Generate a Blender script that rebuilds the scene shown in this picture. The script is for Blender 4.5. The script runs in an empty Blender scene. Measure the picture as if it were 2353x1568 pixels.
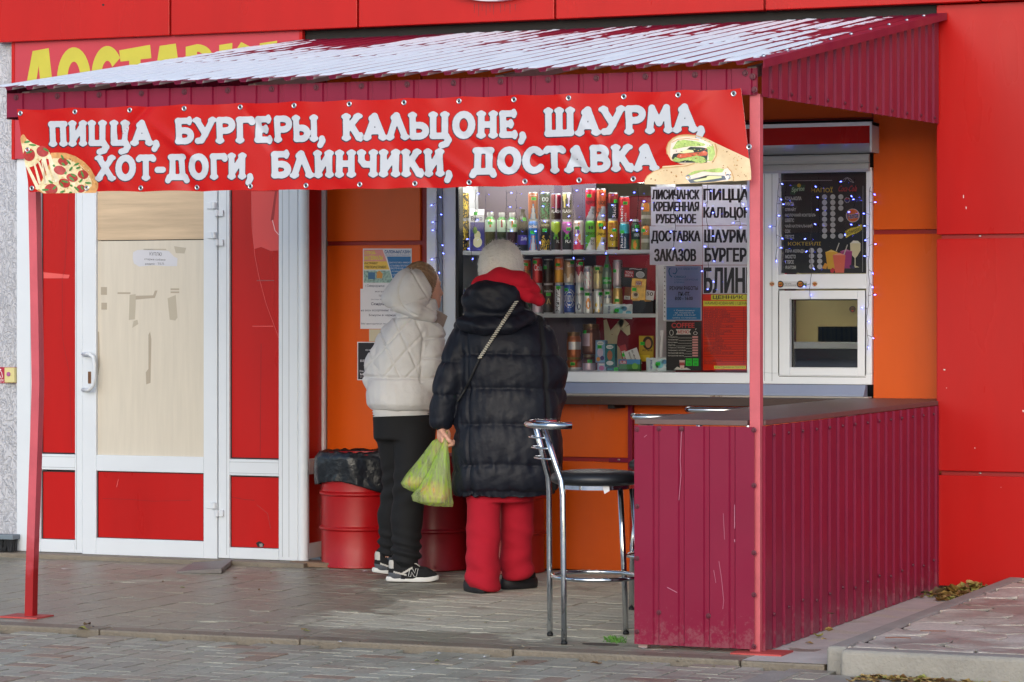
import bpy, bmesh, math, random
import numpy as np
from mathutils import Vector, Matrix, noise as mnoise
from mathutils.geometry import tessellate_polygon
random.seed(7)
R = math.radians
SC = bpy.context.scene
COL = SC.collection

# ---------------------------------------------------------------- camera, sky, sun
CX, CY, CZ, TH, F = 3.597, -11.476, 1.402, R(22.3), 6617.6   # focal length in units of a 2353-unit wide picture
U0, VH = 1176.5, 728.0
ct, st = math.cos(TH), math.sin(TH)
cam = bpy.data.objects.new('camera', bpy.data.cameras.new('camera'))
COL.objects.link(cam)
cam.location = (CX, CY, CZ)
cam.rotation_euler = (R(90), 0, TH)
cam.data.sensor_width = 36
cam.data.lens = 36 * F / 2353
cam.data.shift_y = (VH - 784.0) / 2353
cam.data.clip_end = 2000
SC.camera = cam

world = bpy.data.worlds.new('World'); SC.world = world
world.use_nodes = True
wn = world.node_tree
bg = wn.nodes['Background']
sky = wn.nodes.new('ShaderNodeTexSky'); sky.sky_type = 'NISHITA'; sky.sun_disc = False
SUN_D = Vector((-0.30, 1.2, -0.44)).normalized()               # the way the light travels
sky.sun_elevation = math.asin(-SUN_D.z)
sky.sun_rotation = math.atan2(-SUN_D.x, -SUN_D.y)
sky.air_density = 1.0; sky.dust_density = 1.2; sky.ozone_density = 1.6
wn.links.new(sky.outputs[0], bg.inputs[0]); bg.inputs[1].default_value = 0.15
sun = bpy.data.objects.new('sun', bpy.data.lights.new('sun', 'SUN'))
COL.objects.link(sun)
sun.data.energy = 1.0; sun.data.angle = R(60); sun.data.color = (.97, .985, 1)
sun.rotation_euler = SUN_D.to_track_quat('-Z', 'Y').to_euler()
SC.view_settings.view_transform = 'Standard'; SC.view_settings.look = 'None'
SC.view_settings.gamma = 1; SC.view_settings.use_curve_mapping = False
SC.view_settings.exposure = 0.62
SC.cycles.max_bounces = 8; SC.cycles.transparent_max_bounces = 16
SC.cycles.use_denoising = True

# ---------------------------------------------------------------- measuring: a point of the photo on a real plane
def XU(u, Y):
    r = (u - U0) / F; Yc = Y - CY
    return CX + Yc * (r * ct - st) / (ct + r * st)
def ZV(u, v, Y):
    X = XU(u, Y); d = -(X - CX) * st + (Y - CY) * ct
    return CZ - (v - VH) * d / F
def px(u, v, Y):
    return Vector((XU(u, Y), Y, ZV(u, v, Y)))
def gd(u, v, z=0.0):
    d = (CZ - z) * F / (v - VH); x = (u - U0) / F * d
    return Vector((CX + x * ct - d * st, CY + x * st + d * ct, z))
def at_d(u, v, d):
    x = (u - U0) / F * d
    return Vector((CX + x * ct - d * st, CY + x * st + d * ct, CZ - (v - VH) * d / F))

# ---------------------------------------------------------------- materials
def S(r, g, b):
    def c(x):
        x /= 255
        return x / 12.92 if x <= .04045 else ((x + .055) / 1.055) ** 2.4
    return (c(r), c(g), c(b), 1)
MATS = {}
def mat(name, col, rough=.5, metal=0., var=0., vscale=3., stretch=(1, 1, 1), bump=0., bscale=40., spec=.5, coat=0.,
        speck=None, speck_n=.62, speck_s=25., emit=None, es=0., rvar=0.):
    if name in MATS: return MATS[name]
    m = bpy.data.materials.new(name); m.use_nodes = True
    nt = m.node_tree; N = nt.nodes; L = nt.links
    b = N['Principled BSDF']
    b.inputs['Base Color'].default_value = col
    b.inputs['Roughness'].default_value = rough
    b.inputs['Metallic'].default_value = metal
    b.inputs['Specular IOR Level'].default_value = spec
    b.inputs['Coat Weight'].default_value = coat
    b.inputs['Coat Roughness'].default_value = .16
    if emit:
        b.inputs['Emission Color'].default_value = emit; b.inputs['Emission Strength'].default_value = es
    if var or bump or speck or rvar:
        tc = N.new('ShaderNodeTexCoord'); mp = N.new('ShaderNodeMapping'); mp.inputs['Scale'].default_value = stretch
        L.new(tc.outputs['Object'], mp.inputs[0])
    last = None
    if var:
        n = N.new('ShaderNodeTexNoise'); n.inputs['Scale'].default_value = vscale; n.inputs['Detail'].default_value = 6
        n.inputs['Roughness'].default_value = .62
        L.new(mp.outputs[0], n.inputs['Vector'])
        r = N.new('ShaderNodeMapRange'); r.inputs['From Min'].default_value = .3; r.inputs['From Max'].default_value = .7
        r.inputs['To Min'].default_value = 1 - var; r.inputs['To Max'].default_value = 1 + var
        L.new(n.outputs['Fac'], r.inputs[0])
        mx = N.new('ShaderNodeVectorMath'); mx.operation = 'SCALE'; mx.inputs[0].default_value = col[:3]
        L.new(r.outputs[0], mx.inputs['Scale']); last = mx.outputs[0]
    if speck:
        n = N.new('ShaderNodeTexNoise'); n.inputs['Scale'].default_value = speck_s; n.inputs['Detail'].default_value = 8
        n.inputs['Roughness'].default_value = .7
        L.new(mp.outputs[0], n.inputs['Vector'])
        r = N.new('ShaderNodeMapRange'); r.inputs['From Min'].default_value = speck_n; r.inputs['From Max'].default_value = speck_n + .04
        L.new(n.outputs['Fac'], r.inputs[0])
        mx = N.new('ShaderNodeMix'); mx.data_type = 'RGBA'
        L.new(r.outputs[0], mx.inputs[0])
        if last is not None: L.new(last, mx.inputs['A'])
        else: mx.inputs['A'].default_value = col
        mx.inputs['B'].default_value = speck; last = mx.outputs['Result']
    if last is not None: L.new(last, b.inputs['Base Color'])
    if rvar:
        n = N.new('ShaderNodeTexNoise'); n.inputs['Scale'].default_value = vscale * 1.7; n.inputs['Detail'].default_value = 5
        L.new(mp.outputs[0], n.inputs['Vector'])
        r = N.new('ShaderNodeMapRange'); r.inputs['From Min'].default_value = .3; r.inputs['From Max'].default_value = .7
        r.inputs['To Min'].default_value = max(.03, rough - rvar); r.inputs['To Max'].default_value = rough + rvar
        L.new(n.outputs['Fac'], r.inputs[0]); L.new(r.outputs[0], b.inputs['Roughness'])
    if bump:
        n = N.new('ShaderNodeTexNoise'); n.inputs['Scale'].default_value = bscale; n.inputs['Detail'].default_value = 6
        L.new(mp.outputs[0], n.inputs['Vector'])
        bp = N.new('ShaderNodeBump'); bp.inputs['Strength'].default_value = bump; bp.inputs['Distance'].default_value = .01
        L.new(n.outputs['Fac'], bp.inputs['Height']); L.new(bp.outputs[0], b.inputs['Normal'])
    MATS[name] = m
    return m
def flat(r, g, b, rough=.5, **k):
    return mat('ink_%d_%d_%d_%d' % (r, g, b, int(rough * 100)), S(r, g, b), rough, **k)

RED = mat('red_panel', S(180, 21, 19), .3, var=.09, vscale=2.2, stretch=(1, 1, .22), bump=.10, bscale=2.2, speck=S(235, 150, 140), speck_n=.79, speck_s=14, rvar=.06, spec=.25)
RED_D = mat('red_edge', S(150, 14, 14), .45)
ORANGE = mat('orange_panel', S(222, 90, 8), .33, var=.08, vscale=2.2, stretch=(1, 1, .25), bump=.10, bscale=2.4, speck=S(240, 190, 150), speck_n=.8, speck_s=16, rvar=.06, spec=.3)
BURG = mat('burgundy_sheet', S(128, 22, 54), .36, var=.07, vscale=2.5, speck=S(220, 170, 180), speck_n=.735, speck_s=30, rvar=.08, spec=.25)
PINKRED = mat('faded_red_paint', S(196, 90, 98), .45, var=.14, vscale=5, speck=S(120, 20, 24), speck_n=.76, speck_s=20)
WHITE = mat('white_plastic', S(238, 241, 245), .35, var=.03, vscale=2, speck=S(90, 88, 84), speck_n=.79, speck_s=22)  # kept lighter than the door white to offset the canopy shade
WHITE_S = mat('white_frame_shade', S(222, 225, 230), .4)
DARK = mat('dark_gap', S(24, 22, 22), .7)
BLACKR = mat('black_rubber', S(22, 22, 24), .6)
CHROME = mat('chrome', S(205, 208, 212), .14, metal=1., var=.08, vscale=18, rvar=.06)
STEEL = mat('steel', S(175, 178, 182), .3, metal=1.)
ALU = mat('alu', S(196, 198, 200), .28, metal=1.)
PAPER = mat('paper', S(226, 226, 230), .8, var=.03, vscale=6)
INK = mat('black_ink', S(28, 26, 28), .7)
SNOW = mat('snow', S(240, 243, 248), .85, bump=.5, bscale=120)
GREEN_TAG = mat('green_tag', S(40, 210, 60), .6)

# ---------------------------------------------------------------- mesh building
def glyphs(txt, bold=0., _c={}):
    k = (txt, bold)
    if k in _c: return _c[k]
    cu = bpy.data.curves.new('t', 'FONT'); cu.body = txt; cu.size = 1; cu.offset = bold; cu.resolution_u = 3
    o = bpy.data.objects.new('t', cu); COL.objects.link(o)
    bpy.context.view_layer.update()
    me = o.evaluated_get(bpy.context.evaluated_depsgraph_get()).to_mesh()
    V = np.array([v.co[:2] for v in me.vertices]).reshape(-1, 2); Fc = [tuple(p.vertices) for p in me.polygons]
    bpy.data.objects.remove(o); bpy.data.curves.remove(cu)
    if len(V):
        lo = V.min(0); hi = V.max(0)
    else:
        lo = np.zeros(2); hi = np.ones(2)
    _c[k] = (V, Fc, lo, hi)
    return _c[k]

class MB:
    def __init__(s): s.v = []; s.f = []; s.m = []; s.mats = []
    def mi(s, m):
        if m not in s.mats: s.mats.append(m)
        return s.mats.index(m)
    def add(s, vs, fs, m):
        b = len(s.v); s.v += [tuple(x) for x in vs]; k = s.mi(m)
        for f in fs: s.f.append(tuple(i + b for i in f)); s.m.append(k)
    def box(s, x0, x1, y0, y1, z0, z1, m):
        x0, x1 = sorted((x0, x1)); y0, y1 = sorted((y0, y1)); z0, z1 = sorted((z0, z1))
        s.add([(x0, y0, z0), (x1, y0, z0), (x1, y1, z0), (x0, y1, z0), (x0, y0, z1), (x1, y0, z1), (x1, y1, z1), (x0, y1, z1)],
              [(0, 3, 2, 1), (4, 5, 6, 7), (0, 1, 5, 4), (1, 2, 6, 5), (2, 3, 7, 6), (3, 0, 4, 7)], m)
    def tube(s, pts, r, m, seg=10, closed=False, cap=True, start=0.):
        P = [Vector(p) for p in pts]; n = len(P); rs = r if isinstance(r, (list, tuple)) else [r] * n
        T = []
        for i in range(n):
            a = P[(i - 1) % n] if (closed or i) else P[i]; b = P[(i + 1) % n] if (closed or i < n - 1) else P[i]
            T.append((b - a).normalized())
        up = Vector((0, 0, 1)) if abs(T[0].z) < .9 else Vector((0, 1, 0))
        N = (up - T[0] * up.dot(T[0])).normalized(); vs = []
        for i in range(n):
            N = (N - T[i] * N.dot(T[i])).normalized(); B = T[i].cross(N)
            for k in range(seg):
                a = start + 2 * math.pi * k / seg
                vs.append(P[i] + (N * math.cos(a) + B * math.sin(a)) * rs[i])
        fs = []
        for i in range(n if closed else n - 1):
            j = (i + 1) % n
            for k in range(seg):
                l = (k + 1) % seg
                fs.append((i * seg + k, i * seg + l, j * seg + l, j * seg + k))
        if cap and not closed:
            fs.append(tuple(range(seg))[::-1]); fs.append(tuple((n - 1) * seg + k for k in range(seg)))
        s.add(vs, fs, m)
    def lathe(s, prof, m, seg=28, c=(0, 0, 0), caps=True):
        """prof: (r, z) or (r, z, material) from the bottom up"""
        base = len(s.v); n = len(prof)
        for p in prof:
            for k in range(seg):
                a = 2 * math.pi * k / seg
                s.v.append((c[0] + p[0] * math.cos(a), c[1] + p[0] * math.sin(a), c[2] + p[1]))
        for i in range(n - 1):
            mm = s.mi(prof[i + 1][2] if len(prof[i + 1]) > 2 else m)
            for k in range(seg):
                l = (k + 1) % seg
                s.f.append((base + i * seg + k, base + i * seg + l, base + (i + 1) * seg + l, base + (i + 1) * seg + k)); s.m.append(mm)
        if caps:
            s.f.append(tuple(base + k for k in range(seg))[::-1]); s.m.append(s.mi(prof[0][2] if len(prof[0]) > 2 else m))
            s.f.append(tuple(base + (n - 1) * seg + k for k in range(seg))); s.m.append(s.mi(prof[-1][2] if len(prof[-1]) > 2 else m))
    def loft(s, rings, m, cap=True):
        base = len(s.v); n = len(rings[0])
        for r in rings: s.v += [tuple(p) for p in r]
        k0 = s.mi(m)
        for i in range(len(rings) - 1):
            for k in range(n):
                l = (k + 1) % n
                s.f.append((base + i * n + k, base + i * n + l, base + (i + 1) * n + l, base + (i + 1) * n + k)); s.m.append(k0)
        if cap:
            s.f.append(tuple(base + k for k in range(n))[::-1]); s.m.append(k0)
            s.f.append(tuple(base + (len(rings) - 1) * n + k for k in range(n))); s.m.append(k0)
    def ball(s, c, r, m, seg=12, sq=(1, 1, 1)):
        pr = []
        for i in range(seg // 2 + 1):
            a = -math.pi / 2 + math.pi * i / (seg // 2); pr.append((math.cos(a), math.sin(a)))
        vs = []; fs = []; n = len(pr)
        for (q, z) in pr:
            for k in range(seg):
                a = 2 * math.pi * k / seg
                vs.append((c[0] + r * sq[0] * q * math.cos(a), c[1] + r * sq[1] * q * math.sin(a), c[2] + r * sq[2] * z))
        for i in range(n - 1):
            for k in range(seg):
                l = (k + 1) % seg
                fs.append((i * seg + k, i * seg + l, (i + 1) * seg + l, (i + 1) * seg + k))
        s.add(vs, fs, m)
    def build(s, name, parent=None, smooth=False, bevel=0., seg=2, angle=None):
        me = bpy.data.meshes.new(name)
        me.from_pydata(s.v, [], s.f)
        for m in s.mats: me.materials.append(m)
        me.polygons.foreach_set('material_index', s.m)
        me.validate()
        o = bpy.data.objects.new(name, me); COL.objects.link(o)
        if smooth or angle:
            if angle:
                me.polygons.foreach_set('use_smooth', [True] * len(me.polygons))
                me.set_sharp_from_angle(angle=R(angle))
            else: me.polygons.foreach_set('use_smooth', [True] * len(me.polygons))
        me.update()
        if bevel:
            b = o.modifiers.new('bevel', 'BEVEL'); b.width = bevel; b.segments = seg; b.limit_method = 'ANGLE'; b.angle_limit = R(40)
        if parent: put(o, parent)
        return o
def put(o, parent):
    o.parent = parent
    o.matrix_parent_inverse = Matrix.Translation(-Vector(parent.location)) if parent.rotation_euler[2] == 0 else Matrix.Identity(4)
    return o
def tag(o, label=None, cat=None, group=None, kind=None):
    if label: o['label'] = label
    if cat: o['category'] = cat
    if group: o['group'] = group
    if kind: o['kind'] = kind
    return o
def empty(name, loc, label, cat, group=None, rz=0.):
    o = bpy.data.objects.new(name, None); COL.objects.link(o); o.location = loc; o.rotation_euler = (0, 0, rz)
    o.empty_display_size = .1
    return tag(o, label, cat, group)

class Sheet(MB):
    """flat printed matter lying on the plane Y; laid out in the photo's units, 0.6 mm of depth a layer"""
    def __init__(s, Y, yfun=None): super().__init__(); s.Y = Y; s.yfun = yfun
    def P(s, u, v, layer):
        p = px(u, v, s.Y)
        if s.yfun: p.y += s.yfun(p.x, p.z)
        p.y -= layer * .0006
        return p
    def rect(s, u0, v0, u1, v1, m, layer=1): s.poly([(u0, v0), (u1, v0), (u1, v1), (u0, v1)], m, layer)
    def poly(s, pts, m, layer=1):
        tri = tessellate_polygon([[Vector((p[0], -p[1], 0)) for p in pts]])
        s.add([s.P(p[0], p[1], layer) for p in pts], [t for t in tri], m)
    def disc(s, u, v, ru, rv, m, layer=1, n=20, ring=0):
        P = [(u + ru * math.cos(2 * math.pi * k / n), v + rv * math.sin(2 * math.pi * k / n)) for k in range(n)]
        if not ring: s.poly(P, m, layer); return
        Q = [(u + (ru - ring) * math.cos(2 * math.pi * k / n), v + (rv - ring) * math.sin(2 * math.pi * k / n)) for k in range(n)]
        s.add([s.P(a, b, layer) for a, b in P + Q], [(k, (k + 1) % n, n + (k + 1) % n, n + k) for k in range(n)], m)
    def line(s, pts, w, m, layer=1):
        for (a, b), (c, d) in zip(pts, pts[1:]):
            l = math.hypot(c - a, d - b) or 1; nx, ny = -(d - b) / l * w / 2, (c - a) / l * w / 2
            s.add([s.P(a + nx, b + ny, layer), s.P(c + nx, d + ny, layer), s.P(c - nx, d - ny, layer), s.P(a - nx, b - ny, layer)], [(0, 1, 2, 3)], m)
    def text(s, t, u0, v0, u1, v1, m, layer=2, bold=.0, slant=0., rot=0.):
        V, Fc, lo, hi = glyphs(t, bold)
        if not len(V): return
        w, h = hi - lo; vs = []
        cu, cv = (u0 + u1) / 2, (v0 + v1) / 2; cr, sr = math.cos(rot), math.sin(rot)
        for x, y in V:
            a = (x - lo[0]) / w; b = (y - lo[1]) / h
            uu = u0 + (u1 - u0) * a + slant * (b - .5) * abs(v1 - v0); vv = v1 + (v0 - v1) * b
            if rot: du, dv = uu - cu, vv - cv; uu, vv = cu + du * cr - dv * sr, cv + du * sr + dv * cr
            vs.append(s.P(uu, vv, layer))
        s.add(vs, Fc, m)
    def base(s, u0, v0, u1, v1, m, t=.0015):
        a, b, c, d = [s.P(*q, 0) for q in ((u0, v0), (u1, v0), (u1, v1), (u0, v1))]
        k = Vector((0, t, 0))
        s.add([a, b, c, d, a + k, b + k, c + k, d + k], [(0, 1, 2, 3)[::-1], (4, 5, 6, 7), (0, 1, 5, 4), (1, 2, 6, 5), (2, 3, 7, 6), (3, 0, 4, 7)], m)

# ---------------------------------------------------------------- rounded bodies: distance fields meshed by surface nets
def smin(a, b, k):
    h = np.clip(.5 + .5 * (b - a) / k, 0, 1)
    return b + (a - b) * h - k * h * (1 - h)
def cap(P, a, b, ra, rb=None):
    rb = ra if rb is None else rb
    a = np.array(a, float); b = np.array(b, float); d = b - a
    t = np.clip(((P - a) @ d) / max(1e-9, d @ d), 0, 1)
    return np.linalg.norm(P - a - t[..., None] * d, axis=-1) - (ra + (rb - ra) * t)
def ell(P, c, r):
    q = (P - np.array(c, float)) / np.array(r, float)
    n = np.linalg.norm(q, axis=-1)
    return (n - 1) * min(r) * (.5 + .5 * n / np.maximum(n, 1))
def chain(P, pts, rs, k=.03):
    f = None
    for i in range(len(pts) - 1):
        g = cap(P, pts[i], pts[i + 1], rs[i], rs[i + 1]); f = g if f is None else smin(f, g, k)
    return f
def slices(P, levels, p=2.3):
    """a stack of superellipse sections: (z, cx, cy, rx, ry)"""
    L = np.array(levels); z = P[..., 2]
    cx, cy, rx, ry = [np.interp(z, L[:, 0], L[:, i]) for i in (1, 2, 3, 4)]
    q = (np.abs((P[..., 0] - cx) / rx) ** p + np.abs((P[..., 1] - cy) / ry) ** p) ** (1 / p)
    f = (q - 1) * np.minimum(rx, ry)
    return np.maximum(f, np.maximum(L[0, 0] - z, z - L[-1, 0]) * 1.0)
def nets(fun, lo, hi, h, smooth=2):
    lo = np.array(lo, float); hi = np.array(hi, float); n = np.ceil((hi - lo) / h).astype(int) + 1
    g = np.stack(np.meshgrid(*[lo[i] + h * np.arange(n[i]) for i in range(3)], indexing='ij'), -1)
    f = fun(g); ins = f < 0
    X, Y, Z = n - 1
    acc = np.zeros((X, Y, Z, 3)); cnt = np.zeros((X, Y, Z))
    def edge(ax):
        sl0 = [slice(None)] * 3; sl1 = [slice(None)] * 3; sl0[ax] = slice(0, -1); sl1[ax] = slice(1, None)
        a = f[tuple(sl0)]; b = f[tuple(sl1)]; cr = (a < 0) != (b < 0)
        t = np.where(cr, a / np.where(a == b, 1, a - b), 0)
        p = g[tuple(sl0)].copy(); p[..., ax] += t * h
        return cr, p
    E = [edge(i) for i in range(3)]
    for ax in range(3):
        cr, p = E[ax]; o = [i for i in range(3) if i != ax]
        for da in (0, 1):
            for db in (0, 1):
                s = [slice(None)] * 3; s[o[0]] = slice(da, (X, Y, Z)[o[0]] + da); s[o[1]] = slice(db, (X, Y, Z)[o[1]] + db)
                s[ax] = slice(0, (X, Y, Z)[ax])
                c = cr[tuple(s)]; acc += np.where(c[..., None], p[tuple(s)], 0); cnt += c
    act = cnt > 0; idx = -np.ones((X, Y, Z), int); idx[act] = np.arange(act.sum())
    V = acc[act] / cnt[act][:, None]; quads = []
    for ax in range(3):
        cr, _ = E[ax]; o1, o2 = [(1, 2), (2, 0), (0, 1)][ax]
        I = np.argwhere(cr); ok = (I[:, o1] > 0) & (I[:, o2] > 0) & (I[:, o1] < (X, Y, Z)[o1]) & (I[:, o2] < (X, Y, Z)[o2]); I = I[ok]
        if not len(I): continue
        e1 = np.eye(3, dtype=int)[o1]; e2 = np.eye(3, dtype=int)[o2]
        q = np.stack([idx[tuple((I - e1 - e2).T)], idx[tuple((I - e2).T)], idx[tuple(I.T)], idx[tuple((I - e1).T)]], 1)
        fl = ~ins[tuple(I.T)]; q[fl] = q[fl][:, ::-1]; quads.append(q)
    Q = np.concatenate(quads)
    for _ in range(smooth): V = lap(V, Q, .5)
    return V, Q
def lap(V, Q, w):
    s = np.zeros_like(V); c = np.zeros(len(V))
    for a, b in ((0, 1), (1, 2), (2, 3), (3, 0)):
        np.add.at(s, Q[:, a], V[Q[:, b]]); np.add.at(c, Q[:, a], 1)
        np.add.at(s, Q[:, b], V[Q[:, a]]); np.add.at(c, Q[:, b], 1)
    return V * (1 - w) + w * s / np.maximum(c, 1)[:, None]
def vnorm(V, Q):
    n = np.cross(V[Q[:, 2]] - V[Q[:, 0]], V[Q[:, 3]] - V[Q[:, 1]]); N = np.zeros_like(V)
    for k in range(4): np.add.at(N, Q[:, k], n)
    return N / np.maximum(np.linalg.norm(N, axis=1), 1e-12)[:, None]
def npnoise(P, sc):
    """cheap smooth noise, about -1..1"""
    r = np.random.RandomState(int(sum(sc) * 97) % 9999); out = 0
    for k in range(7):
        d = r.normal(size=3) * np.array(sc); out = out + np.sin(P @ d + r.uniform(0, 6.28))
    return out / 2.6
def body(name, parent, V, Q, m, mats=None, fm=None):
    me = bpy.data.meshes.new(name); me.from_pydata([tuple(v) for v in V], [], [tuple(q) for q in Q.tolist()])
    for x in ([m] if mats is None else mats): me.materials.append(x)
    if fm is not None: me.polygons.foreach_set('material_index', fm)
    me.polygons.foreach_set('use_smooth', [True] * len(me.polygons)); me.update()
    o = bpy.data.objects.new(name, me); COL.objects.link(o)
    if parent: o.parent = parent
    return o

DOORW = mat('door_plastic', S(214, 219, 225), .35, var=.03, vscale=2, speck=S(90, 88, 84), speck_n=.79, speck_s=22, spec=.3)  # same plastic as the window frame; stronger daylight offset in the colour

def paper_tl(name, c):
    m = mat(name, c, .8); nt = m.node_tree; b = nt.nodes['Principled BSDF']; t = nt.nodes.new('ShaderNodeBsdfTranslucent'); t.inputs[0].default_value = c
    x = nt.nodes.new('ShaderNodeMixShader'); x.inputs[0].default_value = .6; nt.links.new(b.outputs[0], x.inputs[1]); nt.links.new(t.outputs[0], x.inputs[2]); nt.links.new(x.outputs[0], nt.nodes['Material Output'].inputs[0]); return m

# road dust splashed on the lowest part of the profiled sheet
_nt = BURG.node_tree; _b = _nt.nodes['Principled BSDF']; _src = _b.inputs['Base Color'].links[0].from_socket
_tc = _nt.nodes.new('ShaderNodeTexCoord'); _sx = _nt.nodes.new('ShaderNodeSeparateXYZ'); _nt.links.new(_tc.outputs['Object'], _sx.inputs[0])
_n = _nt.nodes.new('ShaderNodeTexNoise'); _n.inputs['Scale'].default_value = 42; _n.inputs['Detail'].default_value = 7; _n.inputs['Roughness'].default_value = .75; _nt.links.new(_tc.outputs['Object'], _n.inputs['Vector'])
_m = _nt.nodes.new('ShaderNodeMath'); _m.operation = 'MULTIPLY_ADD'; _m.inputs[1].default_value = -.9; _nt.links.new(_n.outputs['Fac'], _m.inputs[0]); _nt.links.new(_sx.outputs['Z'], _m.inputs[2])
_r = _nt.nodes.new('ShaderNodeMapRange'); _r.inputs['From Min'].default_value = -.36; _r.inputs['From Max'].default_value = -.46; _r.inputs['To Min'].default_value = 0; _r.inputs['To Max'].default_value = .22; _nt.links.new(_m.outputs[0], _r.inputs[0])
_x = _nt.nodes.new('ShaderNodeMix'); _x.data_type = 'RGBA'; _nt.links.new(_r.outputs[0], _x.inputs[0]); _nt.links.new(_src, _x.inputs['A']); _x.inputs['B'].default_value = S(150, 124, 122); _nt.links.new(_x.outputs['Result'], _b.inputs['Base Color'])

# ================================================================ GROUND
def paver_mat(name, cols, wet, tint=.12, damp_node=None):
    m = bpy.data.materials.new(name); m.use_nodes = True
    nt = m.node_tree; N = nt.nodes; L = nt.links; b = N['Principled BSDF']
    g = N.new('ShaderNodeNewGeometry'); rp = N.new('ShaderNodeValToRGB'); rp.color_ramp.interpolation = 'CONSTANT'
    e = rp.color_ramp.elements
    while len(e) < len(cols): e.new(.5)
    for i, c in enumerate(cols): e[i].position = i / len(cols); e[i].color = c
    L.new(g.outputs['Random Per Island'], rp.inputs[0])
    tc = N.new('ShaderNodeTexCoord')
    n1 = N.new('ShaderNodeTexNoise'); n1.inputs['Scale'].default_value = 70; n1.inputs['Detail'].default_value = 8; n1.inputs['Roughness'].default_value = .7
    L.new(tc.outputs['Object'], n1.inputs['Vector'])
    n2 = N.new('ShaderNodeTexNoise'); n2.inputs['Scale'].default_value = 2.2; n2.inputs['Detail'].default_value = 8; n2.inputs['Roughness'].default_value = .68; n2.inputs['Distortion'].default_value = .6
    L.new(tc.outputs['Object'], n2.inputs['Vector'])
    r1 = N.new('ShaderNodeMapRange'); r1.inputs['From Min'].default_value = .3; r1.inputs['From Max'].default_value = .7; r1.inputs['To Min'].default_value = .72; r1.inputs['To Max'].default_value = 1.25
    L.new(n1.outputs['Fac'], r1.inputs[0])
    s1 = N.new('ShaderNodeVectorMath'); s1.operation = 'SCALE'; L.new(rp.outputs[0], s1.inputs[0]); L.new(r1.outputs[0], s1.inputs['Scale'])
    # damp patches: where rain reaches the stone
    if wet == 'star':
        r2 = N.new('ShaderNodeMapRange'); r2.inputs['From Min'].default_value = .46; r2.inputs['From Max'].default_value = .6; r2.inputs['To Min'].default_value = 0; r2.inputs['To Max'].default_value = .75
        L.new(n2.outputs['Fac'], r2.inputs[0]); damp = r2.outputs[0]
    elif wet == 'road':
        r2 = N.new('ShaderNodeMapRange'); r2.inputs['From Min'].default_value = .28; r2.inputs['From Max'].default_value = .62; r2.inputs['To Min'].default_value = 1; r2.inputs['To Max'].default_value = .3
        L.new(n2.outputs['Fac'], r2.inputs[0]); damp = r2.outputs[0]
    else:
        sx = N.new('ShaderNodeSeparateXYZ'); L.new(tc.outputs['Object'], sx.inputs[0])
        def mr(sock, a, c, d=0, e_=1):
            q = N.new('ShaderNodeMapRange'); q.interpolation_type = 'SMOOTHSTEP'; q.inputs['From Min'].default_value = a; q.inputs['From Max'].default_value = c
            q.inputs['To Min'].default_value = d; q.inputs['To Max'].default_value = e_; L.new(sock, q.inputs[0]); return q.outputs[0]
        def ma(op, a, c):
            q = N.new('ShaderNodeMath'); q.operation = op
            for i, x in enumerate((a, c)):
                if isinstance(x, (int, float)): q.inputs[i].default_value = x
                else: L.new(x, q.inputs[i])
            return q.outputs[0]
        dry = ma('MULTIPLY', mr(sx.outputs['X'], -3.0, -1.6), mr(sx.outputs['Y'], .0, .55))
        dry = ma('ADD', dry, ma('MULTIPLY', ma('SUBTRACT', n2.outputs['Fac'], .5), 3.6))
        damp = mr(dry, .25, .75, 1, 0)
    mx = N.new('ShaderNodeMix'); mx.data_type = 'RGBA'; mx.blend_type = 'MULTIPLY'; L.new(damp, mx.inputs[0])
    L.new(s1.outputs[0], mx.inputs['A']); mx.inputs['B'].default_value = (.50, .50, .495, 1)
    L.new(mx.outputs['Result'], b.inputs['Base Color'])
    r3 = N.new('ShaderNodeMapRange'); r3.inputs['To Min'].default_value = .82; r3.inputs['To Max'].default_value = .3 if wet == 'road' else .42
    L.new(damp, r3.inputs[0]); L.new(r3.outputs[0], b.inputs['Roughness'])
    bp = N.new('ShaderNodeBump'); bp.inputs['Strength'].default_value = .35; bp.inputs['Distance'].default_value = .004
    L.new(n1.outputs['Fac'], bp.inputs['Height']); L.new(bp.outputs[0], b.inputs['Normal'])
    return m
GREY1 = S(150, 142, 136); GREY2 = S(138, 130, 126); TAN = S(160, 148, 136); REDB = S(150, 104, 98); DK = S(120, 112, 108)
PLAT = paver_mat('platform_paver', [S(187, 183, 165), S(191, 187, 167), S(183, 178, 161), S(185, 180, 162), S(189, 185, 167), S(179, 175, 158), S(191, 187, 169), S(187, 181, 163)], 'plat')
ROAD = paver_mat('road_paver', [S(183, 180, 164), S(175, 172, 157), S(187, 183, 166), S(171, 167, 153), S(179, 169, 152), S(183, 180, 164), S(177, 172, 157), S(189, 186, 169), S(169, 147, 129), S(180, 177, 161)], 'road')
STAR = paver_mat('star_paver', [S(196, 186, 170), S(188, 178, 164), S(200, 190, 176), S(192, 182, 166), S(194, 184, 168), S(186, 168, 154), S(198, 188, 174), S(188, 180, 168)], 'star')
DIRT = mat('joint_dirt', S(44, 40, 37), .9, var=.4, vscale=9)
CONC = mat('concrete', S(150, 145, 136), .8, var=.16, vscale=5, bump=.6, bscale=60, speck=S(120, 116, 108), speck_n=.66, speck_s=40)
CONC_D = mat('kerb_concrete', S(122, 112, 98), .55, var=.2, vscale=4, bump=.5, bscale=70, speck=S(96, 88, 76), speck_n=.64, speck_s=30)

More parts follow.
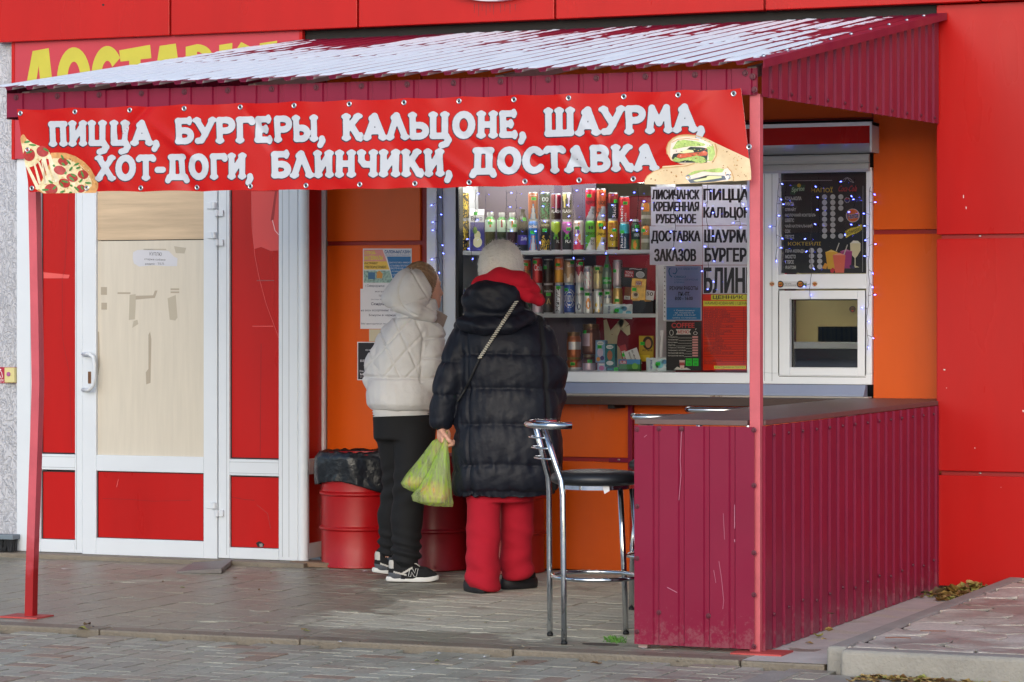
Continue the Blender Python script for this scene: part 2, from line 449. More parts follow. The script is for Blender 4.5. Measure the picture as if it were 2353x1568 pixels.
g = MB()
for r0, r1 in ((0, 400),):
    g.add([(-r1, -r1, -.062), (r1, -r1, -.062), (r1, r1, -.062), (-r1, r1, -.062)], [(0, 1, 2, 3)], mat('pale_bounce_ground', S(206, 206, 208), .7, var=.15, vscale=2, bump=.4, bscale=80))  # unseen ground, whitened only to bounce light in under the canopy
tag(g.build('ground'), kind='structure')

def slab(mb, pts, z, m, gap=.0022, h=.02, ch=.003):
    """one paving stone from its outline: chamfered top and sides"""
    n = len(pts); c = sum((Vector((p[0], p[1])) for p in pts), Vector((0, 0))) / n
    def ins(d):
        out = []
        for i in range(n):
            p = Vector(pts[i]); a = Vector(pts[i - 1]); b = Vector(pts[(i + 1) % n])
            e1 = (p - a).normalized(); e2 = (b - p).normalized()
            nn = (Vector((-e1.y, e1.x)) + Vector((-e2.y, e2.x)))
            nn = nn / max(.5, nn.length_squared / 2 if nn.length_squared else 1)
            out.append(p + nn * d)
        return out
    o = ins(gap); i = ins(gap + ch)
    tx, ty = random.gauss(0, .004), random.gauss(0, .004); dz = random.gauss(0, .0008)
    Z = lambda p, zz: (p[0], p[1], zz + dz + (p[0] - c.x) * tx + (p[1] - c.y) * ty)
    vs = [Z(p, z - h) for p in o] + [Z(p, z - ch * .7) for p in o] + [Z(p, z) for p in i]
    fs = [(k, (k + 1) % n, n + (k + 1) % n, n + k) for k in range(n)] + [(n + k, n + (k + 1) % n, 2 * n + (k + 1) % n, 2 * n + k) for k in range(n)]
    fs.append(tuple(2 * n + k for k in range(n)))
    mb.add(vs, fs, m)

# platform of wavy interlocking stones under the canopy
g = MB()
g.add([(-9, -.13, -.012), (.36, -.13, -.012), (.36, 3.6, -.012), (-9, 3.6, -.012)], [(0, 1, 2, 3)], DIRT)
LX, LY = .205, .105
def wav(i, j, x, y):
    q = Vector((x * 5.1, y * 5.1, 0)); 
    return (mnoise.noise(q) * .008, mnoise.noise(q + Vector((7, 3, 1))) * .008)
def vpt(x, y):
    a, b = wav(0, 0, x, y); return (x + a, y + b)
nx0, nx1 = -34, 1; ny = 33
for i in range(nx0, nx1):
    off = (i % 2) * LY * .5
    for j in range(0, ny):
        x0 = i * LX; x1 = x0 + LX; y0 = -.13 + .002 + j * LY + off - LY * .5; y1 = y0 + LY
        if y1 > 3.44 or y0 < -.1: 
            y0 = max(y0, -.125); y1 = min(y1, 3.44)
            if y1 - y0 < .03: continue
        zig = [(0, 0), (.12, .004), (.3, .016), (.42, .013), (.58, -.013), (.7, -.016), (.88, -.004), (1, 0)]
        P = []
        for t, o in zig: P.append(vpt(x0 + (x1 - x0) * t, y0 + o))
        P.append(vpt(x1 + .004, (y0 + y1) / 2))
        for t, o in zig[::-1]: P.append(vpt(x0 + (x1 - x0) * t, y1 + o))
        P.append(vpt(x0 + .004, (y0 + y1) / 2))
        slab(g, P, 0, PLAT, .0012 + (.0016 if random.random() < .3 else 0), .014, .0025)
tag(g.build('paved_platform'), kind='structure')

# kerb strip, flush with the platform
g = MB()
x = -9.0
while x < .2:
    l = 1.0
    g.box(x + .003, min(x + l, .36) - .003, -.262 + random.uniform(-.004, .004), -.134, -.07, .001 + random.uniform(-.003, .003), CONC_D); x += l
tag(g.build('kerb', bevel=.008), kind='structure')

# street of brick stones laid herringbone, with gaps
g = MB()
g.add([(-9, -4.2, -.036), (.75, -4.2, -.036), (.75, -.26, -.036), (-9, -.26, -.036)], [(0, 1, 2, 3)], DIRT)
a = .1
for i in range(-130, 80):
    for j in range(-45, 45):
        # herringbone cell: one lying stone and one standing stone a step
        for k in (0, 1):
            if k == 0: x0, y0, w, h = (i * 1) * a + 0, j * a, 2 * a, a
            else: x0, y0, w, h = i * a, j * a, a, 2 * a
            if k == 0 and (i - j) % 4 != 0: continue
            if k == 1 and (i - j) % 4 != 3: continue
            if k == 1: y0 = (j) * a
            X0, Y0 = x0 + .02, y0 - .2
            lim = .62 - .55 * max(0, (-.28 - Y0)) * .9
            if X0 < -5.4 or X0 + w > lim or Y0 + h > -.262 or Y0 < -2.6: continue
            P = [(X0, Y0), (X0 + w, Y0), (X0 + w, Y0 + h), (X0, Y0 + h)]
            P = [(p[0] + random.gauss(0, .0012), p[1] + random.gauss(0, .0012)) for p in P]
            slab(g, P, -.018, ROAD, .0045 if k else .003, .02, .003)
tag(g.build('street'), kind='structure')

# strip of concrete beside the counter, and the raised sidewalk with its kerbs
g = MB()
g.add([(.006, -.255, .001), (.37, -.255, .001), (.37, 3.04, .001), (.006, 3.04, .001)], [(0, 1, 2, 3)], mat('pale_concrete', S(188, 184, 175), .8, var=.14, vscale=6, bump=.5, bscale=60, speck=S(120, 112, 100), speck_n=.68, speck_s=30))
tag(g.build('concrete_strip'), kind='structure')
g = MB()
g.box(.37, .46, -.28, 3.04, -.06, .078, CONC)
for x0, x1 in ((.462, 1.36), (1.364, 2.3), (2.304, 3.3), (3.304, 4.3)):
    g.box(x0, x1, -.40, -.285, -.06, .080 + random.uniform(-.006, .004), CONC)
tag(g.build('sidewalk_kerb', bevel=.018, seg=3), kind='structure')
g = MB()
g.add([(.46, -.285, .068), (4.5, -.285, .068), (4.5, 3.04, .068), (.46, 3.04, .068)], [(0, 1, 2, 3)], DIRT)
s_ = .33
for i in range(0, 18):
    for j in range(0, 15):
        cx_ = .46 + i * s_ + (j % 2) * s_ / 2; cy_ = -.27 + j * s_ * .86
        P = []
        for k in range(12):
            an = math.pi / 6 * k + math.pi / 6; rr = s_ * (.575 if k % 2 == 0 else .5)
            rr += .035 * math.sin(3 * an + 1.1) + random.uniform(-.012, .012)
            X_, Y_ = cx_ + rr * math.cos(an), cy_ + rr * math.sin(an)
            P.append((min(max(X_, .462), 4.5), min(max(Y_, -.283), 3.03)))
        if max(p[0] for p in P) - min(p[0] for p in P) < .07 or max(p[1] for p in P) - min(p[1] for p in P) < .07: continue
        slab(g, P, .08, STAR, .006, .012, .004)
tag(g.build('raised_sidewalk'), kind='structure')
g = MB()
g.add([(.3, -.405, -.021), (5, -.405, -.021), (5, -3.5, -.021), (-.8, -3.5, -.021), (-.8, -2.2, -.021)], [(0, 4, 3, 2, 1)], mat('worn_concrete', S(150, 144, 134), .6, var=.25, vscale=3, bump=.5, bscale=50, speck=S(150, 96, 90), speck_n=.6, speck_s=4))
g.box(.18, .3, -1.3, -.41, -.06, -.015, CONC)
tag(g.build('concrete_apron'), kind='structure')
g = MB()   # low concrete footing in front of the doors
g.loft([[(XU(0, 3.0) - 3, 2.93, z), (XU(690, 2.95) + .03, 2.93, z), (XU(690, 2.95) + .03, 3.2, z + .0), (XU(0, 3.0) - 3, 3.2, z)] for z in (-.01, .026)], CONC_D)
tag(g.build('threshold', bevel=.006), kind='structure')

# ================================================================ THE KIOSK BUILDING
YP, YO = 3.05, 3.42
bld = empty('kiosk_building', (-1.8, 3.5, 0), 'red and orange panelled fast food kiosk with white door and wide serving window', 'building')
XL, XR = XU(750, YO), 0.0                                    # the recess between door bay and right wall
def part(mb, name, parent=bld, **k): return mb.build(name, parent, **k)

# fascia of red composite boxes along the top
Zf = 3.008; f_edges = [XU(u, 3.0) for u in (-12, 393, 824, 1277, 1758, 2253)] + [1.6, 2.8]
for i, (a_, b_) in enumerate(zip(f_edges, f_edges[1:])):
    m = MB(); m.box(a_ + .006, b_ - .006, 2.99, 3.06, Zf, 4.15, RED)
    if i == 2:
        sh = Sheet(2.9897); DRIP = mat('rust_drip', S(120, 16, 16), .5)
        for k, (u_, l_) in enumerate(((1090, 16), (1100, 24), (1108, 12), (1117, 22), (1126, 14), (1134, 20), (1150, 16), (1160, 12), (1172, 18), (1184, 10))): sh.poly([(u_ - 1.2, 10), (u_ + 1.2, 10), (u_ + .5, 14 + l_), (u_ - .4, 14 + l_)], DRIP, 0)
        m.add(sh.v, sh.f, DRIP)
    if i == 0:
        sh = Sheet(2.9897); sh.poly([(236, 9), (241, 11), (237, 15), (234, 12)], DARK, 0); m.add(sh.v, sh.f, DARK)
    part(m, 'fascia_panel', bevel=.004)
m = MB(); m.box(f_edges[0] + .02, 2.8, 3.02, 3.75, Zf + .012, 4.14, RED_D); part(m, 'fascia_backing')
m = MB(); m.box(XL - .2, .02, 3.07, 3.72, Zf - .06, Zf + .008, DARK); part(m, 'soffit_shade')  # near-black fill: shade of the recess under the fascia put into colour
# right red wall: panels with screwed joints
zj1, zj2 = ZV(2300, 543, YP), ZV(2300, 1090, YP)
for z0, z1 in ((.02, zj2 - .011), (zj2 + .011, zj1 - .011), (zj1 + .011, Zf - .004)):
    m = MB(); m.box(XR - .002, 3.2, YP, YP + .04, z0, z1, RED)
    m.box(XR - .002, XR + .03, YP + .04, YO + .04, z0, z1, RED)
    sh = Sheet(YP - .0003); CHIP = flat(226, 222, 220, .6)
    for (u_, v_, w_, h_) in ((2170, 850, 5, 3), (2351, 945, 3, 5), (2175, 892, 2, 1.5), (2214, 452, 2, 8), (2220, 478, 2, 6), (2240, 1030, 2, 2), (2300, 1120, 1.5, 1.5), (2165, 1380, 6, 1.2), (2230, 1400, 6, 1)):
        if z0 < ZV(u_, v_, YP) < z1: sh.poly([(u_ - w_ / 2, v_ - h_ / 2), (u_ + w_ / 2, v_ - h_ * .4), (u_ + w_ * .4, v_ + h_ / 2), (u_ - w_ * .3, v_ + h_ * .4)], CHIP, 0)
    if sh.f: m.add(sh.v, sh.f, CHIP)
    part(m, 'red_wall_panel', bevel=.004)
m = MB(); m.box(XR + .02, 3.2, YP + .02, YP + .3, .02, 3.0, RED_D)
for zj in (zj1, zj2):
    for xx in (XU(2250, YP), XU(2250, YP) + .9): m.lathe([(.008, 0), (.008, .004), (.004, .006)], STEEL, 8, (xx, YP + .02, zj))
part(m, 'red_wall_backing')
# orange recess wall
zo1, zo2 = ZV(860, 559, YO), ZV(860, 1046, YO)
XW0, XW1 = XU(980, YO), XU(2005, YO)                        # the window opening
ZW0, ZW1 = ZV(1500, 905, YO - .05), ZV(1880, 281, YO)
def op(x0, x1, z0, z1): 
    m = MB(); m.box(x0 + .004, x1 - .004, YO, YO + .03, z0, z1, ORANGE); part(m, 'orange_panel', bevel=.003)
g8 = .012
op(XL, XW0 - .035, .0, zo2 - g8); op(XL, XW0 - .035, zo2 + g8, zo1 - g8); op(XL, XW0 - .035, zo1 + g8, 2.98)
op(XW1, XR, .0, zo2 - g8); op(XW1, XR, zo2 + g8, zo1 - g8 + .03); op(XW1, XR, zo1 + g8 + .03, 2.98)
op(XW0 - .03, XW1, ZW1 + .02, 2.98)
xm = XU(1452, YO)
for x0, x1 in ((XW0 - .03, xm - .01), (xm + .01, XW1)):
    op(x0, x1, .0, zo2 - g8); op(x0, x1, zo2 + g8, ZW0 - .04)
m = MB()
m.box(XL, XW0 - .002, YO + .02, YO + .12, 0, 3.0, RED_D); m.box(XW1 + .002, XR + .02, YO + .02, YO + .12, 0, 3.0, RED_D)
m.box(XW0, XW1, YO + .02, YO + .12, 0, ZW0 - .02, RED_D); m.box(XW0, XW1, YO + .02, YO + .12, ZW1 + .01, 3.0, RED_D)
m.box(XW0 + .001, XW1 - .001, YO + .032, YO + .118, ZV(1500, 395, YO - .022) - .004, ZW1 + .05, DARK)
part(m, 'orange_wall_backing')
m = MB(); m.box(xm - .012, xm + .012, YO - .03, YO, zo2 - .05, .93, BURG); m.box(xm - .13, xm + .012, YO - .015, YO - .004, zo2 - .012, zo2 + .012, BURG)
m.lathe([(.008, 0), (.008, .004), (.003, .007)], STEEL, 8, (xm - .07, YO - .017, zo2)); part(m, 'wall_bracket')

# ---- door bay
DZ1 = ZV(36, 366, YP)                                       # its head, under the delivery sign
X_ = lambda u: XU(u, YP)
Zd = lambda u, v: ZV(u, v, YP)
ZB = .028
m = MB()
rail1 = (Zd(130, 1080), Zd(130, 1044)); rail2 = (Zd(585, 1094), Zd(585, 1056))
m.box(X_(38), X_(93), YP, YP + .06, ZB, DZ1, DOORW)
m.box(X_(172), X_(189), YP, YP + .06, ZB, DZ1, DOORW)
m.box(X_(93), X_(172), YP, YP + .06, rail1[0], rail1[1], DOORW); m.box(X_(93), X_(172), YP, YP + .06, ZB, Zd(130, 1240), DOORW)
m.box(X_(501.5), X_(527), YP, YP + .06, ZB, DZ1, DOORW); m.box(X_(640), X_(684), YP, YP + .06, ZB, DZ1, DOORW)
m.box(X_(527), X_(640), YP, YP + .06, rail2[0], rail2[1], DOORW); m.box(X_(527), X_(640), YP, YP + .06, ZB, Zd(585, 1260), DOORW)
m.box(X_(189), X_(501.5), YP, YP + .06, DZ1 - .05, DZ1, DOORW); m.box(X_(93), X_(172), YP, YP + .06, DZ1 - .05, DZ1, DOORW); m.box(X_(527), X_(640), YP, YP + .06, DZ1 - .05, DZ1, DOORW)
frame = part(m, 'door_frame', bevel=.004)
m = MB(); m.lathe([(.032, ZB), (.032, DZ1)], DOORW, 20, (X_(690) - .0, YP + .034, 0)); part(m, 'corner_post', smooth=False, angle=40)
# thin bead grooves of the plastic profiles
m = MB(); GV = flat(150, 154, 160)
for u in (70, 176, 521, 649, 664): m.box(X_(u) - .0012, X_(u) + .0012, YP - .001, YP + .002, ZB + .02, DZ1 - .02, GV)
for (u0, u1, v) in ((93, 172, 1050), (93, 172, 1074), (527, 640, 1063), (527, 640, 1088)): m.box(X_(u0), X_(u1), YP - .001, YP + .002, Zd((u0 + u1) / 2, v) - .001, Zd((u0 + u1) / 2, v) + .001, GV)
part(m, 'profile_groove')
def rp(u0, u1, v0, v1, y=.022, n='red_infill'):
    um = (u0 + u1) / 2
    m = MB(); m.box(X_(u0), X_(u1), YP + y, YP + y + .012, Zd(um, v1), Zd(um, v0), RED)
    # black gasket round the infill
    for a_, b_, c_, d_ in ((u0 - 1.2, u0 + 1, v0, v1), (u1 - 1, u1 + 1.2, v0, v1), (u0, u1, v0 - 1, v0 + 1.2), (u0, u1, v1 - 1.2, v1 + 1)):
        m.box(X_(a_), X_(b_), YP + y - .004, YP + y - .001, Zd(um, d_), Zd(um, c_), BLACKR)
    return m
for q in ((94, 172, 375, 1042), (94, 172, 1084, 1240), (528, 643, 375, 1054), (527, 638, 1096, 1260)):
    m = rp(*q)
    if q[0] == 528:   # torn film and scuffs of old notices
        sh = Sheet(YP + .021); SC1 = flat(226, 88, 86, .5); CR = flat(120, 10, 12, .4)
        sh.poly([(640, 440), (640, 576), (622, 577), (600, 568), (584, 573), (580, 520), (578, 440)], flat(216, 62, 60, .35), .5)
        sh.poly([(637, 440), (629, 505), (622, 508), (632, 440)], flat(160, 30, 30), 1); sh.line([(626, 506), (632, 530), (645, 545)], 1.6, flat(236, 190, 190), 1)
        sh.line([(578, 440), (579, 520), (586, 590), (596, 640), (612, 700), (642, 780)], 1., SC1, 1)
        sh.line([(590, 645), (630, 645)], 2, flat(150, 70, 70), 1); sh.line([(580, 750), (628, 750)], 1.5, SC1, 1); sh.line([(600, 790), (598, 1050)], .9, CR, 1)
        m.add(sh.v, sh.f, RED); 
        for k in range(len(sh.f)): m.m[-len(sh.f) + k] = m.mi(sh.mats[sh.m[k]])
    if q[0] == 527:
        sh = Sheet(YP + .021); sh.poly([(592, 1257), (588, 1248), (596, 1244), (601, 1246), (608, 1251), (604, 1258)], DARK, 1); sh.poly([(596, 1250), (603, 1249), (604, 1257), (597, 1257)], flat(140, 130, 125), 2)
        sh.line([(532, 1142), (560, 1148), (585, 1150)], .9, flat(120, 10, 12), 1); sh.line([(590, 1160), (615, 1180), (622, 1215)], .8, flat(150, 60, 60), 1)
        m.add(sh.v, sh.f, RED)
        for k in range(len(sh.f)): m.m[-len(sh.f) + k] = m.mi(sh.mats[sh.m[k]])
    if q[0] == 94 and q[2] == 375:
        sh = Sheet(YP + .021); C_ = flat(140, 20, 22, .4)
        sh.line([(159, 440), (155, 500), (149, 620), (143, 640), (144, 780), (160, 860), (164, 1030)], 1.0, C_, 1); sh.poly([(100, 626), (160, 632), (158, 640), (100, 640)], flat(222, 84, 80), 1)
        m.add(sh.v, sh.f, RED)
        for k in range(len(sh.f)): m.m[-len(sh.f) + k] = m.mi(sh.mats[sh.m[k]])
    part(m, 'red_infill')
# door leaf
m = MB(); lz0, lz1 = Zd(350, 1281) , DZ1 - .052
u = X_
m.box(u(190), u(222), YP - .006, YP + .055, lz0, lz1, DOORW); m.box(u(468.5), u(500), YP - .006, YP + .055, lz0, lz1, DOORW)
m.box(u(222), u(468.5), YP - .006, YP + .055, Zd(345, 1085), Zd(345, 1048), DOORW); m.box(u(222), u(468.5), YP - .006, YP + .055, lz0, Zd(345, 1240), DOORW)
m.box(u(222), u(468.5), YP - .006, YP + .055, lz1 - .06, lz1, DOORW)
door = part(m, 'door', bevel=.004); door['label'] = 'white plastic door with a boarded upper pane and a red lower panel'
WOODT = mat('oak_board', S(194, 170, 140), .55, var=.16, vscale=3.5, stretch=(.6, 1, 9))
def add_grain(m_):
    return m_
m = MB(); m.box(u(222), u(468.5), YP + .012, YP + .03, Zd(345, 551), lz1 - .06, WOODT); part(m, 'oak_board', door)
PALEB = mat('pale_board', S(204, 195, 179), .5, var=.05, vscale=5, stretch=(8, 1, .5))
m = MB(); m.box(u(222), u(468.5), YP + .014, YP + .03, Zd(345, 1048), Zd(345, 553), PALEB)
sh = Sheet(YP + .014); TP = flat(168, 156, 138, .45); TP2 = flat(178, 168, 150, .4)
for q in ((232, 660, 246, 678), (233, 696, 246, 712), (270, 672, 300, 676), (392, 663, 412, 667), (392, 670, 412, 674)): sh.rect(*q, TP)
sh.poly([(298, 678), (312, 676), (312, 700), (310, 734), (296, 736)], TP2); sh.poly([(312, 680), (352, 679), (356, 668), (362, 668), (356, 685), (312, 689)], TP)
sh.poly([(385, 686), (404, 678), (408, 730), (403, 737), (390, 735)], TP2); sh.poly([(341, 770), (345, 762), (348, 780), (346, 880), (336, 884), (335, 856), (341, 848)], TP)
sh.poly([(223, 760), (228, 764), (230, 840), (226, 862), (223, 860)], TP); sh.poly([(307, 738), (316, 735), (318, 745), (304, 754)], TP2)
sh.poly([(306, 580), (316, 575), (346, 574), (388, 577), (400, 590), (408, 594), (407, 612), (380, 612), (352, 610), (320, 613), (308, 606), (305, 595)], flat(200, 200, 206, .8), 1)
GI = flat(90, 90, 96, .8)
sh.text('КУПЛЮ', 344, 580, 372, 588, GI, 2, rot=.05); sh.text('старые собаки', 332, 594, 380, 600, GI, 2, rot=.04); sh.text('радио · ТЕЛ.', 334, 604, 378, 610, GI, 2)
sh.rect(330, 572, 382, 575, TP2); sh.poly([(400, 566), (428, 570), (424, 583), (404, 582)], TP2)
m.add(sh.v, sh.f, PALEB)
for k in range(len(sh.f)): m.m[-len(sh.f) + k] = m.mi(sh.mats[sh.m[k]])
part(m, 'pale_board', door)
m = rp(223, 467, 1086, 1240, .012)
sh = Sheet(YP + .011); sh.line([(236, 1146), (300, 1148), (350, 1152), (440, 1150)], .9, flat(130, 14, 16, .4), 1); sh.line([(268, 1120), (272, 1102)], .8, flat(230, 120, 120), 1)
m.add(sh.v, sh.f, RED)
for k in range(len(sh.f)): m.m[-len(sh.f) + k] = m.mi(sh.mats[sh.m[k]])
part(m, 'lower_panel', door)
m = MB(); hp = [(191, 815), (205, 813), (214, 820), (217, 836), (217, 868), (214, 886), (204, 896), (191, 896)]
P = []
for i, (a_, b_) in enumerate(hp): P.append(px(a_, b_, YP - (.006 if i in (0, 7) else .055)))
m.tube(P, .012, DOORW, 10); part(m, 'handle', door, smooth=True)
m = MB(); q = px(206, 868, YP - .006); m.box(q.x - .01, q.x + .01, YP - .01, YP - .004, q.z - .035, q.z + .035, mat('rusty_steel', S(120, 84, 60), .5, metal=.6, var=.3, vscale=30)); part(m, 'lock_plate', door, bevel=.002)
for v0 in (478, 546, 1167):
    m = MB(); q = px(489, v0 - 5, YP - .006); m.box(q.x - .035, q.x + .018, YP - .016, YP - .004, q.z - .018, q.z + .018, DOORW)
    m.lathe([(.014, -.018), (.014, .018)], DOORW, 12, (q.x + .012, YP - .014, q.z)); m.lathe([(.014, -.018), (.014, .018)], DOORW, 12, (q.x + .03, YP - .014, q.z - .043))
    m.box(q.x + .02, q.x + .07, YP - .016, YP - .004, q.z - .061, q.z - .025, DOORW); part(m, 'hinge', door, bevel=.002)
# the return of the door bay, facing the recess
m = MB(); xr = XU(690, YP) + .03
xr = XL
m.box(xr - .05, xr, YP + .07, YP + .15, ZB, DZ1, WHITE); m.box(xr - .05, xr, YO - .03, YO, ZB, DZ1, WHITE)
for z0, z1 in ((ZB, .115), (Zd(690, 1094), Zd(690, 1058)), (DZ1 - .05, DZ1)): m.box(xr - .05, xr, YP + .15, YO - .03, z0, z1, WHITE)
part(m, 'return_frame', bevel=.003)
for z0, z1 in ((.115, Zd(690, 1094)), (Zd(690, 1058), DZ1 - .05)):
    m = MB(); m.box(xr - .03, xr - .016, YP + .14, YO - .02, z0, z1, RED); part(m, 'return_infill')
m = MB(); m.box(xr - .05, xr, YP + .02, YO, DZ1, Zf + .01, RED_D); m.box(X_(38), xr, YP + .03, YP + .1, DZ1, Zf + .01, RED_D); part(m, 'head_wall')
m = MB(); m.box(X_(95), X_(640), YP + .062, YP + .08, 0, DZ1, DARK); part(m, 'door_backing')

# ---- serving window
YF = YO - .022                                              # face of its white frame
YG = YO + .03                                               # glass
def xw(u): return XU(u, YF)
zt = ZV(1500, 395, YF); zb0, zb1 = ZV(1500, 880, YF), ZV(1500, 856, YF)
m = MB()
uL0, uL1, uM0, uM1, uR0, uR1 = 980, 1001, 1716, 1788, 1990, 2003
m.box(xw(uL0), xw(uL1), YF, YO + .1, zb0, zt, WHITE)
m.box(xw(1745), xw(uM1), YF, YO + .1, zb1, zt, WHITE); m.box(xw(uR0), xw(uR1), YF, YO + .1, zb1, zt, WHITE)
m.box(xw(uL1), xw(2003), YF, YO + .1, zb0, zb1, WHITE); m.box(xw(uL1), xw(2003), YF + .002, YO + .1, zt - .02, zt, WHITE)
m.box(xw(1716), xw(1745), YF, YO + .1, zb1, zt, WHITE)
win = part(m, 'window', bevel=.004); win['label'] = 'wide white framed serving window with shelves of drinks behind it'
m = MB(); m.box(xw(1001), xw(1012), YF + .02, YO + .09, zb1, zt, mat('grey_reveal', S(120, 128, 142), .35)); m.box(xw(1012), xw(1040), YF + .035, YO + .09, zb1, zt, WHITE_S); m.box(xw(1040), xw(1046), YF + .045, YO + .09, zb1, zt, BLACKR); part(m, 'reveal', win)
# transom and the small opening light at the right
m = MB(); zA, zB_ = ZV(1890, 630, YF), ZV(1890, 664, YF)
m.box(xw(1788), xw(1990), YF + .004, YO + .08, zB_, zA, WHITE); part(m, 'transom', win, bevel=.003)
m = MB(); z0, z1 = ZV(1890, 864, YF), ZV(1890, 668, YF); zi0, zi1 = ZV(1890, 845, YF), ZV(1890, 688, YF)
y_ = YF - .008
m.box(xw(1791), xw(1815), y_, YO + .06, z0, z1, WHITE); m.box(xw(1971), xw(1988), y_, YO + .06, z0, z1, WHITE)
m.box(xw(1815), xw(1971), y_, YO + .06, z0, zi0, WHITE); m.box(xw(1815), xw(1971), y_, YO + .06, zi1, z1, WHITE)
m.box(xw(1813), xw(1818), YG - .02, YG - .004, zi0, zi1, BLACKR); m.box(xw(1815), xw(1971), YG - .02, YG - .004, zi1 - .006, zi1, BLACKR)
hatch = part(m, 'serving_hatch', win, bevel=.003)
m = MB(); GD = flat(60, 58, 58, .7)
for u_, va, vb in ((1789.6, 668, 864), (1988.6, 668, 864), (1757, 400, 876), (1774, 400, 876)): q0 = px(u_, vb, YF); q1 = px(u_, va, YF); m.box(q0.x - .0013, q0.x + .0013, YF - .0015, YF + .002, q0.z, q1.z, GD if u_ > 1780 else GV)
for v_, ua, ub in ((666.5, 1790, 1989), (865.5, 1790, 1989)): q0 = px(ua, v_, YF); q1 = px(ub, v_, YF); m.box(q0.x, q1.x, YF - .0015, YF + .004, q0.z - .0013, q0.z + .0013, GD)
part(m, 'joint_line', win)
# glass
GL = bpy.data.materials.new('window_glass'); GL.use_nodes = True
nt = GL.node_tree; b_ = nt.nodes['Principled BSDF']; nt.nodes.remove(b_)
tr = nt.nodes.new('ShaderNodeBsdfTransparent'); tr.inputs[0].default_value = (.97, .98, .98, 1)
gl = nt.nodes.new('ShaderNodeBsdfGlossy'); gl.inputs['Roughness'].default_value = .02
lw = nt.nodes.new('ShaderNodeFresnel'); lw.inputs['IOR'].default_value = 1.75
mxs = nt.nodes.new('ShaderNodeMixShader'); nt.links.new(lw.outputs[0], mxs.inputs[0]); nt.links.new(tr.outputs[0], mxs.inputs[1]); nt.links.new(gl.outputs[0], mxs.inputs[2])
nt.links.new(mxs.outputs[0], nt.nodes['Material Output'].inputs[0])
def pane(u0, u1, za, zb, y, name='pane'):
    m = MB(); m.add([(XU(u0, y), y, za), (XU(u1, y), y, za), (XU(u1, y), y, zb), (XU(u0, y), y, zb)], [(0, 1, 2, 3)], GL); return part(m, name, win)
pane(1046, 1716, zb1, zt - .02, YG); pane(1815, 1971, zi0, zi1, YG - .002); pane(1788, 1990, zA, zt - .02, YG)
# sill, plaster edge
m = MB(); SILL = mat('sill_metal', S(150, 160, 186), .35, var=.06, vscale=4)
zs0, zs1 = ZV(1500, 903, YF - .03), ZV(1500, 881, YF)
m.loft([[(XW0, YF + .03, zs1), (XW0, YF - .002, zs1), (XW0, YF - .05, zs0), (XW0, YF - .05, zs0 - .008), (XW0, YF + .03, zs0 - .008)],
        [(XW1 - .03, YF + .03, zs1), (XW1 - .03, YF - .002, zs1), (XW1 - .03, YF - .05, zs0), (XW1 - .03, YF - .05, zs0 - .008), (XW1 - .03, YF + .03, zs0 - .008)]], SILL)
part(m, 'sill', win)
m = MB(); m.box(XW0, XW1 - .01, YF - .034, YO + .02, .968, zs0 - .010, mat('stained_plaster', S(206, 200, 194), .8, var=.08, vscale=4, speck=S(130, 96, 76), speck_n=.62, speck_s=5)); part(m, 'plaster_edge', win)
# roller shutter box over the window
m = MB(); Ys = YO - .14
zz = lambda v: ZV(1880, v, Ys)
xs0, xs1 = XW0 - .02, XU(2004, Ys)
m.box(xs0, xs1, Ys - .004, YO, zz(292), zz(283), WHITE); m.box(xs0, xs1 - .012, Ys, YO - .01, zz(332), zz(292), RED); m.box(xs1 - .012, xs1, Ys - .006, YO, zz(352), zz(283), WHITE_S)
shut = part(m, 'shutter_box', bevel=.002)
m = MB(); y2 = YO - .06; z2 = lambda v: ZV(1880, v, y2)
m.loft([[(x, Ys, zz(332)), (x, y2, z2(354)), (x, y2 + .03, z2(354)), (x, Ys + .05, zz(332))] for x in (xs0, xs1 - .02)], ALU)
GS = mat('shutter_grey', S(178, 180, 182), .4)
for v0, v1 in ((356, 376), (377, 396)):
    m.loft([[(x, y2 + .01, z2(v1)), (x, y2 - .004, z2((v0 + v1) / 2 + 4)), (x, y2 + .002, z2((v0 + v1) / 2 - 6)), (x, y2 + .01, z2(v0)), (x, y2 + .025, z2(v0)), (x, y2 + .025, z2(v1))] for x in (xs0, XU(1996, y2))], GS)
part(m, 'shutter_slat', shut)
# the room behind
m = MB(); CREAM = mat('cream_wall', S(204, 196, 170), .7); 
m.box(XL, .3, 5.6, 5.7, 0, 3, CREAM); m.box(XL - .1, XL, YO + .12, 5.6, 0, 3, CREAM); m.box(.3, .4, YO + .12, 5.6, 0, 3, CREAM)
part(m, 'room_wall')
m = MB(); m.box(XL, .3, YO + .12, 5.6, 2.6, 2.7, CREAM); part(m, 'room_ceiling')
TUBE = mat('lit_tube', S(240, 240, 230), .5, emit=(1, .97, .90, 1), es=22.)
for x0, x1, y_, z_ in ((-2.9, -1.75, 3.60, 2.16), (-1.72, -.8, 3.78, 2.2)):
    m = MB(); m.box(x0, x1, y_ - .025, y_ + .025, z_ + .02, z_ + .06, WHITE_S); m.tube([(x0 + .04, y_, z_), (x1 - .04, y_, z_)], .014, TUBE, 10)
    for xx in (x0 + .02, x1 - .02): m.box(xx - .02, xx + .02, y_ - .018, y_ + .018, z_ - .02, z_ + .02, WHITE_S)
    part(m, 'tube_lamp')
m = MB(); m.box(XL, .3, YO + .12, 5.6, -.02, .03, mat('room_floor', S(120, 110, 100), .6)); part(m, 'room_floor')
